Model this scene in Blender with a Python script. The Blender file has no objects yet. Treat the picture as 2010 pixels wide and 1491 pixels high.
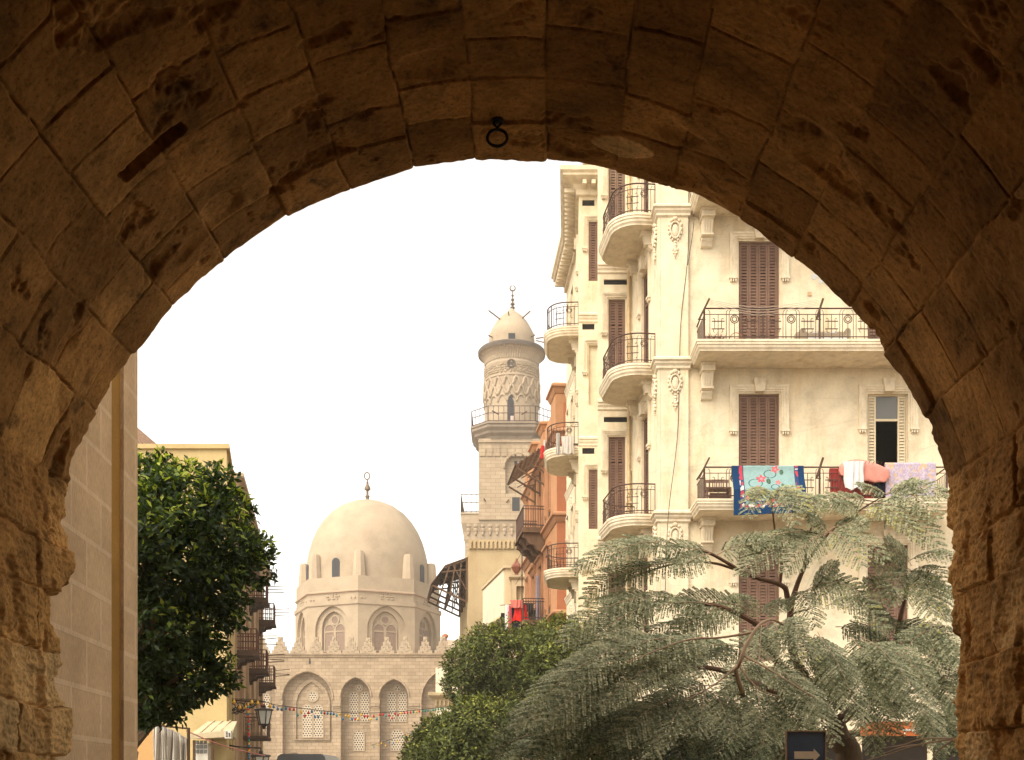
import bpy, bmesh, math, random
import numpy as np
from mathutils import Vector, Matrix, Euler
from mathutils.geometry import tessellate_polygon

random.seed(7)
RNG = np.random.default_rng(11)
sc = bpy.context.scene
COL = sc.collection

# ------------------------------------------------------------------ camera, sky, sun, exposure
FPX, CX, CY, EYE = 2200.0, 1005.0, 1540.0, 1.6      # focal length and principal point in photo pixels
cam_d = bpy.data.cameras.new('camera')
cam_d.sensor_fit = 'HORIZONTAL'
cam_d.sensor_width = 36.0
cam_d.lens = 36.0 * FPX / 2010.0
cam_d.shift_y = (CY - 745.5) / 2010.0
cam_d.clip_start = 0.05
cam_d.clip_end = 2000.0
cam = bpy.data.objects.new('camera', cam_d)
COL.objects.link(cam)
cam.location = (0, 0, EYE)
cam.rotation_euler = (math.radians(90), 0, 0)
sc.camera = cam

SUN_EL, SUN_AZ = math.radians(50), math.radians(-138)   # azimuth from +Y, clockwise seen from above: high on the left, a little behind the camera
world = bpy.data.worlds.new('World')
sc.world = world
world.use_nodes = True
wn, wl = world.node_tree.nodes, world.node_tree.links
wn.clear()
sky = wn.new('ShaderNodeTexSky')
sky.sky_type = 'NISHITA'
sky.sun_disc = False
sky.sun_elevation = SUN_EL
sky.sun_rotation = SUN_AZ
sky.air_density = 1.0
sky.dust_density = 2.0
sky.ozone_density = 0.6
hsv = wn.new('ShaderNodeHueSaturation')
hsv.inputs['Saturation'].default_value = 0.22
warm = wn.new('ShaderNodeMix'); warm.data_type = 'RGBA'; warm.blend_type = 'MULTIPLY'
warm.inputs[0].default_value = 1.0
warm.inputs[7].default_value = (1.0, 0.93, 0.81, 1)
bg = wn.new('ShaderNodeBackground')
bg.inputs['Strength'].default_value = 0.15
wo = wn.new('ShaderNodeOutputWorld')
wl.new(sky.outputs[0], hsv.inputs['Color'])
wl.new(hsv.outputs[0], warm.inputs[6])
wl.new(warm.outputs[2], bg.inputs['Color'])
wl.new(bg.outputs[0], wo.inputs['Surface'])

sun_d = bpy.data.lights.new('sun', 'SUN')
sun_d.energy = 1.05
sun_d.angle = math.radians(42)
sun_d.color = (1.0, 0.93, 0.8)
sun = bpy.data.objects.new('sun', sun_d)
COL.objects.link(sun)
sd = Vector((math.sin(SUN_AZ) * math.cos(SUN_EL), math.cos(SUN_AZ) * math.cos(SUN_EL), math.sin(SUN_EL)))
sun.rotation_euler = sd.to_track_quat('Z', 'Y').to_euler()

vs = sc.view_settings
vs.view_transform = 'Standard'
vs.look = 'None'
vs.gamma = 1.0
vs.exposure = 1.55
vs.use_curve_mapping = False
cy = sc.cycles
cy.use_denoising = True
cy.max_bounces = 9
cy.diffuse_bounces = 3
cy.glossy_bounces = 2
cy.transmission_bounces = 4
cy.transparent_max_bounces = 8
cy.volume_bounces = 1
cy.caustics_reflective = False
cy.caustics_refractive = False
# ------------------------------------------------------------------ helpers
def P(px, py, Y):
    return Vector(((px - CX) / FPX * Y, Y, EYE + (CY - py) / FPX * Y))

def X_(px, Y): return (px - CX) / FPX * Y
def Z_(py, Y): return EYE + (CY - py) / FPX * Y

WM = {}                                             # world matrix of every object made here

def wmat(o): return WM.get(o.name, Matrix.Identity(4))

def set_parent(o, parent, world):
    if parent is not None:
        o.parent = parent
        o.matrix_basis = wmat(parent).inverted() @ world
    else:
        o.matrix_basis = world
    WM[o.name] = world

def tag(o, label=None, cat=None, group=None, kind=None):
    if label: o['label'] = label
    if cat: o['category'] = cat
    if group: o['group'] = group
    if kind: o['kind'] = kind
    return o

def thing(name, label, cat, loc=(0, 0, 0), group=None, M=None):
    o = bpy.data.objects.new(name, None)
    o.empty_display_size = 0.2
    COL.objects.link(o)
    w = M if M is not None else Matrix.Translation(loc)
    set_parent(o, None, w)
    return tag(o, label, cat, group)

def copy_tree(o, world, parent=None):
    c = o.copy()
    COL.objects.link(c)
    old = wmat(o)
    c.parent = None
    set_parent(c, parent, world)
    for ch in list(o.children):
        copy_tree(ch, world @ old.inverted() @ wmat(ch), c)
    return c

def T(x, y, z): return Matrix.Translation((x, y, z))

def frame(p, q, z=0.0):
    """wall frame: origin p, local x towards q (to the right as seen from outside), local y into the wall, z up"""
    p, q = Vector((p[0], p[1], 0)), Vector((q[0], q[1], 0))
    x = (q - p).normalized()
    y = Vector((-x.y, x.x, 0))
    M = Matrix(((x.x, y.x, 0, p.x), (x.y, y.y, 0, p.y), (0, 0, 1, z), (0, 0, 0, 1)))
    return M, (q - p).length

class MB:
    def __init__(self):
        self.v, self.f, self.mi, self.cur = [], [], [], 0
        self.M = None
    def add(self, verts, faces, M=None):
        b = len(self.v)
        M = M if M is not None else self.M
        if M is not None:
            verts = [M @ Vector(p) for p in verts]
        self.v.extend([tuple(p) for p in verts])
        self.f.extend([tuple(b + i for i in f) for f in faces])
        self.mi.extend([self.cur] * len(faces))
        return self
    def box(self, x0, x1, y0, y1, z0, z1, M=None):
        v = [(x0, y0, z0), (x1, y0, z0), (x1, y1, z0), (x0, y1, z0), (x0, y0, z1), (x1, y0, z1), (x1, y1, z1), (x0, y1, z1)]
        f = [(0, 3, 2, 1), (4, 5, 6, 7), (0, 1, 5, 4), (1, 2, 6, 5), (2, 3, 7, 6), (3, 0, 4, 7)]
        return self.add(v, f, M)
    def bar(self, a, b, w, h=None):
        """a square bar from a to b"""
        h = h or w
        a, b = Vector(a), Vector(b)
        d = (b - a).normalized()
        up = Vector((0, 0, 1)) if abs(d.z) < 0.95 else Vector((0, 1, 0))
        s = d.cross(up).normalized(); u = s.cross(d)
        v = []
        for p in (a, b):
            for i, j in ((-1, -1), (1, -1), (1, 1), (-1, 1)):
                v.append(p + s * (i * w / 2) + u * (j * h / 2))
        return self.add(v, [(0, 1, 2, 3), (7, 6, 5, 4), (0, 4, 5, 1), (1, 5, 6, 2), (2, 6, 7, 3), (3, 7, 4, 0)])
    def prism(self, poly, axis, a0, a1, M=None):
        """extrude a 2-D polygon: axis 'y' takes (x,z), 'x' takes (y,z), 'z' takes (x,y)"""
        n = len(poly)
        def mk(p, a):
            return (p[0], a, p[1]) if axis == 'y' else (a, p[0], p[1]) if axis == 'x' else (p[0], p[1], a)
        v = [mk(p, a0) for p in poly] + [mk(p, a1) for p in poly]
        f = [(i, (i + 1) % n, n + (i + 1) % n, n + i) for i in range(n)]
        tri = tessellate_polygon([[Vector((p[0], p[1], 0)) for p in poly]])
        f += [tuple(t) for t in tri] + [tuple(n + i for i in t) for t in tri]
        return self.add(v, f, M)
    def tube(self, path, r, n=6, closed=False, r1=None, cap=True, M=None):
        path = [Vector(p) for p in path]
        m = len(path)
        rs = r if isinstance(r, (list, tuple)) else [r + ((r1 if r1 is not None else r) - r) * i / max(1, m - 1) for i in range(m)]
        v, f = [], []
        ref = None
        for i, p in enumerate(path):
            if closed: d = path[(i + 1) % m] - path[i - 1]
            else: d = path[min(i + 1, m - 1)] - path[max(i - 1, 0)]
            d = d.normalized() if d.length > 1e-9 else Vector((0, 0, 1))
            if ref is None:
                ref = Vector((0, 0, 1)) if abs(d.z) < 0.9 else Vector((1, 0, 0))
            s = d.cross(ref)
            if s.length < 1e-4: s = d.cross(Vector((0.3, 0.9, 0.1)))
            s.normalize(); u = s.cross(d).normalized()
            ref = u
            for k in range(n):
                a = 2 * math.pi * k / n
                v.append(p + (s * math.cos(a) + u * math.sin(a)) * rs[i])
        for i in range(m if closed else m - 1):
            j = (i + 1) % m
            for k in range(n):
                f.append((i * n + k, i * n + (k + 1) % n, j * n + (k + 1) % n, j * n + k))
        if not closed and cap:
            f.append(tuple(range(n - 1, -1, -1))); f.append(tuple((m - 1) * n + k for k in range(n)))
        return self.add(v, f, M)
    def lathe(self, prof, cx=0, cy=0, n=32, a0=0.0, a1=2 * math.pi, M=None, rot=0.0):
        full = abs(a1 - a0 - 2 * math.pi) < 1e-6
        k = n if full else n + 1
        v, f = [], []
        for r, z in prof:
            for i in range(k):
                a = rot + a0 + (a1 - a0) * i / n
                v.append((cx + r * math.cos(a), cy + r * math.sin(a), z))
        for j in range(len(prof) - 1):
            for i in range(n):
                i2 = (i + 1) % k
                f.append((j * k + i, j * k + i2, (j + 1) * k + i2, (j + 1) * k + i))
        if full:
            if prof[0][0] > 1e-5: f.append(tuple(range(k - 1, -1, -1)))
            if prof[-1][0] > 1e-5: f.append(tuple((len(prof) - 1) * k + i for i in range(k)))
        return self.add(v, f, M)
    def ball(self, c, r, n=8, m=6):
        rx, ry, rz = r if isinstance(r, (tuple, list)) else (r, r, r)
        v, f = [], []
        v.append((c[0], c[1], c[2] - rz))
        for j in range(1, m):
            t = math.pi * j / m - math.pi / 2
            for i in range(n):
                a = 2 * math.pi * i / n
                v.append((c[0] + rx * math.cos(t) * math.cos(a), c[1] + ry * math.cos(t) * math.sin(a), c[2] + rz * math.sin(t)))
        v.append((c[0], c[1], c[2] + rz))
        for i in range(n): f.append((0, 1 + (i + 1) % n, 1 + i))
        for j in range(m - 2):
            for i in range(n):
                f.append((1 + j * n + i, 1 + j * n + (i + 1) % n, 1 + (j + 1) * n + (i + 1) % n, 1 + (j + 1) * n + i))
        last = len(v) - 1; b = 1 + (m - 2) * n
        for i in range(n): f.append((last, b + i, b + (i + 1) % n))
        return self.add(v, f)
    def sweep(self, path, prof, closed=False, M=None, caps=True):
        """moulding: prof is a list of (out, z); path a plan polyline of (x,y), outside on the right-hand side of travel"""
        pts = [Vector((p[0], p[1])) for p in path]
        m, n = len(pts), len(prof)
        v, f = [], []
        for i in range(m):
            dirs = []
            if closed or i > 0: dirs.append((pts[i] - pts[i - 1]).normalized())
            if closed or i < m - 1: dirs.append((pts[(i + 1) % m] - pts[i]).normalized())
            ns = [Vector((d.y, -d.x)) for d in dirs]
            nn = ns[0] if len(ns) == 1 else (ns[0] + ns[1])
            if nn.length < 1e-6: nn = ns[0]
            nn = nn.normalized()
            sc_ = 1.0 / max(0.35, nn.dot(ns[0]))
            for o, z in prof:
                q = pts[i] + nn * (o * sc_)
                v.append((q.x, q.y, z))
        for i in range(m if closed else m - 1):
            j = (i + 1) % m
            for k in range(n - 1):
                f.append((i * n + k, j * n + k, j * n + k + 1, i * n + k + 1))
        if not closed and caps:
            f.append(tuple(range(n))); f.append(tuple((m - 1) * n + k for k in reversed(range(n))))
        return self.add(v, f, M)
    def wall(self, outer, holes, depth=0.2, back=True, M=None):
        """flat wall in local x-z at y=0 with openings; each opening gets reveals of this depth and a back plane"""
        loops = [outer] + [h[0] if isinstance(h, tuple) else h for h in holes]
        deps = [None] + [h[1] if isinstance(h, tuple) else depth for h in holes]
        polys = [[Vector((p[0], p[1], 0)) for p in L] for L in loops]
        flat = [p for L in loops for p in L]
        tri = tessellate_polygon(polys)
        self.add([(p[0], 0, p[1]) for p in flat], [tuple(t) for t in tri], M)
        for L, d in list(zip(loops, deps))[1:]:
            n = len(L)
            v = [(p[0], 0, p[1]) for p in L] + [(p[0], d, p[1]) for p in L]
            f = [(i, (i + 1) % n, n + (i + 1) % n, n + i) for i in range(n)]
            if back: f.append(tuple(range(n, 2 * n)))
            self.add(v, f, M)
        return self
    def build(self, name, mat, parent=None, world=None, smooth=False, local=False):
        """verts are world coordinates unless local=True (then they are in the frame given as world)"""
        w = world if world is not None else (wmat(parent) if parent is not None else Matrix.Identity(4))
        me = bpy.data.meshes.new(name)
        vs_ = self.v
        if not local:
            inv = w.inverted()
            vs_ = [tuple(inv @ Vector(p)) for p in self.v]
        me.from_pydata(vs_, [], self.f)
        mats = mat if isinstance(mat, (list, tuple)) else [mat]
        for m_ in mats: me.materials.append(m_)
        if len(mats) > 1: me.polygons.foreach_set('material_index', self.mi)
        bm = bmesh.new(); bm.from_mesh(me)
        bmesh.ops.recalc_face_normals(bm, faces=bm.faces[:])
        bm.to_mesh(me); bm.free()
        if smooth:
            me.polygons.foreach_set('use_smooth', [True] * len(me.polygons))
            try: me.set_sharp_from_angle(angle=math.radians(40))
            except Exception: pass
        me.update()
        o = bpy.data.objects.new(name, me)
        COL.objects.link(o)
        set_parent(o, parent, w)
        return o

def np_mesh(name, verts, faces, mat, parent=None, world=None, attrs=None, smooth=False):
    """fast mesh from numpy arrays; verts in world coordinates"""
    w = world if world is not None else (wmat(parent) if parent is not None else Matrix.Identity(4))
    inv = np.array(w.inverted())
    verts = verts @ inv[:3, :3].T + inv[:3, 3]
    me = bpy.data.meshes.new(name)
    nv, (nf, k) = len(verts), faces.shape
    me.vertices.add(nv); me.vertices.foreach_set('co', verts.astype(np.float32).ravel())
    me.loops.add(nf * k); me.loops.foreach_set('vertex_index', faces.astype(np.int32).ravel())
    me.polygons.add(nf)
    me.polygons.foreach_set('loop_start', np.arange(0, nf * k, k, dtype=np.int32))
    if smooth: me.polygons.foreach_set('use_smooth', np.ones(nf, dtype=bool))
    for an, arr in (attrs or {}).items():
        if arr.ndim == 1:
            at = me.attributes.new(an, 'FLOAT', 'POINT'); at.data.foreach_set('value', arr.astype(np.float32))
        else:
            at = me.attributes.new(an, 'FLOAT_COLOR', 'POINT'); at.data.foreach_set('color', arr.astype(np.float32).ravel())
    me.materials.append(mat)
    me.update(calc_edges=True); me.validate()
    o = bpy.data.objects.new(name, me)
    COL.objects.link(o)
    set_parent(o, parent, w)
    return o

def rect(x0, x1, z0, z1): return [(x0, z0), (x1, z0), (x1, z1), (x0, z1)]

def pointed(xc, w, z0, zs, za, n=8):
    """pointed arch outline: centre, width, sill, springing, apex"""
    h = w / 2
    R = (h * h + (za - zs) ** 2) / (2 * h)
    pts = [(xc - h, z0), (xc + h, z0)]
    t1 = math.asin(min(1, (za - zs) / R))
    right = [(xc + h - R + R * math.cos(t1 * i / n), zs + R * math.sin(t1 * i / n)) for i in range(n + 1)]
    left = [(2 * xc - x, z) for x, z in reversed(right[:-1])]
    return pts + right + left

def roundarch(xc, w, z0, zs, n=12):
    h = w / 2
    return [(xc - h, z0), (xc + h, z0)] + [(xc + h * math.cos(math.pi * i / n), zs + h * math.sin(math.pi * i / n)) for i in range(n + 1)]

def circle2(xc, zc, r, n=16): return [(xc + r * math.cos(2 * math.pi * i / n), zc + r * math.sin(2 * math.pi * i / n)) for i in range(n)]

def catmull(pts, n=6):
    pts = [Vector(p) for p in pts]
    if len(pts) < 3: return [pts[0].lerp(pts[-1], i / n) for i in range(n + 1)]
    q = [pts[0] * 2 - pts[1]] + pts + [pts[-1] * 2 - pts[-2]]
    out = []
    for i in range(1, len(q) - 2):
        for k in range(n):
            t = k / n
            a, b, c, d = q[i - 1], q[i], q[i + 1], q[i + 2]
            out.append(0.5 * ((2 * b) + (c - a) * t + (2 * a - 5 * b + 4 * c - d) * t * t + (3 * b - a - 3 * c + d) * t ** 3))
    out.append(pts[-1])
    return out

# value noise on numpy arrays
def _h(ix, iy, s):
    n = (ix.astype(np.int64) * 374761393 + iy.astype(np.int64) * 668265263 + s * 974711) & 0x7fffffff
    n = ((n ^ (n >> 13)) * 1274126177) & 0x7fffffff
    n = ((n ^ (n >> 16)) * 69069) & 0x7fffffff
    return (n % 100003) / 100003.0

def vnoise(x, y, s=0):
    ix, iy = np.floor(x), np.floor(y)
    fx, fy = x - ix, y - iy
    fx = fx * fx * (3 - 2 * fx); fy = fy * fy * (3 - 2 * fy)
    a, b, c, d = _h(ix, iy, s), _h(ix + 1, iy, s), _h(ix, iy + 1, s), _h(ix + 1, iy + 1, s)
    return (a * (1 - fx) + b * fx) * (1 - fy) + (c * (1 - fx) + d * fx) * fy

def fbm(x, y, s=0, o=4):
    t, a, n = 0, 0.5, 0
    for i in range(o):
        t = t + a * vnoise(x * 2 ** i + 17.3 * i, y * 2 ** i + 9.1 * i, s + i); n += a; a *= 0.55
    return t / n

# ------------------------------------------------------------------ materials
class NT:
    def __init__(self, name):
        self.m = bpy.data.materials.new(name); self.m.use_nodes = True
        self.n, self.l = self.m.node_tree.nodes, self.m.node_tree.links
        self.n.clear()
        self.out = self.n.new('ShaderNodeOutputMaterial')
        self.b = self.n.new('ShaderNodeBsdfPrincipled')
        self.l.new(self.b.outputs[0], self.out.inputs[0])
        self.tc = self.n.new('ShaderNodeTexCoord')
    def link(self, a, b): self.l.new(a, b)
    def mapping(self, scale=(1, 1, 1), loc=(0, 0, 0), src=None):
        m = self.n.new('ShaderNodeMapping')
        m.inputs['Scale'].default_value = scale; m.inputs['Location'].default_value = loc
        self.l.new(src or self.tc.outputs['Object'], m.inputs['Vector'])
        return m.outputs[0]
    def noise(self, scale, detail=5, rough=0.6, vec=None, dist=0.0):
        n = self.n.new('ShaderNodeTexNoise')
        n.inputs['Scale'].default_value = scale; n.inputs['Detail'].default_value = detail; n.inputs['Roughness'].default_value = rough
        n.inputs['Distortion'].default_value = dist
        self.l.new(vec or self.tc.outputs['Object'], n.inputs['Vector'])
        return n.outputs[0]
    def ramp(self, fac, stops, interp='LINEAR'):
        r = self.n.new('ShaderNodeValToRGB'); e = r.color_ramp.elements
        r.color_ramp.interpolation = interp
        while len(e) > len(stops): e.remove(e[-1])
        while len(e) < len(stops): e.new(0.5)
        for i, (p, c) in enumerate(stops):
            e[i].position = p
            e[i].color = (c, c, c, 1) if isinstance(c, (int, float)) else (*c, 1)
        self.l.new(fac, r.inputs[0])
        return r.outputs[0]
    def mix(self, a, b, fac=1.0, mode='MIX'):
        x = self.n.new('ShaderNodeMix'); x.data_type = 'RGBA'; x.blend_type = mode
        for s, v in ((6, a), (7, b)):
            if isinstance(v, tuple): x.inputs[s].default_value = (*v, 1) if len(v) == 3 else v
            else: self.l.new(v, x.inputs[s])
        if isinstance(fac, (int, float)): x.inputs[0].default_value = fac
        else: self.l.new(fac, x.inputs[0])
        return x.outputs[2]
    def math(self, op, a, b=0.0, clamp=False):
        x = self.n.new('ShaderNodeMath'); x.operation = op; x.use_clamp = clamp
        for i, v in enumerate((a, b)):
            if isinstance(v, (int, float)): x.inputs[i].default_value = v
            else: self.l.new(v, x.inputs[i])
        return x.outputs[0]
    def attr(self, name):
        a = self.n.new('ShaderNodeAttribute'); a.attribute_name = name
        return a
    def bump(self, h, strength=0.3, dist=0.02):
        b = self.n.new('ShaderNodeBump'); b.inputs['Strength'].default_value = strength; b.inputs['Distance'].default_value = dist
        self.l.new(h, b.inputs['Height']); self.l.new(b.outputs[0], self.b.inputs['Normal'])
    def done(self, col, rough=0.8, spec=0.3, metal=0.0):
        if isinstance(col, tuple): self.b.inputs['Base Color'].default_value = (*col, 1)
        else: self.l.new(col, self.b.inputs['Base Color'])
        self.b.inputs['Roughness'].default_value = rough
        self.b.inputs['Specular IOR Level'].default_value = spec
        self.b.inputs['Metallic'].default_value = metal
        return self.m

def sc3(c, k): return tuple(min(1.0, x * k) for x in c)

def weathered(name, c, var=0.18, nscale=1.2, stain=0.35, stain_c=(0.30, 0.19, 0.09), streak=(5, 5, 0.35), bump=0.25, bscale=30, rough=0.9, crack=False, spec=0.15):
    t = NT(name)
    n1 = t.noise(nscale, 8, 0.62)
    col = t.ramp(n1, [(0.3, sc3(c, 1 - var)), (0.5, c), (0.72, sc3(c, 1 + var * 0.6))])
    if stain:
        s = t.noise(1.0, 6, 0.65, t.mapping(streak))
        big = t.noise(nscale * 0.4, 4, 0.6)
        f = t.math('MULTIPLY', t.ramp(s, [(0.47, 0.0), (0.74, 1.0)]), t.ramp(big, [(0.35, 0.15), (0.65, 1.0)]))
        col = t.mix(col, stain_c, t.math('MULTIPLY', f, stain))
    fine = t.noise(bscale, 6, 0.7)
    col = t.mix(col, t.ramp(fine, [(0.3, 0.82), (0.7, 1.08)]), 0.6, 'MULTIPLY')
    h = fine
    if crack:
        v = t.n.new('ShaderNodeTexVoronoi'); v.feature = 'DISTANCE_TO_EDGE'; v.inputs['Scale'].default_value = 0.35
        dd = t.noise(2.0, 5, 0.6)
        vec = t.n.new('ShaderNodeVectorMath'); vec.operation = 'ADD'
        t.link(t.tc.outputs['Object'], vec.inputs[0]); t.link(dd, vec.inputs[1])
        t.link(vec.outputs[0], v.inputs['Vector'])
        cr = t.ramp(v.outputs[0], [(0.0, 0.45), (0.008, 1.0)])
        col = t.mix(col, cr, 0.22, 'MULTIPLY')
        sp = t.n.new('ShaderNodeSeparateXYZ'); t.link(t.tc.outputs['Object'], sp.inputs[0])
        zz = t.math('FRACT', t.math('ADD', t.math('DIVIDE', sp.outputs[2], 0.64), t.math('MULTIPLY', t.noise(0.8, 2), 0.06)))
        ln = t.math('MULTIPLY', t.ramp(zz, [(0.0, 1.0), (0.035, 0.0)]), t.ramp(t.noise(1.4, 4), [(0.45, 0.0), (0.62, 1.0)]))
        col = t.mix(col, (0.5, 0.34, 0.17), t.math('MULTIPLY', ln, 0.45))
        pt = t.ramp(t.noise(0.55, 5, 0.55, dist=1.0), [(0.60, 0.0), (0.63, 1.0)])
        col = t.mix(col, (1.06, 1.03, 0.98), t.math('MULTIPLY', pt, 0.8), 'MULTIPLY')
        dr = t.ramp(t.noise(0.9, 7, 0.7, t.mapping((1.2, 1.2, 0.5), (7, 3, 1))), [(0.55, 0.0), (0.75, 1.0)])
        col = t.mix(col, (0.60, 0.42, 0.22), t.math('MULTIPLY', dr, 0.5))
    t.bump(h, bump, 0.02)
    return t.done(col, rough, spec)

def ashlar(name, c, c2, mortar, bw, bh, msize=0.012, swap=True, var=0.2, bump=0.5, stain=0.3, stain_c=(0.25, 0.17, 0.09), offset=0.5, angular=None):
    """coursed stone: brick pattern in the wall's own x-z; angular=(radius) wraps it round the object's z axis"""
    t = NT(name)
    sep = t.n.new('ShaderNodeSeparateXYZ'); t.link(t.tc.outputs['Object'], sep.inputs[0])
    comb = t.n.new('ShaderNodeCombineXYZ')
    if angular:
        a = t.math('ARCTAN2', sep.outputs[1], sep.outputs[0])
        t.link(t.math('MULTIPLY', a, angular), comb.inputs[0])
    else:
        t.link(t.math('ADD', sep.outputs[0], sep.outputs[1]), comb.inputs[0])
    t.link(sep.outputs[2], comb.inputs[1])
    nz = t.noise(0.7, 3)
    nzv = t.n.new('ShaderNodeVectorMath'); nzv.operation = 'SCALE'; nzv.inputs[3].default_value = 0.06
    t.link(nz, nzv.inputs[0])
    av = t.n.new('ShaderNodeVectorMath'); av.operation = 'ADD'
    t.link(comb.outputs[0], av.inputs[0]); t.link(nzv.outputs[0], av.inputs[1])
    br = t.n.new('ShaderNodeTexBrick')
    br.inputs['Scale'].default_value = 1.0
    br.inputs['Brick Width'].default_value = bw; br.inputs['Row Height'].default_value = bh
    br.inputs['Mortar Size'].default_value = msize; br.inputs['Mortar Smooth'].default_value = 0.3
    br.inputs['Color1'].default_value = (*c, 1); br.inputs['Color2'].default_value = (*c2, 1); br.inputs['Mortar'].default_value = (*mortar, 1)
    br.inputs['Bias'].default_value = 0.0
    br.offset = offset
    t.link(av.outputs[0], br.inputs['Vector'])
    col = t.mix(br.outputs[0], t.ramp(t.noise(0.5, 7, 0.65), [(0.3, 1 - var), (0.7, 1 + var * 0.6)]), 1.0, 'MULTIPLY')
    if stain:
        s = t.noise(1.0, 6, 0.65, t.mapping((1.6, 1.6, 0.25)))
        col = t.mix(col, stain_c, t.math('MULTIPLY', t.ramp(s, [(0.52, 0.0), (0.8, 1.0)]), stain))
    fine = t.noise(14, 6, 0.7)
    col = t.mix(col, t.ramp(fine, [(0.3, 0.85), (0.7, 1.08)]), 0.7, 'MULTIPLY')
    t.bump(t.math('SUBTRACT', t.math('MULTIPLY', fine, 0.4), br.outputs[1]), bump, 0.03)
    return t.done(col, 0.92, 0.15)

def plain(name, c, rough=0.6, metal=0.0, var=0.15, nscale=8, spec=0.4, bump=0.1):
    t = NT(name)
    n = t.noise(nscale, 6, 0.65)
    col = t.ramp(n, [(0.3, sc3(c, 1 - var)), (0.7, sc3(c, 1 + var))])
    if bump: t.bump(t.noise(nscale * 6, 4), bump, 0.01)
    return t.done(col, rough, spec, metal)

def leaf_mat(name, stops, trans=0.25, rough=0.5, spec=0.4):
    t = NT(name)
    a = t.attr('rnd')
    col = t.ramp(a.outputs[2], stops)
    t.done(col, rough, spec)
    tr = t.n.new('ShaderNodeBsdfTranslucent')
    t.link(t.mix(col, (1.25, 1.3, 0.5), 1.0, 'MULTIPLY'), tr.inputs[0])
    ms = t.n.new('ShaderNodeMixShader'); ms.inputs[0].default_value = trans
    t.link(t.b.outputs[0], ms.inputs[1]); t.link(tr.outputs[0], ms.inputs[2]); t.link(ms.outputs[0], t.out.inputs[0])
    return t.m

def attr_mat(name, attr='col', rough=0.9, bump=0.2, bscale=60):
    t = NT(name)
    a = t.attr(attr)
    fine = t.noise(bscale, 5, 0.7)
    col = t.mix(a.outputs[0], t.ramp(fine, [(0.3, 0.85), (0.7, 1.1)]), 0.7, 'MULTIPLY')
    t.bump(fine, bump, 0.01)
    return t.done(col, rough, 0.1)
# ------------------------------------------------------------------ setting: ground, road, pavements
M_ground = weathered('dusty_ground', (0.26, 0.21, 0.15), 0.25, 0.4, 0.3, bump=0.3)
M_road = weathered('asphalt', (0.08, 0.07, 0.06), 0.25, 0.5, 0.2, bump=0.3, bscale=60)
M_pave = ashlar('paving_slabs', (0.30, 0.25, 0.19), (0.25, 0.21, 0.16), (0.18, 0.15, 0.11), 0.6, 0.6)

def sheet(name, poly, z, m):
    b = MB(); b.add([(x, y, z) for x, y in poly], [tuple(range(len(poly)))])
    return tag(b.build(name, m), kind='structure')

sheet('ground', [(-150, -40), (150, -40), (150, 240), (-150, 240)], 0.0, M_ground)
sheet('road', [(-5.2, 9.4), (2.6, 9.4), (1.2, 40), (-2.2, 70), (-9, 125), (-16.5, 125), (-9.4, 60), (-6.3, 34)], 0.004, M_road)
sheet('added_dark_floor', [(-3.5, -21.0), (3.5, -21.0), (3.5, 8.3), (-3.5, 8.3)], 0.004, ashlar('bounce_damping_paving', (0.10, 0.085, 0.07), (0.075, 0.065, 0.055), (0.05, 0.04, 0.03), 0.5, 0.4))  # unseen dark floor added to cut bounce light on the vault
for nm, poly in (('pavement', [(2.6, 9.4), (15, 9.4), (15, 30.5), (4.0, 30.5), (2.5, 34), (2.1, 40), (1.2, 40)]),
                 ('pavement', [(-5.2, 9.4), (-6.3, 34), (-9.4, 60), (-12, 60), (-8.2, 34), (-7.4, 14), (-7.4, 9.4)])):
    b = MB(); b.prism(poly, 'z', 0.0, 0.13)
    tag(b.build(nm, M_pave), kind='structure')

# ------------------------------------------------------------------ the stone archway we look through
def gate_stone():
    t = NT('old_limestone')
    a = t.attr('tint')
    n1 = t.noise(1.6, 8, 0.65)
    base = t.ramp(a.outputs[2], [(0.0, (0.22, 0.104, 0.032)), (0.35, (0.47, 0.238, 0.076)), (0.7, (0.66, 0.36, 0.125)), (1.0, (0.82, 0.53, 0.24))])
    col = t.mix(base, t.ramp(n1, [(0.28, 0.45), (0.5, 1.0), (0.72, 1.4)]), 1.0, 'MULTIPLY')
    soot = t.noise(3.5, 9, 0.7, dist=0.6)
    col = t.mix(col, (0.035, 0.024, 0.013), t.ramp(soot, [(0.54, 0.0), (0.72, 0.85)]))
    pits = t.noise(30, 8, 0.8)
    col = t.mix(col, t.ramp(pits, [(0.34, 0.25), (0.47, 0.95), (0.7, 1.3)]), 0.9, 'MULTIPLY')
    grain = t.noise(130, 3, 0.7)
    t.bump(t.math('ADD', t.math('MULTIPLY', pits, 0.8), t.math('MULTIPLY', grain, 0.3)), 0.38, 0.02)
    return t.done(col, 0.95, 0.08)
M_gate = gate_stone()

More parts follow.
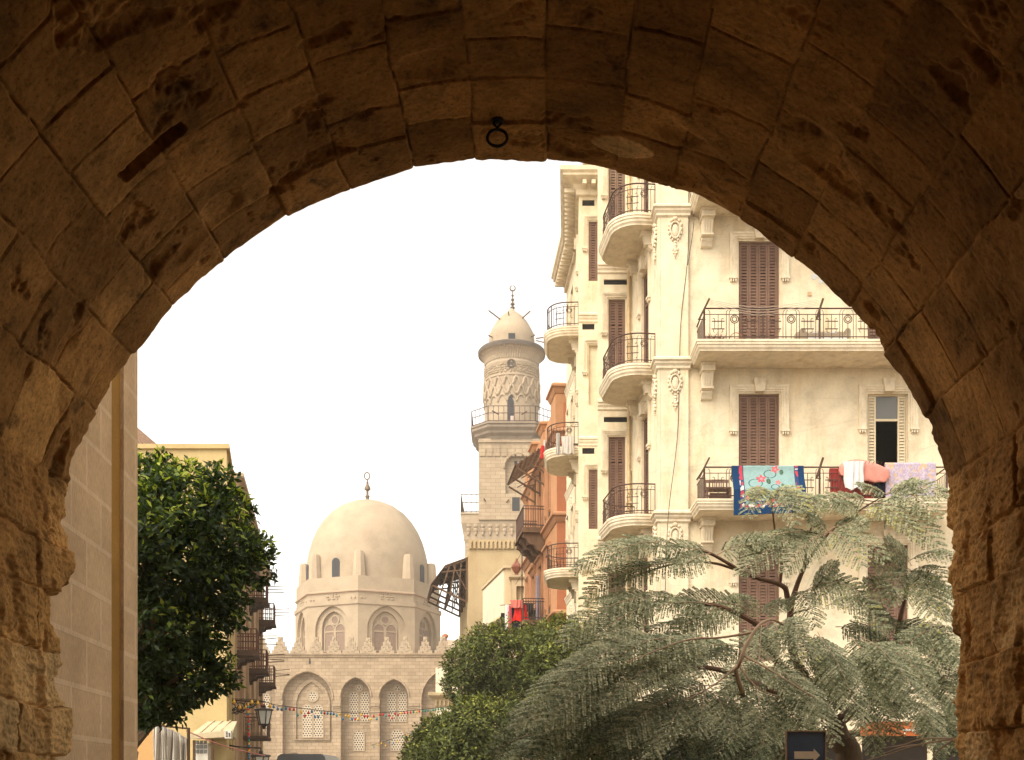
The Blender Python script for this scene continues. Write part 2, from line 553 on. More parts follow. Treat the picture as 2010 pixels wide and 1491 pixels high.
def build_gate():
    YE, R, ZC, HW = 8.9, 3.608, 2.947, 3.45
    thmax = math.asin(HW / R)
    zs = ZC + math.sqrt(R * R - HW * HW)
    jl = zs + 0.1
    arc = 2 * thmax * R
    L = 2 * jl + arc
    du = 0.011
    u = np.linspace(0, L, int(L / du))
    v = np.concatenate([np.arange(0, 0.2, 0.008), np.arange(0.2, 4.15, 0.0115), [4.3, 4.6, 5.2, 6.5, 9, 13, 18, 24.0, 30.0]])
    th = (u - jl) / R - thmax
    left, right = u < jl, u > jl + arc
    px = np.where(left, -HW, np.where(right, HW, R * np.sin(th)))
    pz = np.where(left, u - 0.1, np.where(right, L - u - 0.1, ZC + R * np.cos(th)))
    nx = np.where(left, -1.0, np.where(right, 1.0, np.sin(th)))
    nz = np.where(left | right, 0.0, np.cos(th))
    jam1 = np.clip((np.abs(u - L / 2) - 3.2) / 1.6, 0, 1)
    # courses
    rng = np.random.default_rng(5)
    cb = [0.0]
    while cb[-1] < jl - 0.3: cb.append(cb[-1] + rng.uniform(0.36, 0.56))
    cb[-1] = jl
    k = 17
    for i in range(1, k + 1): cb.append(jl + arc * i / k + (rng.uniform(-0.05, 0.05) if i < k else 0))
    z = jl + arc
    while z < L - 0.3:
        z += rng.uniform(0.36, 0.56); cb.append(z)
    cb[-1] = L + 0.01
    cb = np.array(cb)
    U, V = np.meshgrid(u, v, indexing='ij')
    wu = U + (fbm(U * 2.2, V * 2.2, 3, 3) - 0.5) * 0.07
    wv = V + (fbm(U * 2.2, V * 2.2, 9, 3) - 0.5) * 0.07
    ci = np.clip(np.searchsorted(cb, wu.ravel()) - 1, 0, len(cb) - 2).reshape(U.shape)
    dU = np.minimum(wu - cb[ci], cb[ci + 1] - wu)
    sid = np.zeros_like(U); dV = np.full_like(U, 9.0); cu = np.zeros_like(U); cv = np.zeros_like(U)
    for c in range(len(cb) - 1):
        jv = [-2.0, rng.uniform(0.25, 0.62)]
        while jv[-1] < 26: jv.append(jv[-1] + rng.uniform(0.38, 0.74))
        jv = np.array(jv)
        m = ci == c
        q = np.clip(np.searchsorted(jv, wv[m]) - 1, 0, len(jv) - 2)
        dV[m] = np.minimum(wv[m] - jv[q], jv[q + 1] - wv[m])
        sid[m] = q + c * 100
        cu[m] = (cb[c] + cb[c + 1]) / 2; cv[m] = (jv[q] + jv[q + 1]) / 2
    h = lambda s: _h(sid, sid * 0 + s, 77)
    jamb = (cu < jl) | (cu > jl + arc)
    off = (h(1) - 0.5) * np.where(jamb, 0.05, 0.010 * (1 - 0.75 * np.exp(-V / 0.35)))
    off += (h(2) - 0.5) * np.where(jamb, 0.035, 0.022 * (1 - 0.8 * np.exp(-V / 0.35))) * (U - cu) + (h(3) - 0.5) * 0.03 * (V - cv)
    d = np.minimum(dU, dV)
    rag = fbm(U * 9, V * 9, 21, 3)
    w = np.where(jamb, 0.003, 0.002) + np.where(jamb, 0.011, 0.007) * h(4) * rag
    open_ = np.clip(fbm(U * 1.3, V * 1.3, 31, 2) * 2.4 - 0.75, 0.12, 1.0)
    off += np.where(jamb, 0.06, 0.045) * np.exp(-(d / w) ** 2) * open_ * (1 - 0.8 * np.exp(-V / 0.12) * np.where(jamb, 0.0, 1.0))
    off += 0.008 * np.exp(-d / 0.010) * (0.2 + rag)
    off += (fbm(U * 4, V * 4, 41, 4) - 0.5) * np.where(jamb, 0.03, 0.016) + (fbm(U * 17, V * 17, 51, 5) - 0.5) * np.where(jamb, 0.022, 0.009)
    off += jamb * (fbm(U * 34, V * 7, 55, 3) - 0.5) * 0.022 + jamb * (fbm(U * 60, V * 60, 57, 2) - 0.5) * 0.016 + (~jamb) * ((fbm(U * 26, V * 40, 58, 3) - 0.5) * 0.006)
    # eroded cavities
    cav = fbm(U * 2.6, V * 3.4, 61, 5)
    off += np.clip((cav - np.where(jamb, 0.62, 0.68)) * 10, 0, 1) * (0.02 + 0.04 * rag)
    spall = fbm(U * 1.1, V * 1.6, 71, 3)
    off += np.clip((spall - 0.66) * 14, 0, 1) * 0.03
    # missing stone, an open slot
    sl = np.clip((0.27 + (rag - 0.5) * 0.1 - np.abs(U - 6.21)) / 0.03, 0, 1) * np.clip((0.06 + (rag - 0.5) * 0.05 - np.abs(V - 1.6 - 0.05 * (U - 6.21))) / 0.015, 0, 1)
    off += 0.9 * sl * (0.8 + 0.4 * rag)
    # chipped arris at the opening
    chip = fbm(U * 3.2, V * 0 + 5, 81, 4)
    rough_ends = np.clip((np.abs(U - L / 2) - 3.3) / 1.5, 0, 1)
    amp = 0.006 + np.clip(chip - 0.42, 0, 1) * (0.06 + 0.45 * rough_ends)
    off += amp * np.exp(-V / (0.04 + 0.05 * rough_ends)) + 0.014 * np.exp(-V / 0.012)
    off += (h(6) - 0.35) * 0.13 * rough_ends * (cv < 0.7) * np.exp(-np.clip(V - 0.3, 0, 9) / 0.2)
    off *= np.where(V > 4.2, 0.2, 1.0)
    tint = 0.16 + 0.42 * h(7) ** 1.2 + 0.2 * (fbm(U * 1.2, V * 1.2, 91, 3) - 0.5)
    tint += 0.42 * np.clip((np.abs(U - L / 2) - 4.6) / 1.5, 0, 1)  # jambs tinted lighter: light from the opening put into the stone colour
    e = ((U - 9.567) / 0.25) ** 2 + ((V - 0.39) / 0.13) ** 2 + (rag - 0.5) * 0.7
    patch = np.clip((1.0 - e) * 6, 0, 1)
    off = off * (1 - patch * 0.7) - 0.012 * patch
    tint = np.clip(tint + patch * 1.0, 0, 1)
    yj = (fbm(U * 2.7, V * 0 + 2, 101, 3) - 0.5) * (0.06 + 0.1 * rough_ends) * np.exp(-V / 0.25)
    Y = YE - V + yj
    Xw = px[:, None] - 0.008 - 0.027 * jam1[:, None] + nx[:, None] * off + (Y - YE) * 0.025
    Zw = pz[:, None] + nz[:, None] * off
    nu, nv = U.shape
    verts = np.stack([Xw, Y, Zw], -1)
    # extra rows: the street face of the gate and its outer shell
    def ring(o, y):
        return np.stack([px + nx * o - 0.008, np.full(nu, y), pz + nz * o], -1)
    f0 = verts[:, 0, :] + np.stack([nx * 0.3, np.zeros(nu), nz * 0.3], -1)
    rows_front = [ring(3.4, 9.0), f0]                         # outer edge first
    cap = np.stack([np.full(nu, 0.0), np.full(nu, YE - 30.0), np.full(nu, 1.5)], -1)  # unseen rear closure added to keep light out and darken the vault
    rows_back = [cap, ring(3.4, YE - 30.05), ring(3.4, 9.0)]
    allr = np.concatenate([np.stack(rows_front, 1), verts, np.stack(rows_back, 1)], 1)
    nr = allr.shape[1]
    tint_all = np.concatenate([np.full((nu, 2), 0.45), tint, np.full((nu, 3), 0.45)], 1)
    idx = np.arange(nu * nr).reshape(nu, nr)
    faces = np.stack([idx[:-1, :-1], idx[1:, :-1], idx[1:, 1:], idx[:-1, 1:]], -1).reshape(-1, 4)
    o = np_mesh('stone_archway', allr.reshape(-1, 3), faces, M_gate, None, T(0, 8.9, 0), {'tint': tint_all.ravel()}, smooth=True)
    return tag(o, 'dark vaulted archway of old rough limestone blocks framing the whole street view', 'archway')
build_gate()

M_iron = plain('rusty_dark_iron', (0.025, 0.018, 0.014), 0.7, 0.3, 0.3, 20)
t_ = thing('iron_ring', 'dark iron ring hanging from the crown of the stone vault', 'ring', (-0.11, 8.36, 6.52))
b = MB()
b.tube([(-0.11 + 0.074 * math.cos(a), 8.36 + 0.02 * math.sin(a), 6.425 + 0.074 * math.sin(a)) for a in [2 * math.pi * i / 24 for i in range(24)]], 0.0115, 8, closed=True)
b.build('ring', M_iron, t_, smooth=True)
b = MB()
b.tube([(-0.135, 8.35, 6.62), (-0.135, 8.35, 6.52), (-0.11, 8.35, 6.495), (-0.085, 8.35, 6.52), (-0.085, 8.35, 6.62)], 0.011, 6)
b.ball((-0.11, 8.35, 6.56), (0.055, 0.05, 0.03))
b.build('staple', M_iron, t_, smooth=True)

# ------------------------------------------------------------------ pale coursed wall with pilasters just outside, on the left
M_pale = None
def pale_stone():
    t = NT('pale_dressed_stone')
    sep = t.n.new('ShaderNodeSeparateXYZ'); t.link(t.tc.outputs['Object'], sep.inputs[0])
    comb = t.n.new('ShaderNodeCombineXYZ'); t.link(sep.outputs[0], comb.inputs[0]); t.link(sep.outputs[2], comb.inputs[1])
    br = t.n.new('ShaderNodeTexBrick')
    br.inputs['Scale'].default_value = 1.0; br.inputs['Brick Width'].default_value = 1.0; br.inputs['Row Height'].default_value = 0.52
    br.inputs['Mortar Size'].default_value = 0.028; br.inputs['Mortar Smooth'].default_value = 0.1
    br.inputs['Color1'].default_value = (0.69, 0.475, 0.28, 1); br.inputs['Color2'].default_value = (0.63, 0.43, 0.25, 1); br.inputs['Mortar'].default_value = (0.76, 0.55, 0.345, 1)
    t.link(comb.outputs[0], br.inputs['Vector'])
    col = t.mix(br.outputs[0], t.ramp(t.noise(1.1, 7, 0.6), [(0.3, 0.78), (0.7, 1.1)]), 1.0, 'MULTIPLY')
    comb_n = t.noise(1, 4, 0.7, t.mapping((70, 70, 12)))
    col = t.mix(col, t.ramp(comb_n, [(0.3, 0.62), (0.7, 1.15)]), 0.9, 'MULTIPLY')
    t.bump(t.math('ADD', comb_n, t.math('MULTIPLY', br.outputs[1], 0.8)), 0.5, 0.012)
    return t.done(col, 0.9, 0.12)
M_pale = pale_stone()
M_groove = weathered('ochre_render', (0.36, 0.19, 0.045), 0.2, 2, 0.2, bump=0.3)
def left_wall():
    p0, p1, p2, p3, p4 = (X_(30, 9.7), 9.7), (X_(219, 12.6), 12.6), (X_(243, 12.9), 12.9), (X_(270, 13.5), 13.5), (-7.6, 13.5)
    root = thing('stone_wall', 'pale tan coursed stone wall with a dark vertical groove, just outside the arch on the left', 'wall', (p0[0], p0[1], 0))
    H = 11.0
    M1, L1 = frame(p0, p1)
    b = MB(); b.box(0, L1, 0, 1.2, 0, H); b.build('wall_face', M_pale, root, M1, local=True)
    M2, L2 = frame(p1, p2)
    b = MB(); b.box(0.0, L2 + 0.02, 0.04, 1.2, 0, H - 0.01); b.build('groove', M_groove, root, M2, local=True)
    M3, L3 = frame(p2, p3)
    b = MB(); b.box(0, L3, 0, 1.6, 0, H); b.build('pilaster', M_pale, root, M3, local=True)
left_wall()
# ------------------------------------------------------------------ shared building pieces
M_cream = weathered('cream_stucco', (0.70, 0.60, 0.432), 0.19, 2.0, 0.55, (0.44, 0.27, 0.11), (3.2, 3.2, 0.4), 0.35, 22, crack=True)
M_trim = weathered('cream_trim', (0.71, 0.61, 0.452), 0.18, 3.5, 0.7, (0.36, 0.23, 0.10), (4, 4, 1.2), 0.35, 30)
M_brown = weathered('brown_shutter_paint', (0.175, 0.096, 0.064), 0.25, 3, 0.35, (0.28, 0.19, 0.12), (10, 10, 1), 0.2, 40, rough=0.6, spec=0.3)
M_brown_grey = weathered('faded_shutter_paint', (0.20, 0.125, 0.085), 0.3, 4, 0.5, (0.35, 0.28, 0.2), (10, 10, 1), 0.2, 40, rough=0.7)
M_white_sh = weathered('pale_shutter_paint', (0.62, 0.52, 0.36), 0.1, 3, 0.2, bump=0.15)
M_rail = plain('rusty_railing_iron', (0.075, 0.038, 0.026), 0.7, 0.2, 0.4, 12)
M_wood = weathered('grey_brown_wood', (0.085, 0.05, 0.032), 0.3, 5, 0.3, (0.2, 0.13, 0.08), (20, 20, 1), 0.3, 40)
M_room = plain('painted_room_gloom', (0.05, 0.04, 0.035), 0.9, 0, 0.1)  # gloom of the interior put into the wall colour
M_pane = plain('grey_window_glass', (0.12, 0.118, 0.11), 0.45, 0, 0.1, 2, 0.6, 0.0)
M_pipe = plain('painted_drainpipe', (0.52, 0.38, 0.21), 0.6, 0, 0.2, 5)
M_cable = plain('black_cable', (0.04, 0.03, 0.025), 0.6, 0, 0.1)
M_dark_hole = plain('vent_grille_dark', (0.03, 0.026, 0.022), 0.8, 0, 0.2)

def shutter_leaf(mb, x0, x1, z0, z1, y=0.0, fr=0.055, pitch=0.084, cuts=(0.27, 0.62), t=0.045):
    """one louvred leaf standing in local x-z, its face at y"""
    mb.box(x0, x0 + fr, y, y + t, z0, z1); mb.box(x1 - fr, x1, y, y + t, z0, z1)
    zz = [z0] + [z0 + (z1 - z0) * (1 - c) for c in reversed(cuts)] + [z1]
    for i, z in enumerate(zz):
        a = z if i == 0 else z - fr / 2
        b_ = z + fr if i == 0 else (z if i == len(zz) - 1 else z + fr / 2)
        if i == len(zz) - 1: a = z - fr
        mb.box(x0 + fr + 0.001, x1 - fr - 0.001, y + 0.002, y + t - 0.002, a, b_)
    for lo, hi in zip(zz[:-1], zz[1:]):
        z = lo + fr + pitch * 0.6
        while z < hi - fr:
            v = [(x0 + fr, y + 0.004, z - pitch * 0.5), (x1 - fr, y + 0.004, z - pitch * 0.5), (x1 - fr, y + t - 0.006, z + pitch * 0.3), (x0 + fr, y + t - 0.006, z + pitch * 0.3)]
            v2 = [(p[0], p[1], p[2] + 0.014) for p in v]
            mb.add(v + v2, [(0, 1, 2, 3), (7, 6, 5, 4), (0, 4, 5, 1), (2, 6, 7, 3)])
            z += pitch

def surround(w, h, drop, mw=0.2, proud=0.075, key=True, sill_ears=True):
    """moulded architrave round an opening of w x h whose lower left corner is the local origin; drops only down to 'drop' below the head"""
    b = MB()
    g = 0.05
    for k, (o0, o1, pr) in enumerate(((g, g + 0.055, proud * 0.5), (g + 0.055, g + mw - 0.07, proud * 0.75), (g + mw - 0.07, g + mw, proud))):
        path_out = [(-o1, h - drop), (-o1, h + o1 * 0.9), (w + o1, h + o1 * 0.9), (w + o1, h - drop)]
        b.prism([(-o1, h - drop), (-o0, h - drop), (-o0, h + o0 * 0.9), (w + o0, h + o0 * 0.9), (w + o0, h - drop), (w + o1, h - drop), (w + o1, h + o1 * 0.9), (-o1, h + o1 * 0.9)], 'y', -pr, 0.03)
    # ears at the foot of the drops
    for x0, x1 in ((-g - mw - 0.02, -g + 0.01), (w + g - 0.01, w + g + mw + 0.02)):
        b.box(x0, x1, -proud - 0.02, 0.03, h - drop - 0.05, h - drop + 0.001)
        for i in range(3):
            xx = x0 + (x1 - x0) * (0.22 + 0.28 * i)
            b.prism([(xx - 0.025, h - drop - 0.05), (xx + 0.025, h - drop - 0.05), (xx + 0.012, h - drop - 0.13), (xx - 0.012, h - drop - 0.13)], 'y', -proud, 0.03)
    return b

def keystone(w, h):
    b = MB()
    zc = h + 0.02
    b.prism([(w / 2 - 0.12, zc), (w / 2 + 0.12, zc), (w / 2 + 0.165, zc + 0.36), (w / 2 - 0.165, zc + 0.36)], 'y', -0.15, 0.02)
    return b

def window_part(parent, M, w, h, leaves=4, mat=None, drop=None, key=True, mw=0.2, group=None, open_pale=False, name='shuttered_window', recess=0.1):
    """window frame with louvred leaves, architrave and keystone as sub-parts; M maps local (opening's lower left corner on the wall face) to world"""
    mat = mat or M_brown
    f = MB()
    fr = 0.04
    f.box(0, fr, recess - 0.02, recess + 0.07, 0, h); f.box(w - fr, w, recess - 0.02, recess + 0.07, 0, h); f.box(fr, w - fr, recess - 0.02, recess + 0.07, h - fr, h)
    root = f.build(name, mat if not open_pale else M_white_sh, parent, M, local=True)
    if drop is None: drop = h * 0.3
    surround(w, h, drop, mw).build('surround', M_trim, root, M, local=True)
    if key: keystone(w, h).build('keystone', M_trim, root, M, local=True)
    if not open_pale:
        lw = (w - 2 * fr) / leaves
        for i in range(leaves):
            s = MB(); shutter_leaf(s, fr + i * lw + 0.004, fr + (i + 1) * lw - 0.004, 0.01, h - fr - 0.005, recess + 0.001 * (i % 2), fr=min(0.055, lw * 0.2))
            s.build('shutter', mat, root, M, local=True)
        s = MB(); s.box(fr, w - fr, recess + 0.06, recess + 0.075, 0.01, h - fr); s.build('backing', M_wood, root, M, local=True)
    return root

def console(sc_=1.0, flutes=True, sz=None):
    """scroll bracket, top at z=0, back on y=0, centred on x"""
    b = MB()
    sz = (sz or sc_) / sc_
    b.M = Matrix.Diagonal((1, 1, sz, 1))
    prof = [(0, 0), (-0.52, 0), (-0.52, -0.20), (-0.47, -0.26), (-0.40, -0.36), (-0.34, -0.60), (-0.30, -0.82), (-0.20, -0.90), (-0.22, -0.98), (-0.16, -1.05), (-0.10, -1.16), (0, -1.22)]
    b.prism([(y * sc_, z * sc_) for y, z in prof], 'x', -0.16 * sc_, 0.16 * sc_)
    b.box(-0.22 * sc_, 0.22 * sc_, -0.56 * sc_, 0.02, -0.10 * sc_, -0.001)
    b.box(-0.19 * sc_, 0.19 * sc_, -0.54 * sc_, 0.02, -0.30 * sc_, -0.101 * sc_)
    if flutes:
        for x in (-0.115, -0.04, 0.035, 0.11):
            b.prism([(-0.42 * sc_, -0.34 * sc_), (-0.36 * sc_, -0.62 * sc_), (-0.335 * sc_, -0.82 * sc_), (-0.27 * sc_, -0.82 * sc_), (-0.30 * sc_, -0.34 * sc_)], 'x', (x - 0.02) * sc_, (x + 0.025) * sc_)
        b.box(-0.18 * sc_, 0.18 * sc_, -0.36 * sc_, 0, -0.88 * sc_, -0.82 * sc_)
    return b

def cartouche(oval=False):
    """plaster relief with shield and pendant, hung from local origin (top centre), lying on y=0"""
    b = MB(); b.M = Matrix.Diagonal((0.82, 0.9, 0.92, 1))
    def blob(x, z, rx, rz, ry=0.05): b.ball((x, -0.01, z), (rx, ry, rz), 8, 5)
    H = 0.62 if oval else 0.85
    zc = -0.42
    b.tube([(0.17 * math.cos(a) * (1 if math.sin(a) > -0.3 else 0.85), -0.035, zc + 0.24 * math.sin(a)) for a in [2 * math.pi * i / 20 for i in range(20)]], 0.032, 6, closed=True)
    blob(0, zc, 0.12, 0.19, 0.045)
    blob(0, -0.08, 0.10, 0.07, 0.07); blob(-0.12, -0.13, 0.06, 0.05); blob(0.12, -0.13, 0.06, 0.05)
    for s in (-1, 1):
        for k, (x, z, r) in enumerate(((0.19, -0.26, 0.055), (0.215, -0.38, 0.045), (0.20, -0.5, 0.05), (0.15, -0.62, 0.045), (0.09, -0.70, 0.04))):
            blob(s * x, z, r, r * 1.15, 0.05)
    if not oval:
        for z, r in ((-0.78, 0.05), (-0.86, 0.065), (-0.94, 0.055), (-1.01, 0.07), (-1.10, 0.05), (-1.17, 0.035), (-1.23, 0.02)):
            blob(0, z, r, r * 0.8, 0.05)
        for s in (-1, 1): blob(s * 0.07, -0.98, 0.04, 0.05); blob(s * 0.05, -1.08, 0.03, 0.04)
    else:
        for z, r in ((-0.74, 0.06), (-0.82, 0.045), (-0.9, 0.03)): blob(0, z, r, r * 0.9, 0.05)
    return b

SLAB = [(0, 0.0), (0.10, 0.0), (0.10, -0.055), (0.08, -0.07), (0.08, -0.12), (0.055, -0.14), (0.045, -0.19), (0.01, -0.23), (0.0, -0.25), (0.0, -0.27), (-0.06, -0.28)]

def bow_plan(L=2.6, d=1.12, st=0.42):
    """plan of a bow-fronted balcony along local x 0..L, out to -y; listed so that outside lies on the right"""
    pts = [(0, 0), (0, -st)]
    r = d - st
    for i in range(1, 8):
        a = math.pi / 2 * i / 8
        pts.append((0.72 - 0.72 * math.cos(a), -st - r * math.sin(a)))
    pts.append((0.72, -d))
    pts.append((L - 0.72, -d))
    for i in range(1, 8):
        a = math.pi / 2 * (1 - i / 8)
        pts.append((L - 0.72 + 0.72 * math.cos(a), -st - r * math.sin(a)))
    pts += [(L, -st), (L, 0)]
    return pts

def railing_along(path, h, motif=True, bal=0.125):
    b = MB()
    pts = [Vector((p[0], p[1], 0)) for p in path]
    for z, r in ((h, 0.021), (h - 0.15, 0.011), (0.12, 0.014), (0.05, 0.011)):
        b.tube([p + Vector((0, 0, z)) for p in pts], r, 5)
    seg = [0]
    for a, c in zip(pts[:-1], pts[1:]): seg.append(seg[-1] + (c - a).length)
    def at(s):
        for i in range(len(seg) - 1):
            if s <= seg[i + 1] + 1e-6:
                t = (s - seg[i]) / max(1e-6, seg[i + 1] - seg[i])
                return pts[i].lerp(pts[i + 1], t), (pts[i + 1] - pts[i]).normalized()
        return pts[-1], (pts[-1] - pts[-2]).normalized()
    n = max(2, int(seg[-1] / bal))
    for k in range(n + 1):
        s = seg[-1] * k / n
        p, d = at(s)
        ph = k % 12 if motif else 3
        heavy = k in (0, n) or (motif and ph == 0)
        b.tube([p + Vector((0, 0, 0.0)), p + Vector((0, 0, h if heavy else h - 0.13))], 0.017 if heavy else 0.009, 4)
        if ph == 6:
            c = p + Vector((0, 0, h - 0.28)) - d * bal * 0.5
            for rr in (0.095, 0.055):
                b.tube([c + d * (rr * math.cos(2 * math.pi * j / 12)) + Vector((0, 0, rr * math.sin(2 * math.pi * j / 12))) for j in range(12)], 0.011, 4, closed=True)
        if motif and ph in (3, 9):
            for dz in (0.36, 0.54):
                b.bar(p - d * 0.17 + Vector((0, 0, h - dz)), p + d * 0.17 + Vector((0, 0, h - dz)), 0.016, 0.02)
            for sgn in (-1, 1):
                q = p + d * (0.13 * sgn)
                b.tube([q + Vector((0, 0, h - 0.54)), q + Vector((0, 0, h - 0.30)), q - d * (0.02 * sgn) + Vector((0, 0, h - 0.26)), q - d * (0.06 * sgn) + Vector((0, 0, h - 0.29))], 0.009, 4)
                b.tube([q + Vector((0, 0, h - 0.54)), q + Vector((0, 0, h - 0.66)), q - d * (0.04 * sgn) + Vector((0, 0, h - 0.69))], 0.009, 4)
        if motif and ph in (1, 2, 4, 5, 7, 8, 10, 11):
            sg = 1 if ph in (1, 4, 7, 10) else -1
            b.tube([p + Vector((0, 0, h - 0.14)), p + d * (0.03 * sg) + Vector((0, 0, h - 0.06)), p + d * (0.055 * sg) + Vector((0, 0, h - 0.08))], 0.007, 4)
    return b

def bow_balcony(parent, M):
    pts = bow_plan()
    b = MB()
    b.sweep(pts, [(o, z * 1.1) for o, z in SLAB])
    top = [(p[0], p[1]) for p in pts]
    b.add([(x, y, 0.0) for x, y in top], [tuple(range(len(top)))])
    ins = [(min(max(x, 0.06), 2.54), min(0.0, y + 0.07), -0.308) for x, y in top]
    b.add(ins, [tuple(range(len(top)))])
    root = b.build('bow_balcony', M_trim, parent, M, local=True)
    rp = [(0.03 + x * (2.54 / 2.6), y * 0.965) for x, y in pts]
    railing_along(rp, 0.86).build('railing', M_rail, root, M, local=True)
    for x in (0.42, 2.18):
        console(0.62, sz=0.42).build('bracket', M_trim, root, M @ T(x, 0, -0.309), local=True)
    return root

# ------------------------------------------------------------------ the big cream apartment house on the right
FL = (17.4, 13.25, 9.08, 4.95)                    # storey levels (balcony floors)
YF = 30.6
def cream_house():
    P10, P1 = (17.0, YF), (4.034, YF)
    P2, P3, P4, P5 = (3.632, 34.0), (2.596, 34.0), (2.922, 37.6), (2.239, 37.6)
    P6, P7 = (2.433, 41.5), (2.189, 45.0)
    H, H2 = 25.5, 22.0
    root = thing('apartment_house', 'tall cream stucco apartment house with brown louvred shutters and iron balconies on the right', 'house', (9, 36, 0))
    wall = MB()
    MF, LF = frame(P1, P10)                       # front facade; local x = world x - 4.034
    X0 = P1[0]
    # openings of the front
    c1 = (6.19, 7.30); c2 = (9.71, 10.82)
    holes, wins = [], []
    for i, f in enumerate(FL):
        zt = f + 3.2
        for j, c in enumerate((c1, c2, (13.3, 14.4))):
            z0 = f + 0.02 if True else f
            holes.append((rect(c[0] - X0, c[1] - X0, z0, zt), 0.35 if not (i == 2 and j == 1) else 0.3))
            wins.append((c, z0, zt, i, j))
    # ground floor shop opening
    holes.append((rect(1.9, 12.3, 0.02, 3.1), 2.0))
    # the open window: no back plane, a deep room instead
    op = [h for h, w in zip(holes, wins) if w[3] == 2 and w[4] == 1][0]
    holes2 = [h for h in holes if h is not op]
    b = MB(); b.M = MF
    polys = [rect(0, LF, 0, H)] + [h[0] for h in holes]
    tri = tessellate_polygon([[Vector((p[0], p[1], 0)) for p in L] for L in polys])
    flat = [p for L in polys for p in L]
    b.add([(p[0], 0, p[1]) for p in flat], [tuple(t) for t in tri])
    for L, d in holes2 + [(op[0], 0.3)]:
        n = 4
        v = [(p[0], 0, p[1]) for p in L] + [(p[0], d, p[1]) for p in L]
        f = [(i, (i + 1) % n, n + (i + 1) % n, n + i) for i in range(n)]
        if L is not op[0]: f.append((4, 5, 6, 7))
        b.add(v, f)
    # oblique wall with balcony doors, then the stepped returns
    MA, LA = frame(P2, P1)
    b.M = MA
    b.wall(rect(0, LA, 0, H), [rect(1.25, 2.15, f + 0.02, f + 3.15) for f in FL], 0.25)
    MR1, LR1 = frame(P3, P2)
    b.M = MR1
    w1 = (0.33, 0.84)
    b.wall(rect(0, LR1, 0, H), [rect(w1[0], w1[1], f + 0.55, f + 3.08) for f in FL[:3]] + [rect(w1[0] - 0.14, w1[1] + 0.06, f + 3.52, f + 3.68) for f in FL[:3]] + [rect(w1[0], w1[1], FL[3] + 0.55, FL[3] + 3.08)], 0.14)
    MB_, LB = frame(P4, P3); b.M = MB_; b.wall(rect(0, LB, 0, H), [])
    MR2, LR2 = frame(P5, P4)
    b.M = MR2
    w2 = (0.33, 0.64)
    b.wall(rect(0, LR2, 0, H2), [rect(w2[0], w2[1], f + 1.1, f + 3.1) for f in FL[:3]] + [rect(0.12, 0.53, f + 3.62, f + 3.82) for f in FL] + [rect(w2[0], w2[1], FL[3] + 1.1, FL[3] + 3.1)], 0.12)
    MC, LC = frame(P6, P5)
    b.M = MC
    b.wall(rect(0, LC, 0, H2), [rect(1.3, 2.3, f + 0.02, f + 3.1) for f in FL], 0.25)
    MD, LD = frame(P7, P6)
    b.M = MD
    b.wall(rect(0, LD, 0, H2), [rect(0.5, 1.1, f + 0.9, f + 3.0) for f in FL] + [rect(2.0, 2.6, f + 0.9, f + 3.0) for f in FL], 0.2)
    b.M = None
    # back, far side, roofs
    b.add([(P7[0], P7[1], 0), (17, 45, 0), (17, 45, H2), (P7[0], P7[1], H2)], [(0, 1, 2, 3)])
    b.add([(P4[0], 37.6, H2), (17, 37.6, H2), (17, 37.6, H), (P4[0], 37.6, H)], [(0, 1, 2, 3)])
    b.add([(17, YF, 0), (17, 45, 0), (17, 45, H2), (17, 37.6, H2), (17, 37.6, H), (17, YF, H)], [(0, 1, 2, 3, 4, 5)])
    b.add([(*p, H) for p in (P1, P2, P3, P4, (17, 37.6), (17, YF))], [tuple(range(6))])
    b.add([(*p, H2) for p in (P4, P5, P6, P7, (17, 45), (17, 37.6))], [tuple(range(6))])
    # setback storey
    b.box(3.3, 16, 38.4, 44.2, H2 + 0.01, H2 + 3.2)
    b.build('wall', M_cream, root)
    # dim room behind the open window
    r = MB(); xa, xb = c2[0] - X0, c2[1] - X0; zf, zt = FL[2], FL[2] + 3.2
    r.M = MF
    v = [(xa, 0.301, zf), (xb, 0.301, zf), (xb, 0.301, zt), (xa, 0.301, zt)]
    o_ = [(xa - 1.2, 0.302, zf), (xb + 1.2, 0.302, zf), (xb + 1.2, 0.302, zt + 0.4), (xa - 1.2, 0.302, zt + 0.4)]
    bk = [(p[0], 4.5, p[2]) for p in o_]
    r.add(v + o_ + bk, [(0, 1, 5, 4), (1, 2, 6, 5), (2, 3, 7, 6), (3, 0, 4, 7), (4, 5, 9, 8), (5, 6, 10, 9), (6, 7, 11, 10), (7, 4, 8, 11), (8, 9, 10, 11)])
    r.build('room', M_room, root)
    r = MB(); r.M = MF; r.box(1.95, 12.25, 1.5, 1.9, 0.03, 3.05); r.build('shop_shade_box', M_room, root)  # dark box added in place of the shade inside the shop
    # front windows
    proto = None
    for c, z0, zt, i, j in wins:
        M = MF @ T(c[0] - X0, 0, z0)
        if i == 2 and j == 1:
            w, h = c[1] - c[0], zt - z0
            wo_ = window_part(root, M, w, h, open_pale=True, drop=0.95, name='open_window', recess=0.12)
            for x0, x1 in ((0.03, 0.255), (w - 0.255, w - 0.03)):
                s = MB(); shutter_leaf(s, x0, x1, 0.0, h - 0.05, 0.10, fr=0.045); s.box(x0 + 0.03, x1 - 0.03, 0.147, 0.16, 0.02, h - 0.06)
                s.build('shutter', M_white_sh, wo_, M, local=True)
            s = MB(); s.box(0.256, w - 0.256, 0.10, 0.16, h - 0.72, h - 0.66); s.build('transom', M_white_sh, wo_, M, local=True)
            s = MB(); s.box(0.256, w - 0.256, 0.13, 0.14, h - 0.659, h - 0.045); s.build('pane', M_pane, wo_, M, local=True)
            continue
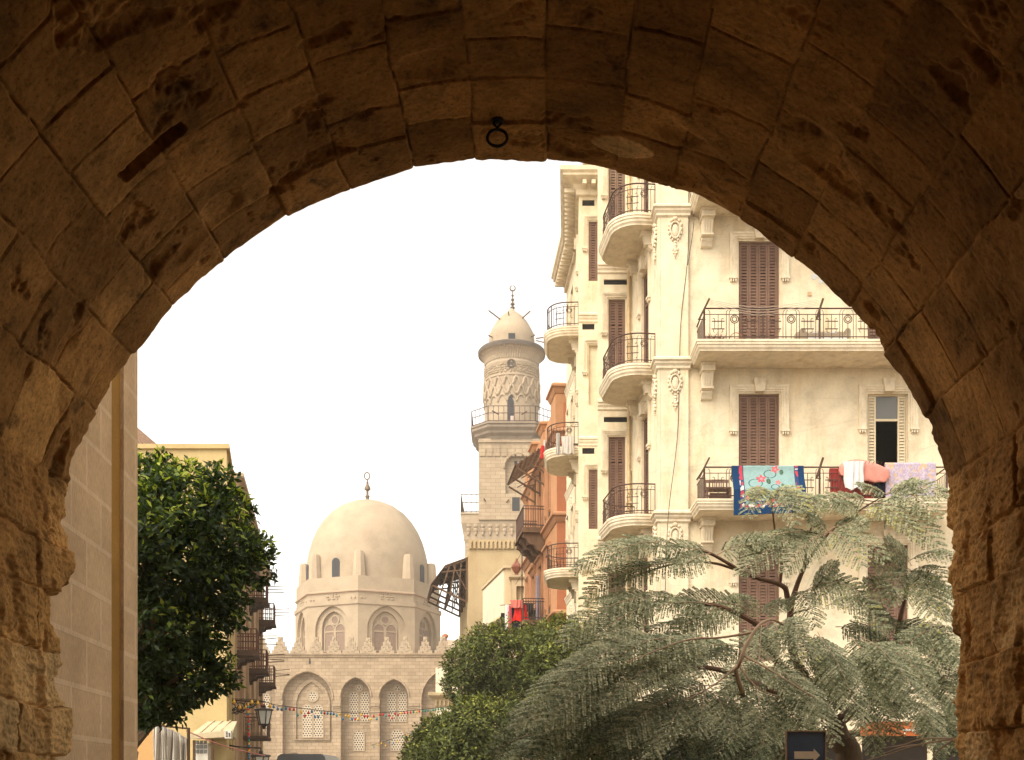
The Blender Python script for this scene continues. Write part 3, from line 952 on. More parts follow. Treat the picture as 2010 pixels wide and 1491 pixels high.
        if proto is None:
            proto = window_part(root, M, c[1] - c[0], zt - z0, 4, drop=1.0)
        else:
            copy_tree(proto, M, root)
    # oblique doors and the narrow return windows
    for k, f in enumerate(FL):
        window_part(root, MA @ T(1.25, 0, f + 0.02), 0.9, 3.13, 2, key=True, drop=1.0, name='balcony_door')
    pr = None
    for k, f in enumerate(FL):
        M = MR1 @ T(w1[0], 0, f + 0.55)
        if k == 0: window_part(root, M, w1[1] - w1[0], 2.53, 2, M_brown_grey, drop=1.0, key=False, mw=0.17, recess=0.06)
        elif pr is None: pr = window_part(root, M, w1[1] - w1[0], 2.53, 2, drop=1.0, key=False, mw=0.17, recess=0.06)
        else: copy_tree(pr, M, root)
    for k, f in enumerate(FL):
        M = MR2 @ T(w2[0], 0, f + 1.1)
        if k in (0, 2): window_part(root, M, w2[1] - w2[0], 2.0, 1, drop=0.9, key=False, mw=0.16, recess=0.05)
        else: surround(w2[1] - w2[0], 2.0, 0.9, 0.16).build('blind_niche', M_trim, root, M, local=True)
    for k, f in enumerate(FL):
        window_part(root, MC @ T(1.3, 0, f + 0.02), 1.0, 3.08, 2, drop=1.0, name='balcony_door')
    prw = None
    for f in FL:
        for x in (0.5, 2.0):
            M = MD @ T(x, 0, f + 0.9)
            if prw is None: prw = window_part(root, M, 0.6, 2.1, 1, drop=0.7, key=False, mw=0.12)
            else: copy_tree(prw, M, root)
    # vents
    for Mv, x0, x1, dz in ((MR1, w1[0] - 0.14, w1[1] + 0.06, 3.52), (MR2, 0.12, 0.53, 3.62)):
        for f in FL[:3]:
            v = MB(); v.box(x0 + 0.005, x1 - 0.005, 0.06, 0.1, f + dz + 0.004, f + dz + (0.155 if dz == 3.52 else 0.195))
            for i in range(3): v.box(x0 + 0.005, x1 - 0.005, 0.03, 0.058, f + dz + 0.03 + i * 0.045, f + dz + 0.045 + i * 0.045)
            v.build('vent', M_dark_hole, root, Mv, local=True)
    # string courses at each floor, roof cornices
    band = [(0, 0.09), (0.06, 0.09), (0.15, 0.03), (0.15, -0.02), (0.10, -0.05), (0.10, -0.10), (0.05, -0.16), (0.05, -0.22), (0, -0.26)]
    plan_in = [P7, P6, P5, P4, P3, P2]
    pil = [P2, (P1[0] - 0.06, YF + 0.452), (P1[0] - 0.06, YF - 0.10), (4.80, YF - 0.10), (4.80, YF), (4.90, YF)]
    for f in FL[:3]:
        for pth, k in (([P3, P2], 0.7), ([P5, P4], 0.6), ([P7, P6], 0.6), (pil, 1.0)):
            s = MB(); s.sweep(pth, [(o * k, z + f - (0.1 if k == 1.0 else 0.05)) for o, z in band])
            s.build('string_course', M_trim, root)
    cor = [(0, 0.0), (0.62, 0.0), (0.62, -0.14), (0.54, -0.2), (0.54, -0.27), (0.40, -0.33), (0.20, -0.40), (0.10, -0.52), (0.10, -0.7), (0, -0.72)]
    s = MB()
    s.sweep([P7, P6, P5, P4], [(o, z + H2 + 0.05) for o, z in cor])
    def dentils(p, q, z, out=0.12, step=0.3, sz=0.13, ln=0.36):
        M, L = frame(p, q)
        x = 0.1
        while x < L - 0.1:
            s.box(x, x + sz, -out - ln, -out, z, z + 0.13, M); x += step
    for p, q in ((P5, P4), (P6, P5), (P7, P6)): dentils(p, q, H2 - 0.47)
    s.build('cornice', M_trim, root)
    s = MB()
    s.sweep([P4, P3, P2, P1, P10], [(o, z + H + 0.05) for o, z in cor])
    s.sweep([(3.3, 44.2), (3.3, 38.4), (16, 38.4)], [(o, z + H2 + 3.25) for o, z in cor])
    for p, q in ((P3, P2), (P2, P1), (P1, P10)): dentils(p, q, H - 0.47)
    dentils((3.3, 44.2), (3.3, 38.4), H2 + 2.73)
    s.build('cornice', M_trim, root)
    # corner pilaster
    s = MB()
    s.box(4.04, 4.80, YF - 0.10, YF - 0.001, 0.0, H - 0.7)
    s.box(4.034 - 0.06, 4.0345, YF - 0.10, YF + 0.45, 0.0, H - 0.71)
    s.build('corner_pilaster', M_cream, root)
    for f, ov in ((FL[0], False), (FL[1], False), (FL[2], True), (FL[3], False)):
        cartouche(ov).build('cartouche', M_trim, root, T(4.44, YF - 0.10, f - 0.33), smooth=True, local=True)
        cartouche(ov).build('cartouche', M_trim, root, MA @ T(LA - 0.3, -0.06, f - 0.33), smooth=True, local=True)
    for M in (MD @ T(LD - 0.4, 0, 0), MD @ T(1.5, 0, 0)):
        for f in FL[:3]: cartouche(False).build('cartouche', M_trim, root, M @ T(0, 0, f - 0.4), smooth=True, local=True)
    # shallow joint panels of the facade
    # front balconies
    bx0, bx1, d = 4.92, 11.55, 1.22
    def front_balcony(f):
        M = T(bx0, YF, f)
        L = bx1 - bx0
        m = MB()
        m.sweep([(0, 0), (0, -d), (L, -d), (L, 0)], SLAB)
        m.add([(0, 0, 0), (L, 0, 0), (L, -d, 0), (0, -d, 0)], [(0, 1, 2, 3)])
        m.add([(0.06, 0, -0.28), (L - 0.06, 0, -0.28), (L - 0.06, -d + 0.06, -0.28), (0.06, -d + 0.06, -0.28)], [(0, 1, 2, 3)])
        r_ = m.build('balcony', M_trim, root, M, local=True)
        h = 0.86
        g = MB()
        xl, xr, y = 0.13, L - 0.13, -d + 0.06
        for z, rr in ((h, 0.022), (h - 0.155, 0.011), (0.115, 0.015)):
            g.tube([(xl, 0, z), (xl, y, z), (xr, y, z), (xr, 0, z)], rr, 5)
        per = 1.49
        c0 = X_(1442, 29.42) - bx0
        def bal(x, yy=None, dx=(1, 0)):
            g.tube([(x, y, 0.0), (x, y, h - 0.15)], 0.009, 4)
        circ = [c0 + per * i for i in range(-1, 5) if 0.1 < c0 + per * i < L - 0.2]
        mot = [c + s_ * 0.43 for c in [c0 + per * i for i in range(-1, 6)] for s_ in (-1, 1) if 0.3 < c + s_ * 0.43 < L - 0.3]
        posts = [c0 + per * (i + 0.5) for i in range(-1, 5) if 0.2 < c0 + per * (i + 0.5) < L - 0.1]
        for c in circ:
            for rr in (0.105, 0.062):
                g.tube([(c + rr * math.cos(2 * math.pi * j / 14), y, h - 0.28 + rr * math.sin(2 * math.pi * j / 14)) for j in range(14)], 0.013, 4, closed=True)
            for x in (c - 0.14, c, c + 0.14):
                g.tube([(x, y, 0.0), (x, y, (h - 0.385) if x == c else h - 0.15)], 0.009, 4)
            for s_ in (-1, 1):
                x = c + s_ * 0.14
                g.tube([(x, y, h - 0.16), (x - s_ * 0.01, y, h - 0.07), (x - s_ * 0.05, y, h - 0.04)], 0.008, 4)
                g.tube([(x, y, 0.14), (x - s_ * 0.01, y, 0.05), (x - s_ * 0.06, y, 0.02)], 0.008, 4)
        for c in mot:
            for dz in (0.335, 0.535):
                g.bar((c - 0.17, y, h - dz), (c + 0.17, y, h - dz), 0.014, 0.024)
            for x in (-0.09, 0, 0.09):
                g.tube([(c + x, y, h - 0.535), (c + x, y, h - (0.15 if x == 0 else 0.30))], 0.009, 4)
            g.tube([(c, y, 0.0), (c, y, h - 0.535)], 0.009, 4)
            for s_ in (-1, 1):
                x = c + s_ * 0.09
                g.tube([(x, y, h - 0.30), (x + s_ * 0.005, y, h - 0.27), (x + s_ * 0.035, y, h - 0.255), (x + s_ * 0.05, y, h - 0.28)], 0.009, 4)
                x = c + s_ * 0.12
                g.tube([(x, y, h - 0.535), (x, y, h - 0.61), (x - s_ * 0.03, y, h - 0.63)], 0.008, 4)
            for x in (c - 0.215, c + 0.215):
                g.tube([(x, y, 0.0), (x, y, h - 0.15)], 0.009, 4)
                s_ = 1 if x > c else -1
                g.tube([(x, y, h - 0.15), (x + s_ * 0.01, y, h - 0.07), (x + s_ * 0.05, y, h - 0.04)], 0.008, 4)
        for c in posts:
            g.box(c - 0.022, c + 0.022, y - 0.022, y + 0.022, 0.001, h - 0.001)
        for x in (xl, xr):
            g.box(x - 0.022, x + 0.022, y - 0.022, y + 0.022, 0.001, h - 0.001)
            for i in range(1, 9):
                yy = y * i / 9
                g.tube([(x, yy, 0), (x, yy, h - 0.15)], 0.009, 4)
        g.build('railing', M_rail, r_, M, local=True)
        for x in (xl, c0 + per * 1.5, xr - 0.02):
            s_ = MB()
            tx = 0.16 if x < 1 else (0.10 if x < 5 else -0.12)
            s_.bar((x - tx * 0.9, y - 0.03, h - 0.30), (x + tx * 0.8, y - 0.05, h + 0.24), 0.055, 0.045)
            s_.bar((x - tx * 0.9 - 0.03, y - 0.03, h - 0.30), (x + 0.03, y - 0.03, h - 0.30), 0.02, 0.02)
            s_.build('drying_rack_arm', M_wood, r_, M, local=True)
        console(0.92, sz=0.74).build('bracket', M_trim, r_, M @ T(0.37, 0, -0.281), local=True)
        return r_
    fb = front_balcony(FL[1])
    for f in (FL[0], FL[2]): copy_tree(fb, T(bx0, YF, f), root)
    # bow balconies: near row on the oblique wall, far row further up the street
    nb = bow_balcony(root, MA @ T(0.35, 0, FL[0]))
    for f in FL[1:3]: copy_tree(nb, MA @ T(0.35, 0, f), root)
    for f in FL[:3]: copy_tree(nb, MC @ T(0.25, 0, f), root)
    # pipes and slack cables
    s = MB(); x, y = P2[0] - 0.10, P2[1] - 0.10
    s.tube([(x, y, 0.1), (x, y, H - 0.8)], 0.055, 8)
    for f in FL: s.box(x - 0.08, x + 0.08, y - 0.08, y + 0.099, f + 1.0, f + 1.08)
    s.build('drainpipe', M_pipe, root)
    s = MB()
    for pts in ([P(1352, 340, 30.45), P(1350, 500, 30.5), P(1336, 640, 30.47), P(1330, 850, 30.47), P(1312, 1010, 30.3), P(1305, 1180, 30.45)],
                [P(1340, 330, 30.4), P(1362, 420, 30.5), P(1350, 520, 30.5)]):
        s.tube(catmull(pts, 8), 0.009, 4)
    s.build('wall_cable', M_cable, root)
    # small wall fittings
    s = MB(); s.box(8.12 - 0.05, 8.12 + 0.05, YF - 0.03, YF + 0.01, Z_(577, YF) - 0.05, Z_(577, YF) + 0.05); s.build('switch_box', plain('beige_plastic', (0.5, 0.33, 0.18), 0.5), root)
    return root
cream_house()
# ------------------------------------------------------------------ orange house up the street
M_orange = weathered('orange_stucco', (0.45, 0.23, 0.115), 0.18, 0.9, 0.35, (0.38, 0.2, 0.1), (3, 3, 0.4), 0.3, 20)
M_orange_d = weathered('terracotta_paint', (0.38, 0.14, 0.066), 0.16, 0.9, 0.25, (0.3, 0.12, 0.06), (3, 3, 0.4), 0.3, 20)
M_orange_t = weathered('orange_trim', (0.42, 0.215, 0.115), 0.16, 2, 0.35, (0.3, 0.16, 0.08), (4, 4, 1), 0.3, 25)
M_tan = weathered('ochre_tan_stucco', (0.45, 0.34, 0.195), 0.18, 0.5, 0.6, (0.30, 0.19, 0.08), (1.6, 1.6, 0.2), 0.3, 12)
M_beige = weathered('beige_stucco', (0.58, 0.45, 0.28), 0.14, 0.8, 0.35, (0.32, 0.2, 0.1), (2, 2, 0.3), 0.3, 14)
M_white_w = weathered('pale_wall_paint', (0.72, 0.62, 0.46), 0.08, 0.8, 0.2, (0.45, 0.34, 0.2), (2, 2, 0.3), 0.2, 14)
M_timber = weathered('weathered_timber', (0.13, 0.075, 0.045), 0.3, 3, 0.3, (0.28, 0.18, 0.1), (8, 8, 1), 0.3, 30)

def orange_house():
    A, B, C = (X_(1093, 46.9), 46.9), (X_(1030, 58), 58.0), (4.4, 46.9)
    root = thing('townhouse', 'orange painted townhouse with brown shutters and a corbelled balcony beyond the cream house', 'house', (3, 52, 0))
    H = 17.6
    M, L = frame(B, A)                            # street facade, near end at local x = L
    MS, LS = frame(A, C)
    def sx(y): return L * (58.0 - y) / (58.0 - 46.9)
    cols = [(sx(49.4), 1.15), (sx(51.9), 1.15), (sx(54.4), 1.1), (sx(56.7), 1.0)]
    lv = [13.15, 9.0, 4.9]
    b = MB(); b.M = M
    b.wall(rect(0, L, 0, H), [rect(x - w / 2, x + w / 2, f + 0.02, f + 2.95) for f in lv for x, w in cols], 0.22)
    b.M = None
    b.add([(*A, 0), (*B, 0), (C[0], 58, 0), (*C, 0), (*A, H), (*B, H), (C[0], 58, H), (*C, H)], [(1, 2, 6, 5), (2, 3, 7, 6), (4, 5, 6, 7)])
    b.build('wall', M_orange, root)
    b = MB(); b.M = MS; b.wall(rect(0, LS, 0, H), []); b.build('side_wall', M_orange_d, root)
    pr = None
    for f in lv:
        for i, (x, w) in enumerate(cols):
            Mw = M @ T(x - w / 2, 0, f + 0.02)
            if pr is None or abs(w - 1.15) > 0.01:
                p_ = window_part(root, Mw, w, 2.93, 2, drop=2.5, key=False, mw=0.14)
                for ch in p_.children:
                    if ch.name.startswith('surround'): ch.data.materials[0] = M_orange_t
                if pr is None: pr = p_
            else: copy_tree(pr, Mw, root)
    band = [(0, 0.12), (0.10, 0.12), (0.24, 0.03), (0.24, -0.05), (0.14, -0.10), (0.10, -0.2), (0.04, -0.3), (0, -0.32)]
    for f in (12.9, 8.8, 16.4):
        s = MB(); s.sweep([B, A, (A[0] + 0.9, A[1])], [(o, z + f) for o, z in band]); s.build('string_course', M_orange_t, root)
    for x, w in cols[:3]:
        for f in (lv[0] - 1.35, lv[1] - 1.3):
            s = MB(); s.sweep([(x - w / 2 - 0.25, 0), (x + w / 2 + 0.25, 0)], [(o * 0.9, z + f + 0.25) for o, z in band], M=M)
            s.build('window_hood', M_orange_t, root)
    # parapet with stepped piers
    for k, (y0, y1, z) in enumerate(((46.9, 48.3, 18.4), (50.6, 51.5, 18.0), (53.6, 54.5, 18.0), (56.6, 57.6, 18.0))):
        s = MB(); s.box(sx(y1), sx(y0) + (0.03 if k == 0 else 0), -0.06, 0.5, H - 1.2, z - 0.25, M)
        s.sweep([(sx(y1), 0.5), (sx(y1), -0.06), (sx(y0) + 0.03, -0.06), (sx(y0) + 0.03, 0.5)], [(o * 0.8, zz + z - 0.12) for o, zz in band], M=M)
        s.add([(sx(y1), 0.5, z - 0.02), (sx(y0), 0.5, z - 0.02), (sx(y0), -0.06, z - 0.02), (sx(y1), -0.06, z - 0.02)], [(0, 1, 2, 3)], M)
        s.build('parapet_pier', M_orange, root)
    # balcony with boxed wooden corbels
    y0, y1, pj = 50.3, 53.2, 1.02
    x1, x0 = sx(y0), sx(y1)
    f = 13.15
    s = MB(); s.M = M
    s.box(x0, x1, -pj, -0.001, f - 0.16, f)
    s.box(x0 - 0.05, x1 + 0.05, -pj - 0.05, -0.001, f - 0.24, f - 0.161)
    for i in range(3):
        xa = x0 + 0.1 + (x1 - x0 - 0.5) * i / 2
        prof = [(-0.002, f - 0.242), (-pj + 0.03, f - 0.242), (-pj + 0.02, f - 0.42), (-pj + 0.16, f - 0.5), (-pj + 0.30, f - 0.72), (-pj + 0.52, f - 0.78), (-pj + 0.66, f - 1.0), (-0.2, f - 1.08), (-0.002, f - 1.2)]
        s.prism(prof, 'x', xa, xa + 0.32)
    s.box(x0 + 0.15, x1 - 0.15, -pj + 0.3, -0.002, f - 0.6, f - 0.2421)
    s.M = None
    bal = s.build('balcony', M_timber, root)
    s = MB(); s.M = M
    railing = [(x0 + 0.02, 0), (x0 + 0.02, -pj + 0.03), (x1 - 0.02, -pj + 0.03), (x1 - 0.02, 0)]
    for z in (0.95, 0.82, 0.1):
        s.tube([(p[0], p[1], f + z) for p in railing], 0.025, 5)
    for (xa, ya), (xb, yb) in zip(railing[:-1], railing[1:]):
        n = int(max(abs(xb - xa), abs(yb - ya)) / 0.1)
        for i in range(n + 1):
            t = i / n
            s.tube([(xa + (xb - xa) * t, ya + (yb - ya) * t, f), (xa + (xb - xa) * t, ya + (yb - ya) * t, f + 0.9)], 0.012, 4)
    s.M = None
    s.build('railing', M_rail, bal)
    # lower balcony where the washing hangs
    f2 = 9.0
    s = MB(); s.M = M
    s.box(x0, x1, -pj, -0.001, f2 - 0.2, f2)
    for i in range(3):
        xa = x0 + 0.1 + (x1 - x0 - 0.5) * i / 2
        s.prism([(-0.002, f2 - 0.202), (-pj + 0.05, f2 - 0.202), (-pj + 0.3, f2 - 0.6), (-0.3, f2 - 0.9), (-0.002, f2 - 1.1)], 'x', xa, xa + 0.3)
    s.M = None
    bal2 = s.build('balcony', M_timber, root)
    s = MB(); s.M = M
    for z in (0.95, 0.82, 0.1):
        s.tube([(p[0], p[1], f2 + z) for p in railing], 0.025, 5)
    for (xa, ya), (xb, yb) in zip(railing[:-1], railing[1:]):
        n = int(max(abs(xb - xa), abs(yb - ya)) / 0.1)
        for i in range(n + 1):
            t = i / n
            s.tube([(xa + (xb - xa) * t, ya + (yb - ya) * t, f2), (xa + (xb - xa) * t, ya + (yb - ya) * t, f2 + 0.9)], 0.012, 4)
    for z in (2.1, 3.1):
        s.tube([(x0 - 0.1, -pj, f2 + z), (x1 - 0.5, -pj, f2 + z)], 0.012, 4)
    s.bar((x1 - 0.5, -pj + 0.02, f2), (x1 - 0.5, -pj + 0.02, f2 + 3.2), 0.05)
    s.M = None
    s.build('railing', M_rail, bal2)
    # lattice canopy over the upper balcony
    zt = Z_(877, 50.5); zl = Z_(938, 51.5)
    s = MB(); s.M = M
    ca, cb_ = x0 - 0.4, x1 - 0.1
    for i in range(12):
        x = ca + (cb_ - ca) * i / 11
        s.bar((x, -0.05, zt), (x, -1.35, zl + 0.2), 0.06, 0.05)
    for i in range(6):
        t = i / 5
        s.bar((ca - 0.05, -0.05 - 1.3 * t, zt + (zl + 0.2 - zt) * t + 0.05), (cb_ + 0.05, -0.05 - 1.3 * t, zt + (zl + 0.2 - zt) * t + 0.05), 0.05)
    for x in (ca, (ca + cb_) / 2, cb_):
        s.bar((x, -0.03, zl - 0.6), (x, -1.3, zl + 0.12), 0.07)
        s.bar((x, -0.03, zl - 0.7), (x, -0.03, zt), 0.07)
        for k in range(3): s.bar((x, -0.03, zl - 0.1 + 0.35 * k), (x, -0.3 - 0.3 * k, zl + 0.2 - 0.05 * k), 0.04)
    s.M = None
    s.build('lattice_canopy', M_timber, root)
    return M, (x0, x1, pj), sx
OR_M, (OR_X0, OR_X1, OR_PJ), OR_SX = orange_house()

# ------------------------------------------------------------------ low beige house with a lantern on its parapet
def beige_house():
    root = thing('low_house', 'low beige house with a pale blank wall, beside the orange townhouse', 'house', (0.5, 64, 0))
    b = MB()
    A, B, C = (X_(992, 61.5), 61.5), (X_(948, 68.5), 68.5), (X_(1003, 61.5), 61.5)
    zt = Z_(1112, 61.5)
    b.prism([A, C, (X_(1003, 61.5) + 0.05, 68.5), B], 'z', 0, zt)
    b.build('wall', M_beige, root)
    M, L = frame(B, A)
    s = MB(); s.box(0.2, L - 0.25, -0.05, -0.001, Z_(1220, 62), zt - 0.15, M); s.build('blank_wall', M_white_w, root)
    s = MB(); s.sweep([B, A, C], [(0, -2.6 + zt), (0.35, -2.7 + zt), (0.45, -2.9 + zt), (0.3, -3.1 + zt), (0, -3.15 + zt)]); s.sweep([B, A, C], [(0, 0.05 + zt), (0.12, 0.05 + zt), (0.12, zt - 0.08), (0, zt - 0.1)])
    s.build('eaves', M_beige, root)
    # right wing with an opening, lower
    s = MB(); x0, x1 = X_(1003.5, 61), X_(1040, 61)
    s.M = T(x0, 61, 0)
    zw = Z_(1132, 61)
    s.wall(rect(0, x1 - x0, 0, zw), [rect(0.28, 0.28 + 0.42, Z_(1180, 61), Z_(1150, 61))], 0.3)
    s.M = None
    s.add([(x0, 61, 0), (x0, 63, 0), (x0, 63, zw), (x0, 61, zw), (x1, 61, zw), (x1, 63, zw)], [(0, 1, 2, 3), (3, 2, 5, 4)])
    s.sweep([(x0, 63), (x0, 61), (x1, 61)], [(0, zw + 0.08), (0.14, zw + 0.08), (0.14, zw - 0.02), (0.08, zw - 0.1), (0, zw - 0.14)])
    s.build('wing', M_beige, root)
    t = thing('roof_lantern', 'reddish brown ornamental lantern standing on the beige parapet', 'lantern', (X_(1014, 61.3), 61.5, zw + 0.081))
    x, y, z = X_(1014, 61.3), 61.5, zw + 0.081
    mm = plain('red_brown_paint', (0.22, 0.07, 0.035), 0.6, 0, 0.2)
    b = MB(); b.lathe([(0.26, z), (0.26, z + 0.06), (0.12, z + 0.1), (0.09, z + 0.2), (0.16, z + 0.26), (0.17, z + 0.3)], x, y, 12); b.build('base', mm, t, smooth=True)
    b = MB(); b.lathe([(0.16, z + 0.301), (0.27, z + 0.55), (0.25, z + 0.66), (0.13, z + 0.80), (0.06, z + 0.93), (0.05, z + 1.0), (0.0, z + 1.06)], x, y, 6); b.build('lantern_head', mm, t)
    b = MB()
    for k in range(6):
        a = math.pi / 3 * k
        b.bar((x + 0.19 * math.cos(a), y + 0.19 * math.sin(a), z + 0.31), (x + 0.29 * math.cos(a), y + 0.29 * math.sin(a), z + 0.56), 0.03)
    b.build('ribs', mm, t)
beige_house()

# ------------------------------------------------------------------ tan block with a timber awning
def tan_block():
    root = thing('tan_block', 'plain ochre tan rendered block with carved crest and timber sun awning, below the minaret', 'building', (-3, 74, 0))
    YN = 72.0
    x0, x1 = X_(920, YN), X_(1024, YN)
    far = (X_(902, 80), 80.0)
    zt = Z_(1078, YN)
    b = MB()
    MS, LS = frame(far, (x0, YN))
    b.M = T(x0, YN, 0); b.wall(rect(0, x1 - x0, 0, zt), [])
    b.M = MS
    sl = [rect(1.2 + i * 1.0, 1.2 + i * 1.0 + 0.4, Z_(1262, 75), Z_(1158, 75)) for i in range(6) if 1.6 + i < LS]
    b.wall(rect(0, LS, 0, zt - 0.0), sl, 0.35)
    b.M = None
    b.add([(x1, YN, 0), (x1, 80, 0), (*far, 0), (x1, YN, zt), (x1, 80, zt), (*far, zt), (x0, YN, zt)], [(0, 1, 4, 3), (1, 2, 5, 4), (3, 4, 5, 6)])
    b.build('wall', M_tan, root)
    # carved crest
    s = MB()
    x = x0 + 0.05
    zc = zt
    s.box(x0 + 0.01, x1 - 0.01, YN - 0.04, YN + 0.3, zc + 0.001, zc + 0.62)
    k = 0
    while x < x1 - 0.3:
        s.prism([(x, zc + 0.03), (x + 0.13, zc + 0.03), (x + 0.13, zc + 0.40), (x + 0.20, zc + 0.50), (x + 0.13, zc + 0.58), (x, zc + 0.58), (x - 0.04, zc + 0.45)], 'y', YN - 0.16, YN - 0.041)
        x += 0.27
    s.build('carved_crest', M_tan, root)
    # awning: timber roof sloping out over the street on open brackets
    Ma = MS
    ax0, ax1 = 0.8, LS - 0.6
    zr = Z_(1103, 74); ze = Z_(1150, 76)
    out = 2.4
    s = MB(); s.M = Ma
    s.add([(ax0, -0.02, zr + 0.06), (ax1, -0.02, zr + 0.06), (ax1, -out * 0.62, zr - 0.5), (ax0, -out * 0.62, zr - 0.5), (ax1, -out, ze - 0.5), (ax0, -out, ze - 0.5),
           (ax0, -0.02, zr), (ax1, -0.02, zr), (ax1, -out * 0.62, zr - 0.58), (ax0, -out * 0.62, zr - 0.58), (ax1, -out, ze - 0.56), (ax0, -out, ze - 0.56)],
          [(0, 1, 2, 3), (3, 2, 4, 5), (6, 7, 8, 9), (9, 8, 10, 11), (5, 4, 10, 11), (1, 2, 8, 7), (2, 4, 10, 8), (0, 3, 9, 6), (3, 5, 11, 9)])
    s.M = None
    aw = s.build('awning', M_timber, root)
    s = MB(); s.M = Ma
    zb = Z_(1192, 75)
    for i in range(4):
        x = ax0 + 0.1 + (ax1 - ax0 - 0.2) * i / 3
        s.bar((x, -0.06, zb), (x, -0.06, zr - 0.05), 0.12)
        s.bar((x, -0.06, zb), (x, -out * 0.95, ze - 0.6), 0.11)
        s.bar((x, -0.06, zr - 0.1), (x, -out * 0.62, zr - 0.64), 0.1)
        s.bar((x, -0.06, zr - 0.75), (x, -out * 0.75, zr - 0.95), 0.09)
        for t in (0.25, 0.5, 0.75):
            s.bar((x, -0.06 - out * 0.9 * t, zb + (ze - 0.6 - zb) * t), (x, -0.06 - out * 0.62 * t, zr - 0.1 - 0.5 * t), 0.08)
        s.bar((x, -0.06, zb + 0.7), (x, -0.95, zr - 0.5), 0.07)
    for d, z in ((out * 0.95, ze - 0.62), (out * 0.6, zr - 0.66), (0.1, zr - 0.12), (out * 0.45, (zb + ze) / 2 - 0.3)):
        s.bar((ax0, -d, z), (ax1, -d, z), 0.1)
    s.M = None
    s.build('bracket_frame', M_timber, aw)
    # sloping ledge towards the street at the right foot
    s = MB()
    zl0, zl1 = Z_(1240, 70), Z_(1262, 70)
    s.box(x0 + 2.2, x1, YN - 0.6, YN - 0.001, zl1 - 0.1, zl1 + 0.12)
    s.build('ledge', M_tan, root)
tan_block()

# ------------------------------------------------------------------ the minaret
M_min = ashlar('minaret_stone', (0.42, 0.325, 0.22), (0.36, 0.27, 0.18), (0.22, 0.16, 0.105), 1.1, 0.42, 0.02, var=0.15, stain=0.25, bump=0.4)
M_min_pl = weathered('minaret_plaster', (0.39, 0.302, 0.21), 0.18, 0.5, 0.3, (0.30, 0.20, 0.12), (1.5, 1.5, 0.3), 0.3, 8)
M_min_dk = weathered('minaret_dark_eaves', (0.12, 0.095, 0.075), 0.2, 1.2, 0.3, (0.18, 0.12, 0.08), (2, 2, 0.5), 0.3, 10)
M_min_mid = weathered('minaret_grey_cornice', (0.25, 0.195, 0.145), 0.18, 1.2, 0.3, (0.14, 0.1, 0.07), (2, 2, 0.5), 0.3, 10)
M_void = plain('painted_opening_gloom', (0.035, 0.035, 0.04), 0.9)  # dark solid colour in place of the shade in doors and windows
M_bronze = plain('old_bronze', (0.13, 0.085, 0.045), 0.5, 0.3, 0.3, 6)

def crescent(b, cx, cy, cz, R, r, axis='x'):
    n = 20
    path, rs = [], []
    for i in range(n + 1):
        a = math.radians(97) + 2 * math.pi * i / n * 0.962
        path.append((cx + R * math.cos(a), cy, cz + R * math.sin(a)))
        rs.append(r * (0.45 + 0.75 * math.sin(math.pi * i / n)))
    b.tube(path, rs, 6)

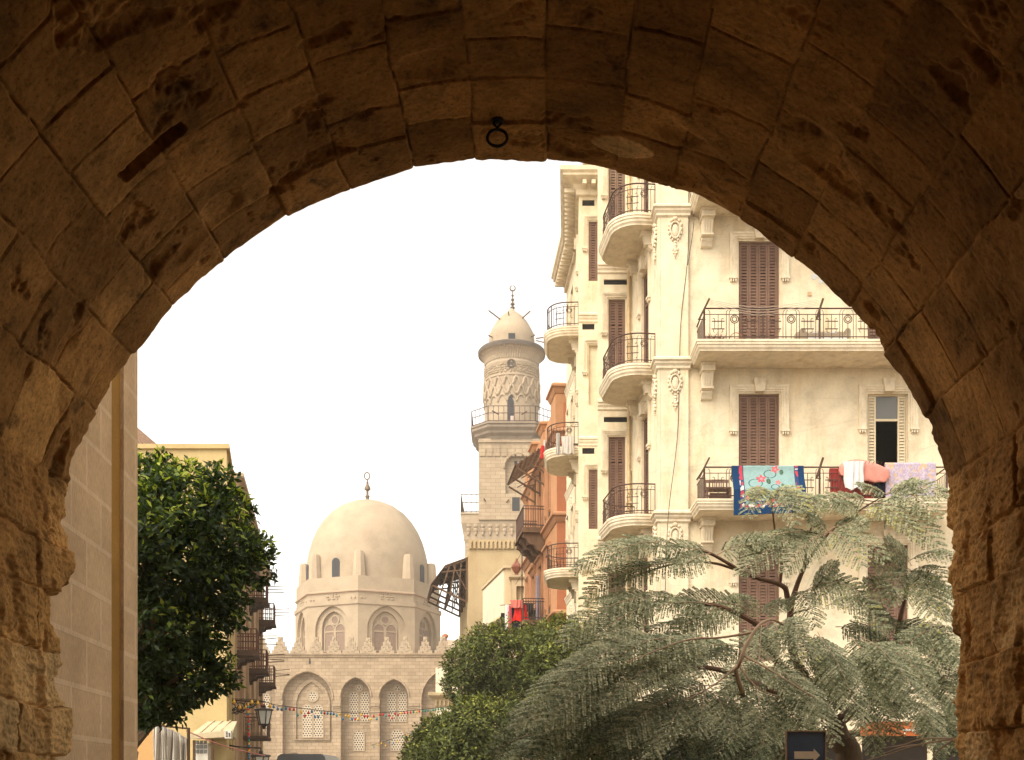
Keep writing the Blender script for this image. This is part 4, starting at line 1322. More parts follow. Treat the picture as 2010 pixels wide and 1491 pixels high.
def minaret():
    Y = 130.0
    cx = X_(1004.5, Y)
    root = thing('minaret', 'tall carved stone minaret with round top storey, railed galleries and crescent finial', 'minaret', (cx, Y, 0))
    Zp = lambda py: Z_(py, Y)
    k = Y / FPX
    # base and square second storey
    hb = 5.3; h2 = 3.72
    b = MB()
    zb = Zp(1050)
    b.box(cx - hb, cx + hb, Y - hb + 2.2, Y + hb, 0, zb)
    b.build('base_storey', M_min, root)
    yb = Y - hb + 2.2
    b = MB()
    z2 = Zp(880)
    yf = Y - h2
    xl = cx - h2
    b.M = T(xl, yf, 0)
    holes = [(roundarch(h2 * 2 * 0.60, 2.9, Zp(985), Zp(935)), 0.5)]
    b.wall(rect(0, 2 * h2, zb + 0.9, z2), holes, 0.5)
    b.M = None
    z0_ = zb + 0.9
    b.add([(xl, yf, z0_), (xl, Y + h2, z0_), (xl, Y + h2, z2), (xl, yf, z2), (cx + h2, yf, z0_), (cx + h2, Y + h2, z0_), (cx + h2, Y + h2, z2), (cx + h2, yf, z2)], [(0, 1, 2, 3), (1, 5, 6, 2), (5, 4, 7, 6)])
    b.build('square_storey', M_min, root)
    # arch ring, twin slits, small door
    s = MB()
    xc = xl + h2 * 2 * 0.60
    for i in range(22):
        a = math.pi * i / 21
        r0 = 1.62
        c = Vector((xc + r0 * math.cos(a), yf - 0.06, Zp(935) + r0 * math.sin(a)))
        s.ball(c, (0.17, 0.12, 0.17), 6, 4)
    s.build('arch_ring', M_min, root, smooth=True)
    for dx in (-0.28, 0.28):
        s = MB(); s.box(xc + dx - 0.17, xc + dx + 0.17, yf + 0.46, yf + 0.498, Zp(944), Zp(920)); s.build('slit_window', M_void, root)
    s = MB(); s.box(xc - 0.7, xc + 0.15, yf - 0.02, yf + 0.02, Zp(1018), Zp(992)); s.build('door', M_void, root)
    # niche band under the upper gallery
    s = MB()
    n = 9
    for i in range(n):
        x = xl + (i + 0.5) * 2 * h2 / n
        s.prism(pointed(x, 0.62, z2 - 2.0, z2 - 1.2, z2 - 0.7, 4), 'y', yf - 0.10, yf - 0.001)
    s.box(xl - 0.05, cx + h2 + 0.05, yf - 0.16, Y + h2 + 0.05, z2 - 0.45, z2 - 0.2)
    s.build('niche_band', M_min, root)
    # lower gallery: cornice of scallops, slab, railing
    zg = Zp(1020)
    g = 5.7
    s = MB()
    y0 = yb - 0.35
    s.sweep([(cx - hb, Y + hb), (cx - hb, yb), (cx + hb, yb), (cx + hb, Y + hb)], [(0, zb - 1.6), (0.06, zb - 1.4), (0.12, zb - 1.2), (0.12, zb - 0.4), (0.3, zb + 0.2), (0.42, zb + 0.6), (0.42, zg - 0.25), (0.5, zg - 0.2), (0.5, zg), (-3, zg)])
    nsc = 13
    for i in range(nsc):
        x = cx - hb + (i + 0.5) * 2 * hb / nsc
        for j, (dz, r, o) in enumerate(((0.25, 0.34, 0.22), (-0.25, 0.26, 0.16), (-0.62, 0.17, 0.12))):
            s.ball((x, yb - o - 0.02, zb + dz + 0.1), (r, 0.2, 0.3), 8, 5)
    s.build('lower_cornice', M_min_pl, root)
    def rail_ring(pts, z, h, mat, nm, n_per=0.55):
        s = MB()
        for zz in (h, h * 0.55, 0.1): s.tube([(p[0], p[1], z + zz) for p in pts], 0.045, 5)
        for (a, c) in zip(pts[:-1], pts[1:]):
            L = math.hypot(c[0] - a[0], c[1] - a[1]); m = max(1, int(L / n_per))
            for i in range(m + 1):
                t = i / m
                s.tube([(a[0] + (c[0] - a[0]) * t, a[1] + (c[1] - a[1]) * t, z), (a[0] + (c[0] - a[0]) * t, a[1] + (c[1] - a[1]) * t, z + h)], 0.03 if i % m else 0.05, 4)
        s.build(nm, mat, root)
    e = hb + 0.42
    rail_ring([(cx - e, Y + hb), (cx - e, yb - 0.42), (cx + e, yb - 0.42), (cx + e, Y + hb)], zg, 2.05, M_rail, 'lower_railing')
    # upper gallery: chamfered slab on an inward cornice
    zu = Zp(852)
    def octo(w, ch): return [(cx - w, Y + w - ch), (cx - w, Y - w + ch), (cx - w + ch, Y - w), (cx + w - ch, Y - w), (cx + w, Y - w + ch), (cx + w, Y + w - ch), (cx + w - ch, Y + w), (cx - w + ch, Y + w)]
    s = MB()
    w = 4.55
    s.sweep(octo(w, 1.9), [(-1.2, z2 - 0.2), (-0.82, z2 - 0.1), (-0.7, z2 + 0.25), (-0.35, z2 + 0.55), (-0.3, z2 + 0.8), (0.0, z2 + 1.1), (0.0, zu - 0.25), (0.12, zu - 0.2), (0.12, zu), (-1.9, zu)], closed=True)
    s.build('upper_cornice', M_min_mid, root)
    oc = octo(w, 1.9)
    rail_ring(oc + [oc[0]], zu, 1.75, M_rail, 'upper_railing')
    # round third storey
    R = 3.12
    zc0, zc1 = zu, Zp(728)
    b = MB()
    n = 48
    b.lathe([(R, zc0), (R, Zp(792)), (R + 0.05, Zp(791)), (R + 0.05, Zp(755)), (R + 0.14, Zp(754)), (R + 0.14, Zp(751)), (R + 0.03, Zp(750)), (R + 0.03, Zp(731)), (R + 0.1, Zp(729)), (R + 0.1, Zp(726)), (R - 0.05, Zp(723)), (R - 0.05, Zp(719))], cx, Y, n)
    ms = b.build('round_storey', M_min_pl, root, smooth=True)
    # interlaced relief band
    s = MB()
    for j in range(18):
        a0 = 2 * math.pi * j / 18
        for sg in (-1, 1):
            for half in (0, 1):
                pts = []
                for i in range(9):
                    t = i / 8
                    zz = Zp(790) + (Zp(756) - Zp(790)) * t
                    a = a0 + sg * (2 * math.pi / 18) * (t + 0.06 * math.sin(t * 4 * math.pi))
                    pts.append((cx + (R + 0.08) * math.cos(a), Y + (R + 0.08) * math.sin(a), zz))
                if half == 0: s.tube(pts, 0.15, 6)
        # lobed arcade under it
        pts = []
        for i in range(11):
            t = i / 10
            a = a0 + (2 * math.pi / 18) * t
            zz = Zp(804) + 0.75 * math.sin(math.pi * t) ** 0.6
            pts.append((cx + (R + 0.03) * math.cos(a), Y + (R + 0.03) * math.sin(a), zz))
        s.tube(pts, 0.11, 5)
    s.build('relief_band', M_min_pl, root, smooth=True)
    # arabesque band
    s = MB()
    rr = random.Random(3)
    for i in range(150):
        a = 2 * math.pi * i / 150 + rr.uniform(-0.02, 0.02)
        for zz in (Zp(747), Zp(742), Zp(737), Zp(733)):
            if rr.random() < 0.8:
                s.ball((cx + (R + 0.04) * math.cos(a), Y + (R + 0.04) * math.sin(a), zz + rr.uniform(-0.08, 0.08)), (0.09, 0.13, 0.09), 5, 4)
    s.build('arabesque_band', M_min_pl, root, smooth=True)
    s = MB()
    yy = Y - R - 0.1
    s.tube([(cx - 0.05 + 0.42 * math.cos(2 * math.pi * i / 18), yy, Zp(733) + 0.42 * math.sin(2 * math.pi * i / 18)) for i in range(18)], 0.1, 5, closed=True)
    for i in range(6):
        a = math.pi / 3 * i; s.bar((cx - 0.05, yy, Zp(733)), (cx - 0.05 + 0.4 * math.cos(a), yy, Zp(733) + 0.4 * math.sin(a)), 0.07)
    s.prism(circle2(cx - 0.05, Zp(733), 0.36), 'y', yy + 0.04, yy + 0.07)
    s.build('star_window', M_min_dk, root)
    # door: cusped opening
    s = MB()
    x = cx - 0.13
    pr_ = [(x - 0.37, zu + 0.02), (x + 0.37, zu + 0.02), (x + 0.37, Zp(805)), (x + 0.18, Zp(800)), (x + 0.32, Zp(796)), (x + 0.13, Zp(793)), (x, Zp(788)), (x - 0.13, Zp(793)), (x - 0.32, Zp(796)), (x - 0.18, Zp(800)), (x - 0.37, Zp(805))]
    s.prism(pr_, 'y', Y - R - 0.06, Y - R + 0.4)
    s.build('door', M_void, root)
    # flaring fluted eaves
    s = MB()
    prof = [(R - 0.05, Zp(720)), (R + 0.02, Zp(712)), (R + 0.18, Zp(706)), (R + 0.45, Zp(701)), (R + 0.72, Zp(698.5))]
    nn = 72
    v, f = [], []
    for j, (r, z) in enumerate(prof):
        for i in range(nn * 2):
            a = math.pi * i / nn
            q = r + (0.09 if i % 2 else 0.0)
            v.append((cx + q * math.cos(a), Y + q * math.sin(a), z))
    m2 = nn * 2
    for j in range(len(prof) - 1):
        for i in range(m2): f.append((j * m2 + i, j * m2 + (i + 1) % m2, (j + 1) * m2 + (i + 1) % m2, (j + 1) * m2 + i))
    s.add(v, f); s.build('fluted_eaves', M_min_pl, root)
    s = MB()
    s.lathe([(R + 0.70, Zp(699)), (R + 0.75, Zp(700)), (R + 0.80, Zp(693)), (R + 0.66, Zp(690)), (R - 0.3, Zp(688)), (0, Zp(688))], cx, Y, 48)
    s.build('eaves_rim', M_min_dk, root, smooth=True)
    # cap
    s = MB()
    s.lathe([(2.66, Zp(689)), (2.64, Zp(668)), (2.6, Zp(658)), (2.36, Zp(650)), (2.05, Zp(640)), (1.7, Zp(631)), (1.3, Zp(623)), (0.95, Zp(618)), (0.6, Zp(614)), (0.32, Zp(609)), (0.2, Zp(606))], cx, Y, 40)
    s.build('cap', M_min_pl, root, smooth=True)
    s = MB(); s.box(cx - 0.38, cx + 0.38, Y - 2.75, Y - 2.2, Zp(685), Zp(672)); s.build('cap_opening', M_void, root)
    s = MB()
    zf = Zp(606)
    s.lathe([(0.16, zf - 0.2), (0.2, zf), (0.3, zf + 0.12), (0.16, zf + 0.25), (0.1, zf + 0.35), (0.28, zf + 0.55), (0.1, zf + 0.75), (0.08, zf + 0.85), (0.22, zf + 1.05), (0.08, zf + 1.25), (0.07, zf + 1.4), (0.17, zf + 1.55), (0.07, zf + 1.7), (0.05, zf + 2.05)], cx + 0.1, Y, 12)
    crescent(s, cx + 0.1, Y, zf + 2.4, 0.30, 0.075)
    s.build('finial', M_bronze, root, smooth=True)
    # projecting poles for lamps
    for (p0, p1) in (((988, 631), (959, 609)), ((1000, 629), (998, 611)), ((1020, 629), (1041, 610)), ((969, 663), (959, 658)), ((1040, 662), (1050, 657)), ((1052, 664), (1066, 662)), ((1052, 668), (1073, 673)), ((979, 813), (966, 806)), ((1024, 813), (1034, 807)), ((953, 984), (950, 978)), ((994, 986), (999, 980))):
        s = MB(); a = P(*p0, Y - 1.2); c = P(*p1, Y - 1.9)
        if p0[1] > 800: a = P(*p0, Y - R if p0[1] < 900 else yf); c = P(*p1, Y - R - 0.8)
        s.bar(a, c, 0.11); s.build('lamp_pole', M_timber, root)
minaret()

# ------------------------------------------------------------------ the domed mausoleum at the end of the street
M_mos = ashlar('mausoleum_stone', (0.43, 0.325, 0.22), (0.33, 0.245, 0.16), (0.15, 0.105, 0.07), 0.9, 0.42, 0.016, var=0.2, stain=0.3, bump=0.5)
M_mos_pl = weathered('mausoleum_plaster', (0.40, 0.312, 0.218), 0.2, 0.35, 0.3, (0.36, 0.25, 0.15), (0.8, 0.8, 0.2), 0.3, 6)
M_mos_dk = weathered('mausoleum_band', (0.42, 0.30, 0.21), 0.15, 1, 0.3, bump=0.3)
def grille_mat():
    t = NT('pierced_plaster_grille')
    sep = t.n.new('ShaderNodeSeparateXYZ'); t.link(t.tc.outputs['Object'], sep.inputs[0])
    s = 0.31
    x = t.math('MULTIPLY', sep.outputs[0], 1 / s); z = t.math('MULTIPLY', sep.outputs[2], 1 / (s * 1.732))
    def dots(ox, oz):
        fx = t.math('SUBTRACT', t.math('FRACT', t.math('ADD', x, ox)), 0.5)
        fz = t.math('MULTIPLY', t.math('SUBTRACT', t.math('FRACT', t.math('ADD', z, oz)), 0.5), 1.732)
        return t.math('SQRT', t.math('ADD', t.math('MULTIPLY', fx, fx), t.math('MULTIPLY', fz, fz)))
    d = t.math('MINIMUM', dots(0, 0), dots(0.5, 0.5))
    m = t.ramp(d, [(0.27, (0.03, 0.025, 0.02)), (0.33, (0.54, 0.45, 0.34))])
    t.bump(d, 0.2, 0.02)
    return t.done(m, 0.9, 0.1)
M_grille = grille_mat()
M_oldwood = plain('brown_window_screen', (0.22, 0.15, 0.11), 0.8, 0, 0.15, 4)

def mausoleum():
    Y = 134.0
    Zp = lambda py, y=Y: Z_(py, y)
    Xp = lambda px, y=Y: X_(px, y)
    root = thing('domed_mausoleum', 'pale stone mausoleum with big dome on octagonal drum and stepped crenellations', 'mausoleum', (Xp(700), 142, 0))
    x0, x1 = Xp(470), Xp(925)
    zt = Zp(1283)
    b = MB()
    b.M = T(0, Y, 0)
    holes = []
    holes.append((pointed(Xp(603), Xp(652) - Xp(555), 0.6, Zp(1372), Zp(1319)), 0.95))
    holes.append((pointed(Xp(698), Xp(727) - Xp(669), 0.6, Zp(1368), Zp(1330)), 1.5))
    holes.append((pointed(Xp(773), Xp(801) - Xp(745), 0.6, Zp(1368), Zp(1334)), 1.5))
    holes.append((pointed(Xp(882), Xp(942) - Xp(824) - 0.5, 0.6, Zp(1374), Zp(1310)), 1.2))
    holes.append((pointed(Xp(519), Xp(540) - Xp(496), 0.6, Zp(1368), Zp(1338)), 0.8))
    x1 = Xp(950)
    b.wall(rect(x0, x1, 0, zt), holes, 0.6)
    b.M = None
    b.add([(x0, Y, 0), (x0, 165, 0), (x0, 165, zt), (x0, Y, zt), (x1, Y, 0), (x1, 165, 0), (x1, 165, zt), (x1, Y, zt)], [(0, 1, 2, 3), (1, 5, 6, 2), (5, 4, 7, 6), (3, 2, 6, 7)])
    b.build('street_wall', M_mos, root)
    # arch mouldings
    s = MB()
    for xc, w, zs, za in ((603, 97, 1372, 1319), (698, 58, 1368, 1330), (773, 56, 1368, 1334)):
        pts = pointed(Xp(xc), w * Y / FPX + 0.25, 0.6, Zp(zs), Zp(za) + 0.15)[2:]
        s.tube([(p[0], Y - 0.05, p[1]) for p in pts], 0.12, 5)
    m_ = s; s.build('arch_moulding', M_mos, root)
    # inner arch of the big window, stepped
    s = MB()
    yb = Y + 0.949
    s.M = T(0, yb - 0.25, 0)
    s.wall(pointed(Xp(609), 62 * Y / FPX + 0.7, Zp(1452), Zp(1380), Zp(1330)), [pointed(Xp(609), 60 * Y / FPX, Zp(1450), Zp(1384), Zp(1337))], 0.2, back=False)
    s.M = None
    s.build('inner_arch', M_mos, root)
    def light(xc, w, ztop, zbot, y, arch=True, nm='grille_window'):
        X, W = Xp(xc, y), w * y / FPX
        s = MB()
        out = roundarch(X, W, Zp(zbot, y), Zp(ztop, y) - W / 2, 10)
        s.prism([(p[0] - X, p[1]) for p in out], 'y', -0.06, 0.2)
        g = s.build(nm, M_grille, root, T(X, y, 0), local=True)
        s = MB()
        o2 = roundarch(X, W + 0.24, Zp(zbot, y) - 0.12, Zp(ztop, y) - W / 2, 10)
        s.M = T(0, y - 0.1, 0); s.wall(o2, [out], 0.12, back=False); s.M = None
        s.build('frame', M_mos_pl, g)
        return g
    def oculus(xc, zc, r, y):
        X, R = Xp(xc, y), r * y / FPX
        s = MB(); s.prism([(p[0] - X, p[1]) for p in circle2(X, Zp(zc, y), R)], 'y', -0.06, 0.2)
        g = s.build('oculus', M_grille, root, T(X, y, 0), local=True)
        s = MB(); s.M = T(0, y - 0.1, 0); s.wall(circle2(X, Zp(zc, y), R + 0.22, 20), [circle2(X, Zp(zc, y), R, 20)], 0.12, back=False); s.M = None
        s.build('frame', M_mos_pl, g)
    yw = Y + 0.94
    for xc in (603.5, 625): light(xc, 17, 1383, 1446, yw)
    oculus(614, 1366, 8.5, yw)
    yw = Y + 1.49
    for xc in (694.5, 716): light(xc, 16, 1359, 1415, yw)
    oculus(705, 1349.5, 4.6, yw)
    for xc in (769, 790): light(xc, 15.5, 1359, 1415, yw)
    oculus(780, 1351, 4.6, yw)
    light(704.5, 20, 1434, 1472, yw); light(780, 24, 1432, 1472, yw)
    for xc in (524,): light(xc, 11, 1361, 1411, Y + 0.79)
    for xa, xb in ((470, 496), (541, 554), (653, 668), (728, 744), (802, 823)):
        s = MB(); s.box(Xp(xa), Xp(xb), Y - 0.14, Y - 0.001, Zp(1386), Zp(1381)); s.box(Xp(xa), Xp(xb), Y - 0.08, Y - 0.001, Zp(1390), Zp(1387))
        s.build('string_course', M_mos, root)
    s = MB(); s.sweep([(x0, 150), (x0, Y), (x1, Y)], [(0, zt + 0.05), (0.26, zt + 0.05), (0.26, zt - 0.12), (0.14, zt - 0.25), (0.1, zt - 0.42), (0, zt - 0.46)]); s.build('cornice', M_mos, root)
    s = MB(); s.prism([(Xp(606), Zp(1302.5)), (Xp(610.5), Zp(1302.5)), (Xp(609), Zp(1291)), (Xp(607.5), Zp(1291))], 'y', Y - 0.03, Y + 0.02); s.build('wall_slit', M_void, root)
    # stepped merlons: one mesh each
    zc = zt + 0.05
    prof = []
    st = [(0.96, 0), (0.96, 0.42), (0.74, 0.42), (0.74, 0.90), (0.50, 0.90), (0.50, 1.45), (0.27, 1.45), (0.27, 2.05)]
    mer = None
    rr = random.Random(8)
    for i, px in enumerate((478, 514, 549.5, 584.6, 620, 655.5, 689, 722.5, 759, 795, 834.5, 869.5, 905, 940)):
        w = Matrix.Translation((Xp(px), Y, zc))
        if mer is None:
            s = MB(); s.prism([(x, z) for x, z in st] + [(-x, z) for x, z in reversed(st)], 'y', 0.0, 0.45)
            for q in range(34):
                zz = rr.uniform(0.12, 1.9); xm = 0.95 - zz * 0.42
                s.ball((rr.uniform(-xm, xm), -0.01, zz), (rr.uniform(0.05, 0.11), 0.06, rr.uniform(0.05, 0.1)), 6, 4)
            mer = s.build('merlon', M_mos_pl, root, w, local=True)
        else:
            mm_ = copy_tree(mer, w @ Matrix.Diagonal((rr.uniform(0.88, 1.05), 1, rr.uniform(0.9, 1.02), 1)), root)
    # octagonal drum, one edge towards us
    yc = 147.0
    cx = Xp(722, yc)
    R = 142.5 * yc / FPX
    def octp(r): return [(cx + r * math.cos(-math.pi / 2 + math.pi / 4 * i), yc + r * math.sin(-math.pi / 2 + math.pi / 4 * i)) for i in range(8)]
    yv = yc - R
    z0, zA, zB, zC, zD = zt - 1, Z_(1182, yv), Z_(1176, yv), Z_(1157, yv), Z_(1128, yv)
    b = MB()
    op = octp(R)
    side = 2 * R * math.sin(math.pi / 8)
    zs, za = Z_(1235, yc - R * 0.8), Z_(1190, yc - R * 0.8)
    zs2, za2 = Z_(1232, yc - R * 0.8), Z_(1200, yc - R * 0.8)
    for i in range(8):
        p, q = op[i], op[(i + 1) % 8]
        M, L = frame(p, q)
        b.M = M
        b.wall(rect(0, L, z0, zA), [(pointed(L / 2, 4.9, z0 + 0.6, zs, za, 7), 0.35)], 0.35, back=False)
        b.M = M @ T(0, 0.35, 0)
        b.wall(pointed(L / 2, 4.9, z0 + 0.6, zs, za, 7), [(pointed(L / 2, 3.4, z0 + 0.8, zs2, za2, 7), 0.4)], 0.4)
        b.M = None
    b.build('drum', M_mos_pl, root)
    s = MB()
    s.sweep(op, [(0, zA - 0.25), (0.14, zA - 0.1), (0.14, zB), (-0.15, zB + 0.02), (-0.15, zC - 0.25), (0.0, zC), (-0.12, zC + 0.15), (-0.12, zD), (-1.6, zD)], closed=True)
    s.build('drum_parapet', M_mos_pl, root)
    s = MB(); s.sweep(op, [(-0.13, zC - 0.2), (0.07, zC - 0.1), (0.07, zC + 0.06), (-0.1, zC + 0.12)], closed=True); s.build('parapet_band', M_mos_dk, root)
    s = MB()
    rr = random.Random(4)
    for i in range(8):
        M, L = frame(op[i], op[(i + 1) % 8])
        for t in [0.06, 0.12] + [0.38 + 0.03 * j for j in range(9)] + [0.86, 0.93]:
            for zz in (0.3, 0.6, 0.9):
                if rr.random() < 0.75 and zz < 1.0 - abs(t - 0.5) * 1.2:
                    c = M @ Vector((L * t, 0.12, zB + zz)); s.ball(c, 0.13, 5, 4)
    s.build('carved_frieze', M_mos_pl, root)
    for i in range(8):
        M, L = frame(op[i], op[(i + 1) % 8])
        for dx in (-0.78, 0.78):
            s = MB(); w = 1.25
            out = roundarch(L / 2 + dx, w, Z_(1290, yc), Z_(1241, yc - 5), 10)
            s.prism(out, 'y', 0.68, 0.76)
            wn_ = s.build('drum_window', M_oldwood, root, M, local=True)
            s = MB(); s.M = T(0, 0.62, 0); s.wall(roundarch(L / 2 + dx, w + 0.3, Z_(1290, yc) - 0.1, Z_(1241, yc - 5), 10), [out], 0.1, back=False); s.M = None
            s.box(L / 2 + dx - w / 2, L / 2 + dx + w / 2, 0.62, 0.70, Z_(1246, yc - 5), Z_(1243.5, yc - 5))
            s.build('frame', M_mos_pl, wn_, M, local=True)
        s = MB(); s.prism(circle2(L / 2, Z_(1222.5, yc - 5), 0.46), 'y', 0.68, 0.76); oc_ = s.build('drum_oculus', M_oldwood, root, M, local=True)
        s = MB(); s.M = T(0, 0.62, 0); s.wall(circle2(L / 2, Z_(1222.5, yc - 5), 0.62), [circle2(L / 2, Z_(1222.5, yc - 5), 0.46)], 0.1, back=False); s.M = None
        s.build('frame', M_mos_pl, oc_, M, local=True)
    # dome
    kd = yc / FPX
    s = MB()
    pr = [(119, 1131), (118.5, 1118), (117, 1103), (113.5, 1086), (108, 1067), (99, 1046), (87, 1027), (72, 1010.5), (54, 997.5), (34, 988.5), (18, 984.5), (5, 982.8), (0, 982.5)]
    s.lathe([(119 * kd, zD - 0.6)] + [(max(0.0, r * kd), Z_(y, yc)) for r, y in pr], cx, yc, 64)
    s.build('dome', M_mos_pl, root, smooth=True)
    # turrets at the corners, windows between them
    for i in range(8):
        a = -math.pi / 2 + math.pi / 4 * i
        rr_ = R * 0.872
        x, y = cx + rr_ * math.cos(a), yc + rr_ * math.sin(a)
        s = MB(); zb = zD - 0.02; zt_ = Z_(1082, yc - R * 0.9)
        s.lathe([(0.85, zb), (0.64, zt_ - 0.15), (0.52, zt_ + 0.12), (0.0, zt_ + 0.25)], x, y, 8, rot=math.pi / 8)
        s.build('turret', M_mos_pl, root, smooth=True)
        a2 = a + math.pi / 8
        rw = 118.3 * kd
        Mw = Matrix.Translation((cx + rw * math.cos(a2), yc + rw * math.sin(a2), 0)) @ Matrix.Rotation(a2 + math.pi / 2, 4, 'Z')
        if i == 0: continue
        s = MB(); s.prism(roundarch(0, 1.05, zD - 0.1, Z_(1110, yc - 5)), 'y', -0.12, 0.5); s.build('dome_window', M_void, root, Mw, local=True)
    # finial
    s = MB(); zf = Z_(983, yc) - 0.1
    s.lathe([(0.5, zf), (0.3, zf + 0.2), (0.2, zf + 0.5), (0.3, zf + 0.6), (0.3, zf + 0.75), (0.16, zf + 0.85), (0.15, zf + 1.4), (0.42, zf + 1.6), (0.4, zf + 1.85), (0.2, zf + 2.2), (0.13, zf + 2.45), (0.2, zf + 2.52), (0.1, zf + 2.6), (0.08, zf + 3.0)], cx - 0.05, yc, 12)
    n = 20
    s.tube([(cx - 0.1 + 0.36 * math.cos(2 * math.pi * i / n), yc, zf + 3.38 + 0.46 * math.sin(2 * math.pi * i / n)) for i in range(n)], 0.085, 6, closed=True)
    s.build('finial', M_bronze, root, smooth=True)
    # roof lantern behind on the right
    r2 = thing('hipped_roof', 'small pale hipped roof with a ball on top beside the drum', 'roof', (Xp(890, 139), 139, zt))
    s = MB(); y = 139.0
    s.add([P(850, 1291, y), P(925, 1291, y), P(925, 1256, y + 3), P(872, 1256, y + 3), P(850, 1291, y + 6), P(925, 1291, y + 6)], [(0, 1, 2, 3), (0, 3, 4), (3, 2, 5, 4), (1, 5, 2)])
    s.build('roof', M_mos_pl, r2)
    s = MB(); s.lathe([(0.22, Z_(1257, y + 3)), (0.2, Z_(1253, y + 3)), (0.42, Z_(1250, y + 3)), (0.42, Z_(1247, y + 3)), (0.2, Z_(1244, y + 3)), (0, Z_(1243, y + 3))], X_(874, y + 3), y + 3, 10); s.build('ball', M_orange_d, r2, smooth=True)
    s = MB()
    for i in range(14):
        px = 872 + i * 3.6; s.bar(P(px, 1291, 137.5), P(px, 1279, 137.5), 0.06)
    s.bar(P(870, 1280, 137.5), P(922, 1280, 137.5), 0.08); s.bar(P(870, 1286, 137.5), P(922, 1286, 137.5), 0.06)
    s.build('roof_railing', M_mos_dk, r2)
mausoleum()

# ------------------------------------------------------------------ kiosk with flared cornice in front of the mausoleum
def kiosk():
    y = 96.0
    root = thing('fountain_kiosk', 'pale kiosk with a flared wooden cornice in front of the mausoleum, half hidden by trees', 'kiosk', (X_(878, y), y + 3, 0))
    x0, x1 = X_(855, y), X_(925, y)
    b = MB(); b.box(x0, x1, y, y + 6, 0, Z_(1310, y)); b.build('wall', M_white_w, root)
    s = MB(); zc = Z_(1386, y)
    s.sweep([(x0, y + 6), (x0, y), (x1, y)], [(0.02, zc - 0.1), (0.06, zc), (0.1, zc + 0.3), (0.25, zc + 0.6), (0.55, zc + 0.85), (0.62, zc + 0.9), (0.62, zc + 1.12), (0.55, zc + 1.15), (0.0, zc + 1.2)])
    i = x0
    while i < x1:
        s.box(i, i + 0.1, y - 0.3, y - 0.02, zc + 0.05, zc + 0.5); i += 0.35
    s.build('cornice', M_tan, root)
kiosk()
# ------------------------------------------------------------------ left side of the street
M_yellow = weathered('yellow_ochre_paint', (0.49, 0.37, 0.18), 0.16, 0.7, 0.45, (0.38, 0.25, 0.10), (1.6, 1.6, 0.2), 0.3, 14)
M_oldhouse = weathered('grey_brown_render', (0.40, 0.285, 0.175), 0.2, 0.7, 0.5, (0.18, 0.11, 0.06), (2, 2, 0.25), 0.35, 14)
M_redwood = weathered('reddish_brown_wood', (0.15, 0.065, 0.042), 0.3, 3, 0.3, (0.26, 0.15, 0.09), (10, 10, 1), 0.3, 30)
M_tiles = plain('brown_roof_tiles', (0.20, 0.12, 0.075), 0.8, 0, 0.35, 9)
M_ochre = weathered('orange_ochre_wall', (0.56, 0.33, 0.14), 0.12, 1, 0.3, bump=0.3)

def yellow_house():
    Y = 30.0
    root = thing('yellow_house', 'plain yellow ochre house with stained blank gable behind the big dark tree on the left', 'house', (-9, 32, 0))
    x0, x1 = -14.5, X_(445, Y)
    far = (X_(461, 35), 35.0)
    zt = Z_(875, Y)
    b = MB()
    b.M = T(x0, Y, 0); b.wall(rect(0, x1 - x0, 0, zt), [])
    M, L = frame((x1, Y), far)
    b.M = M; b.wall(rect(0, L, 0, zt), [rect(1.4, 2.3, 6.0, 8.0), rect(3.2, 4.1, 6.0, 8.0), rect(1.4, 2.3, 2.6, 4.4), rect(3.2, 4.1, 2.6, 4.4)], 0.2)
    b.M = None
    b.add([(x0, Y, zt), (x1, Y, zt), (*far, zt), (x0, 35, zt), (x0, Y, 0), (x0, 35, 0), (*far, 0)], [(0, 1, 2, 3), (0, 3, 5, 4), (3, 2, 6, 5)])
    b.build('wall', M_yellow, root)
    s = MB(); s.sweep([(x0, Y), (x1, Y), far], [(0, zt + 0.04), (0.07, zt + 0.04), (0.07, zt - 0.08), (0, zt - 0.1)]); s.build('coping', M_yellow, root)
    for z in (6.0, 2.6):
        for x in (1.4, 3.2):
            s = MB(); h = 2.0 if z > 5 else 1.8
            shutter_leaf(s, x, x + 0.45, z, z + h, 0.08); shutter_leaf(s, x + 0.45, x + 0.9, z, z + h, 0.081)
            s.build('shutter', M_redwood, root, M, local=True)
    # small tiled canopy on the roof
    s = MB()
    y2 = 33.0
    s.add([P(225, 878, y2), P(312, 876, y2), P(262, 836, y2 + 1.2), P(225, 820, y2 + 1.2), P(225, 878, y2 + 2.4), P(312, 876, y2 + 2.4)], [(0, 1, 2, 3), (1, 5, 2), (3, 2, 5, 4)])
    for i in range(12):
        t = i / 11; a = P(228 + 82 * t, 877, y2 - 0.03); c = P(228 + 34 * t, 821 + 15 * t, y2 + 1.17); s.bar(a, c, 0.07)
    s.build('roof_canopy', M_tiles, root)
yellow_house()

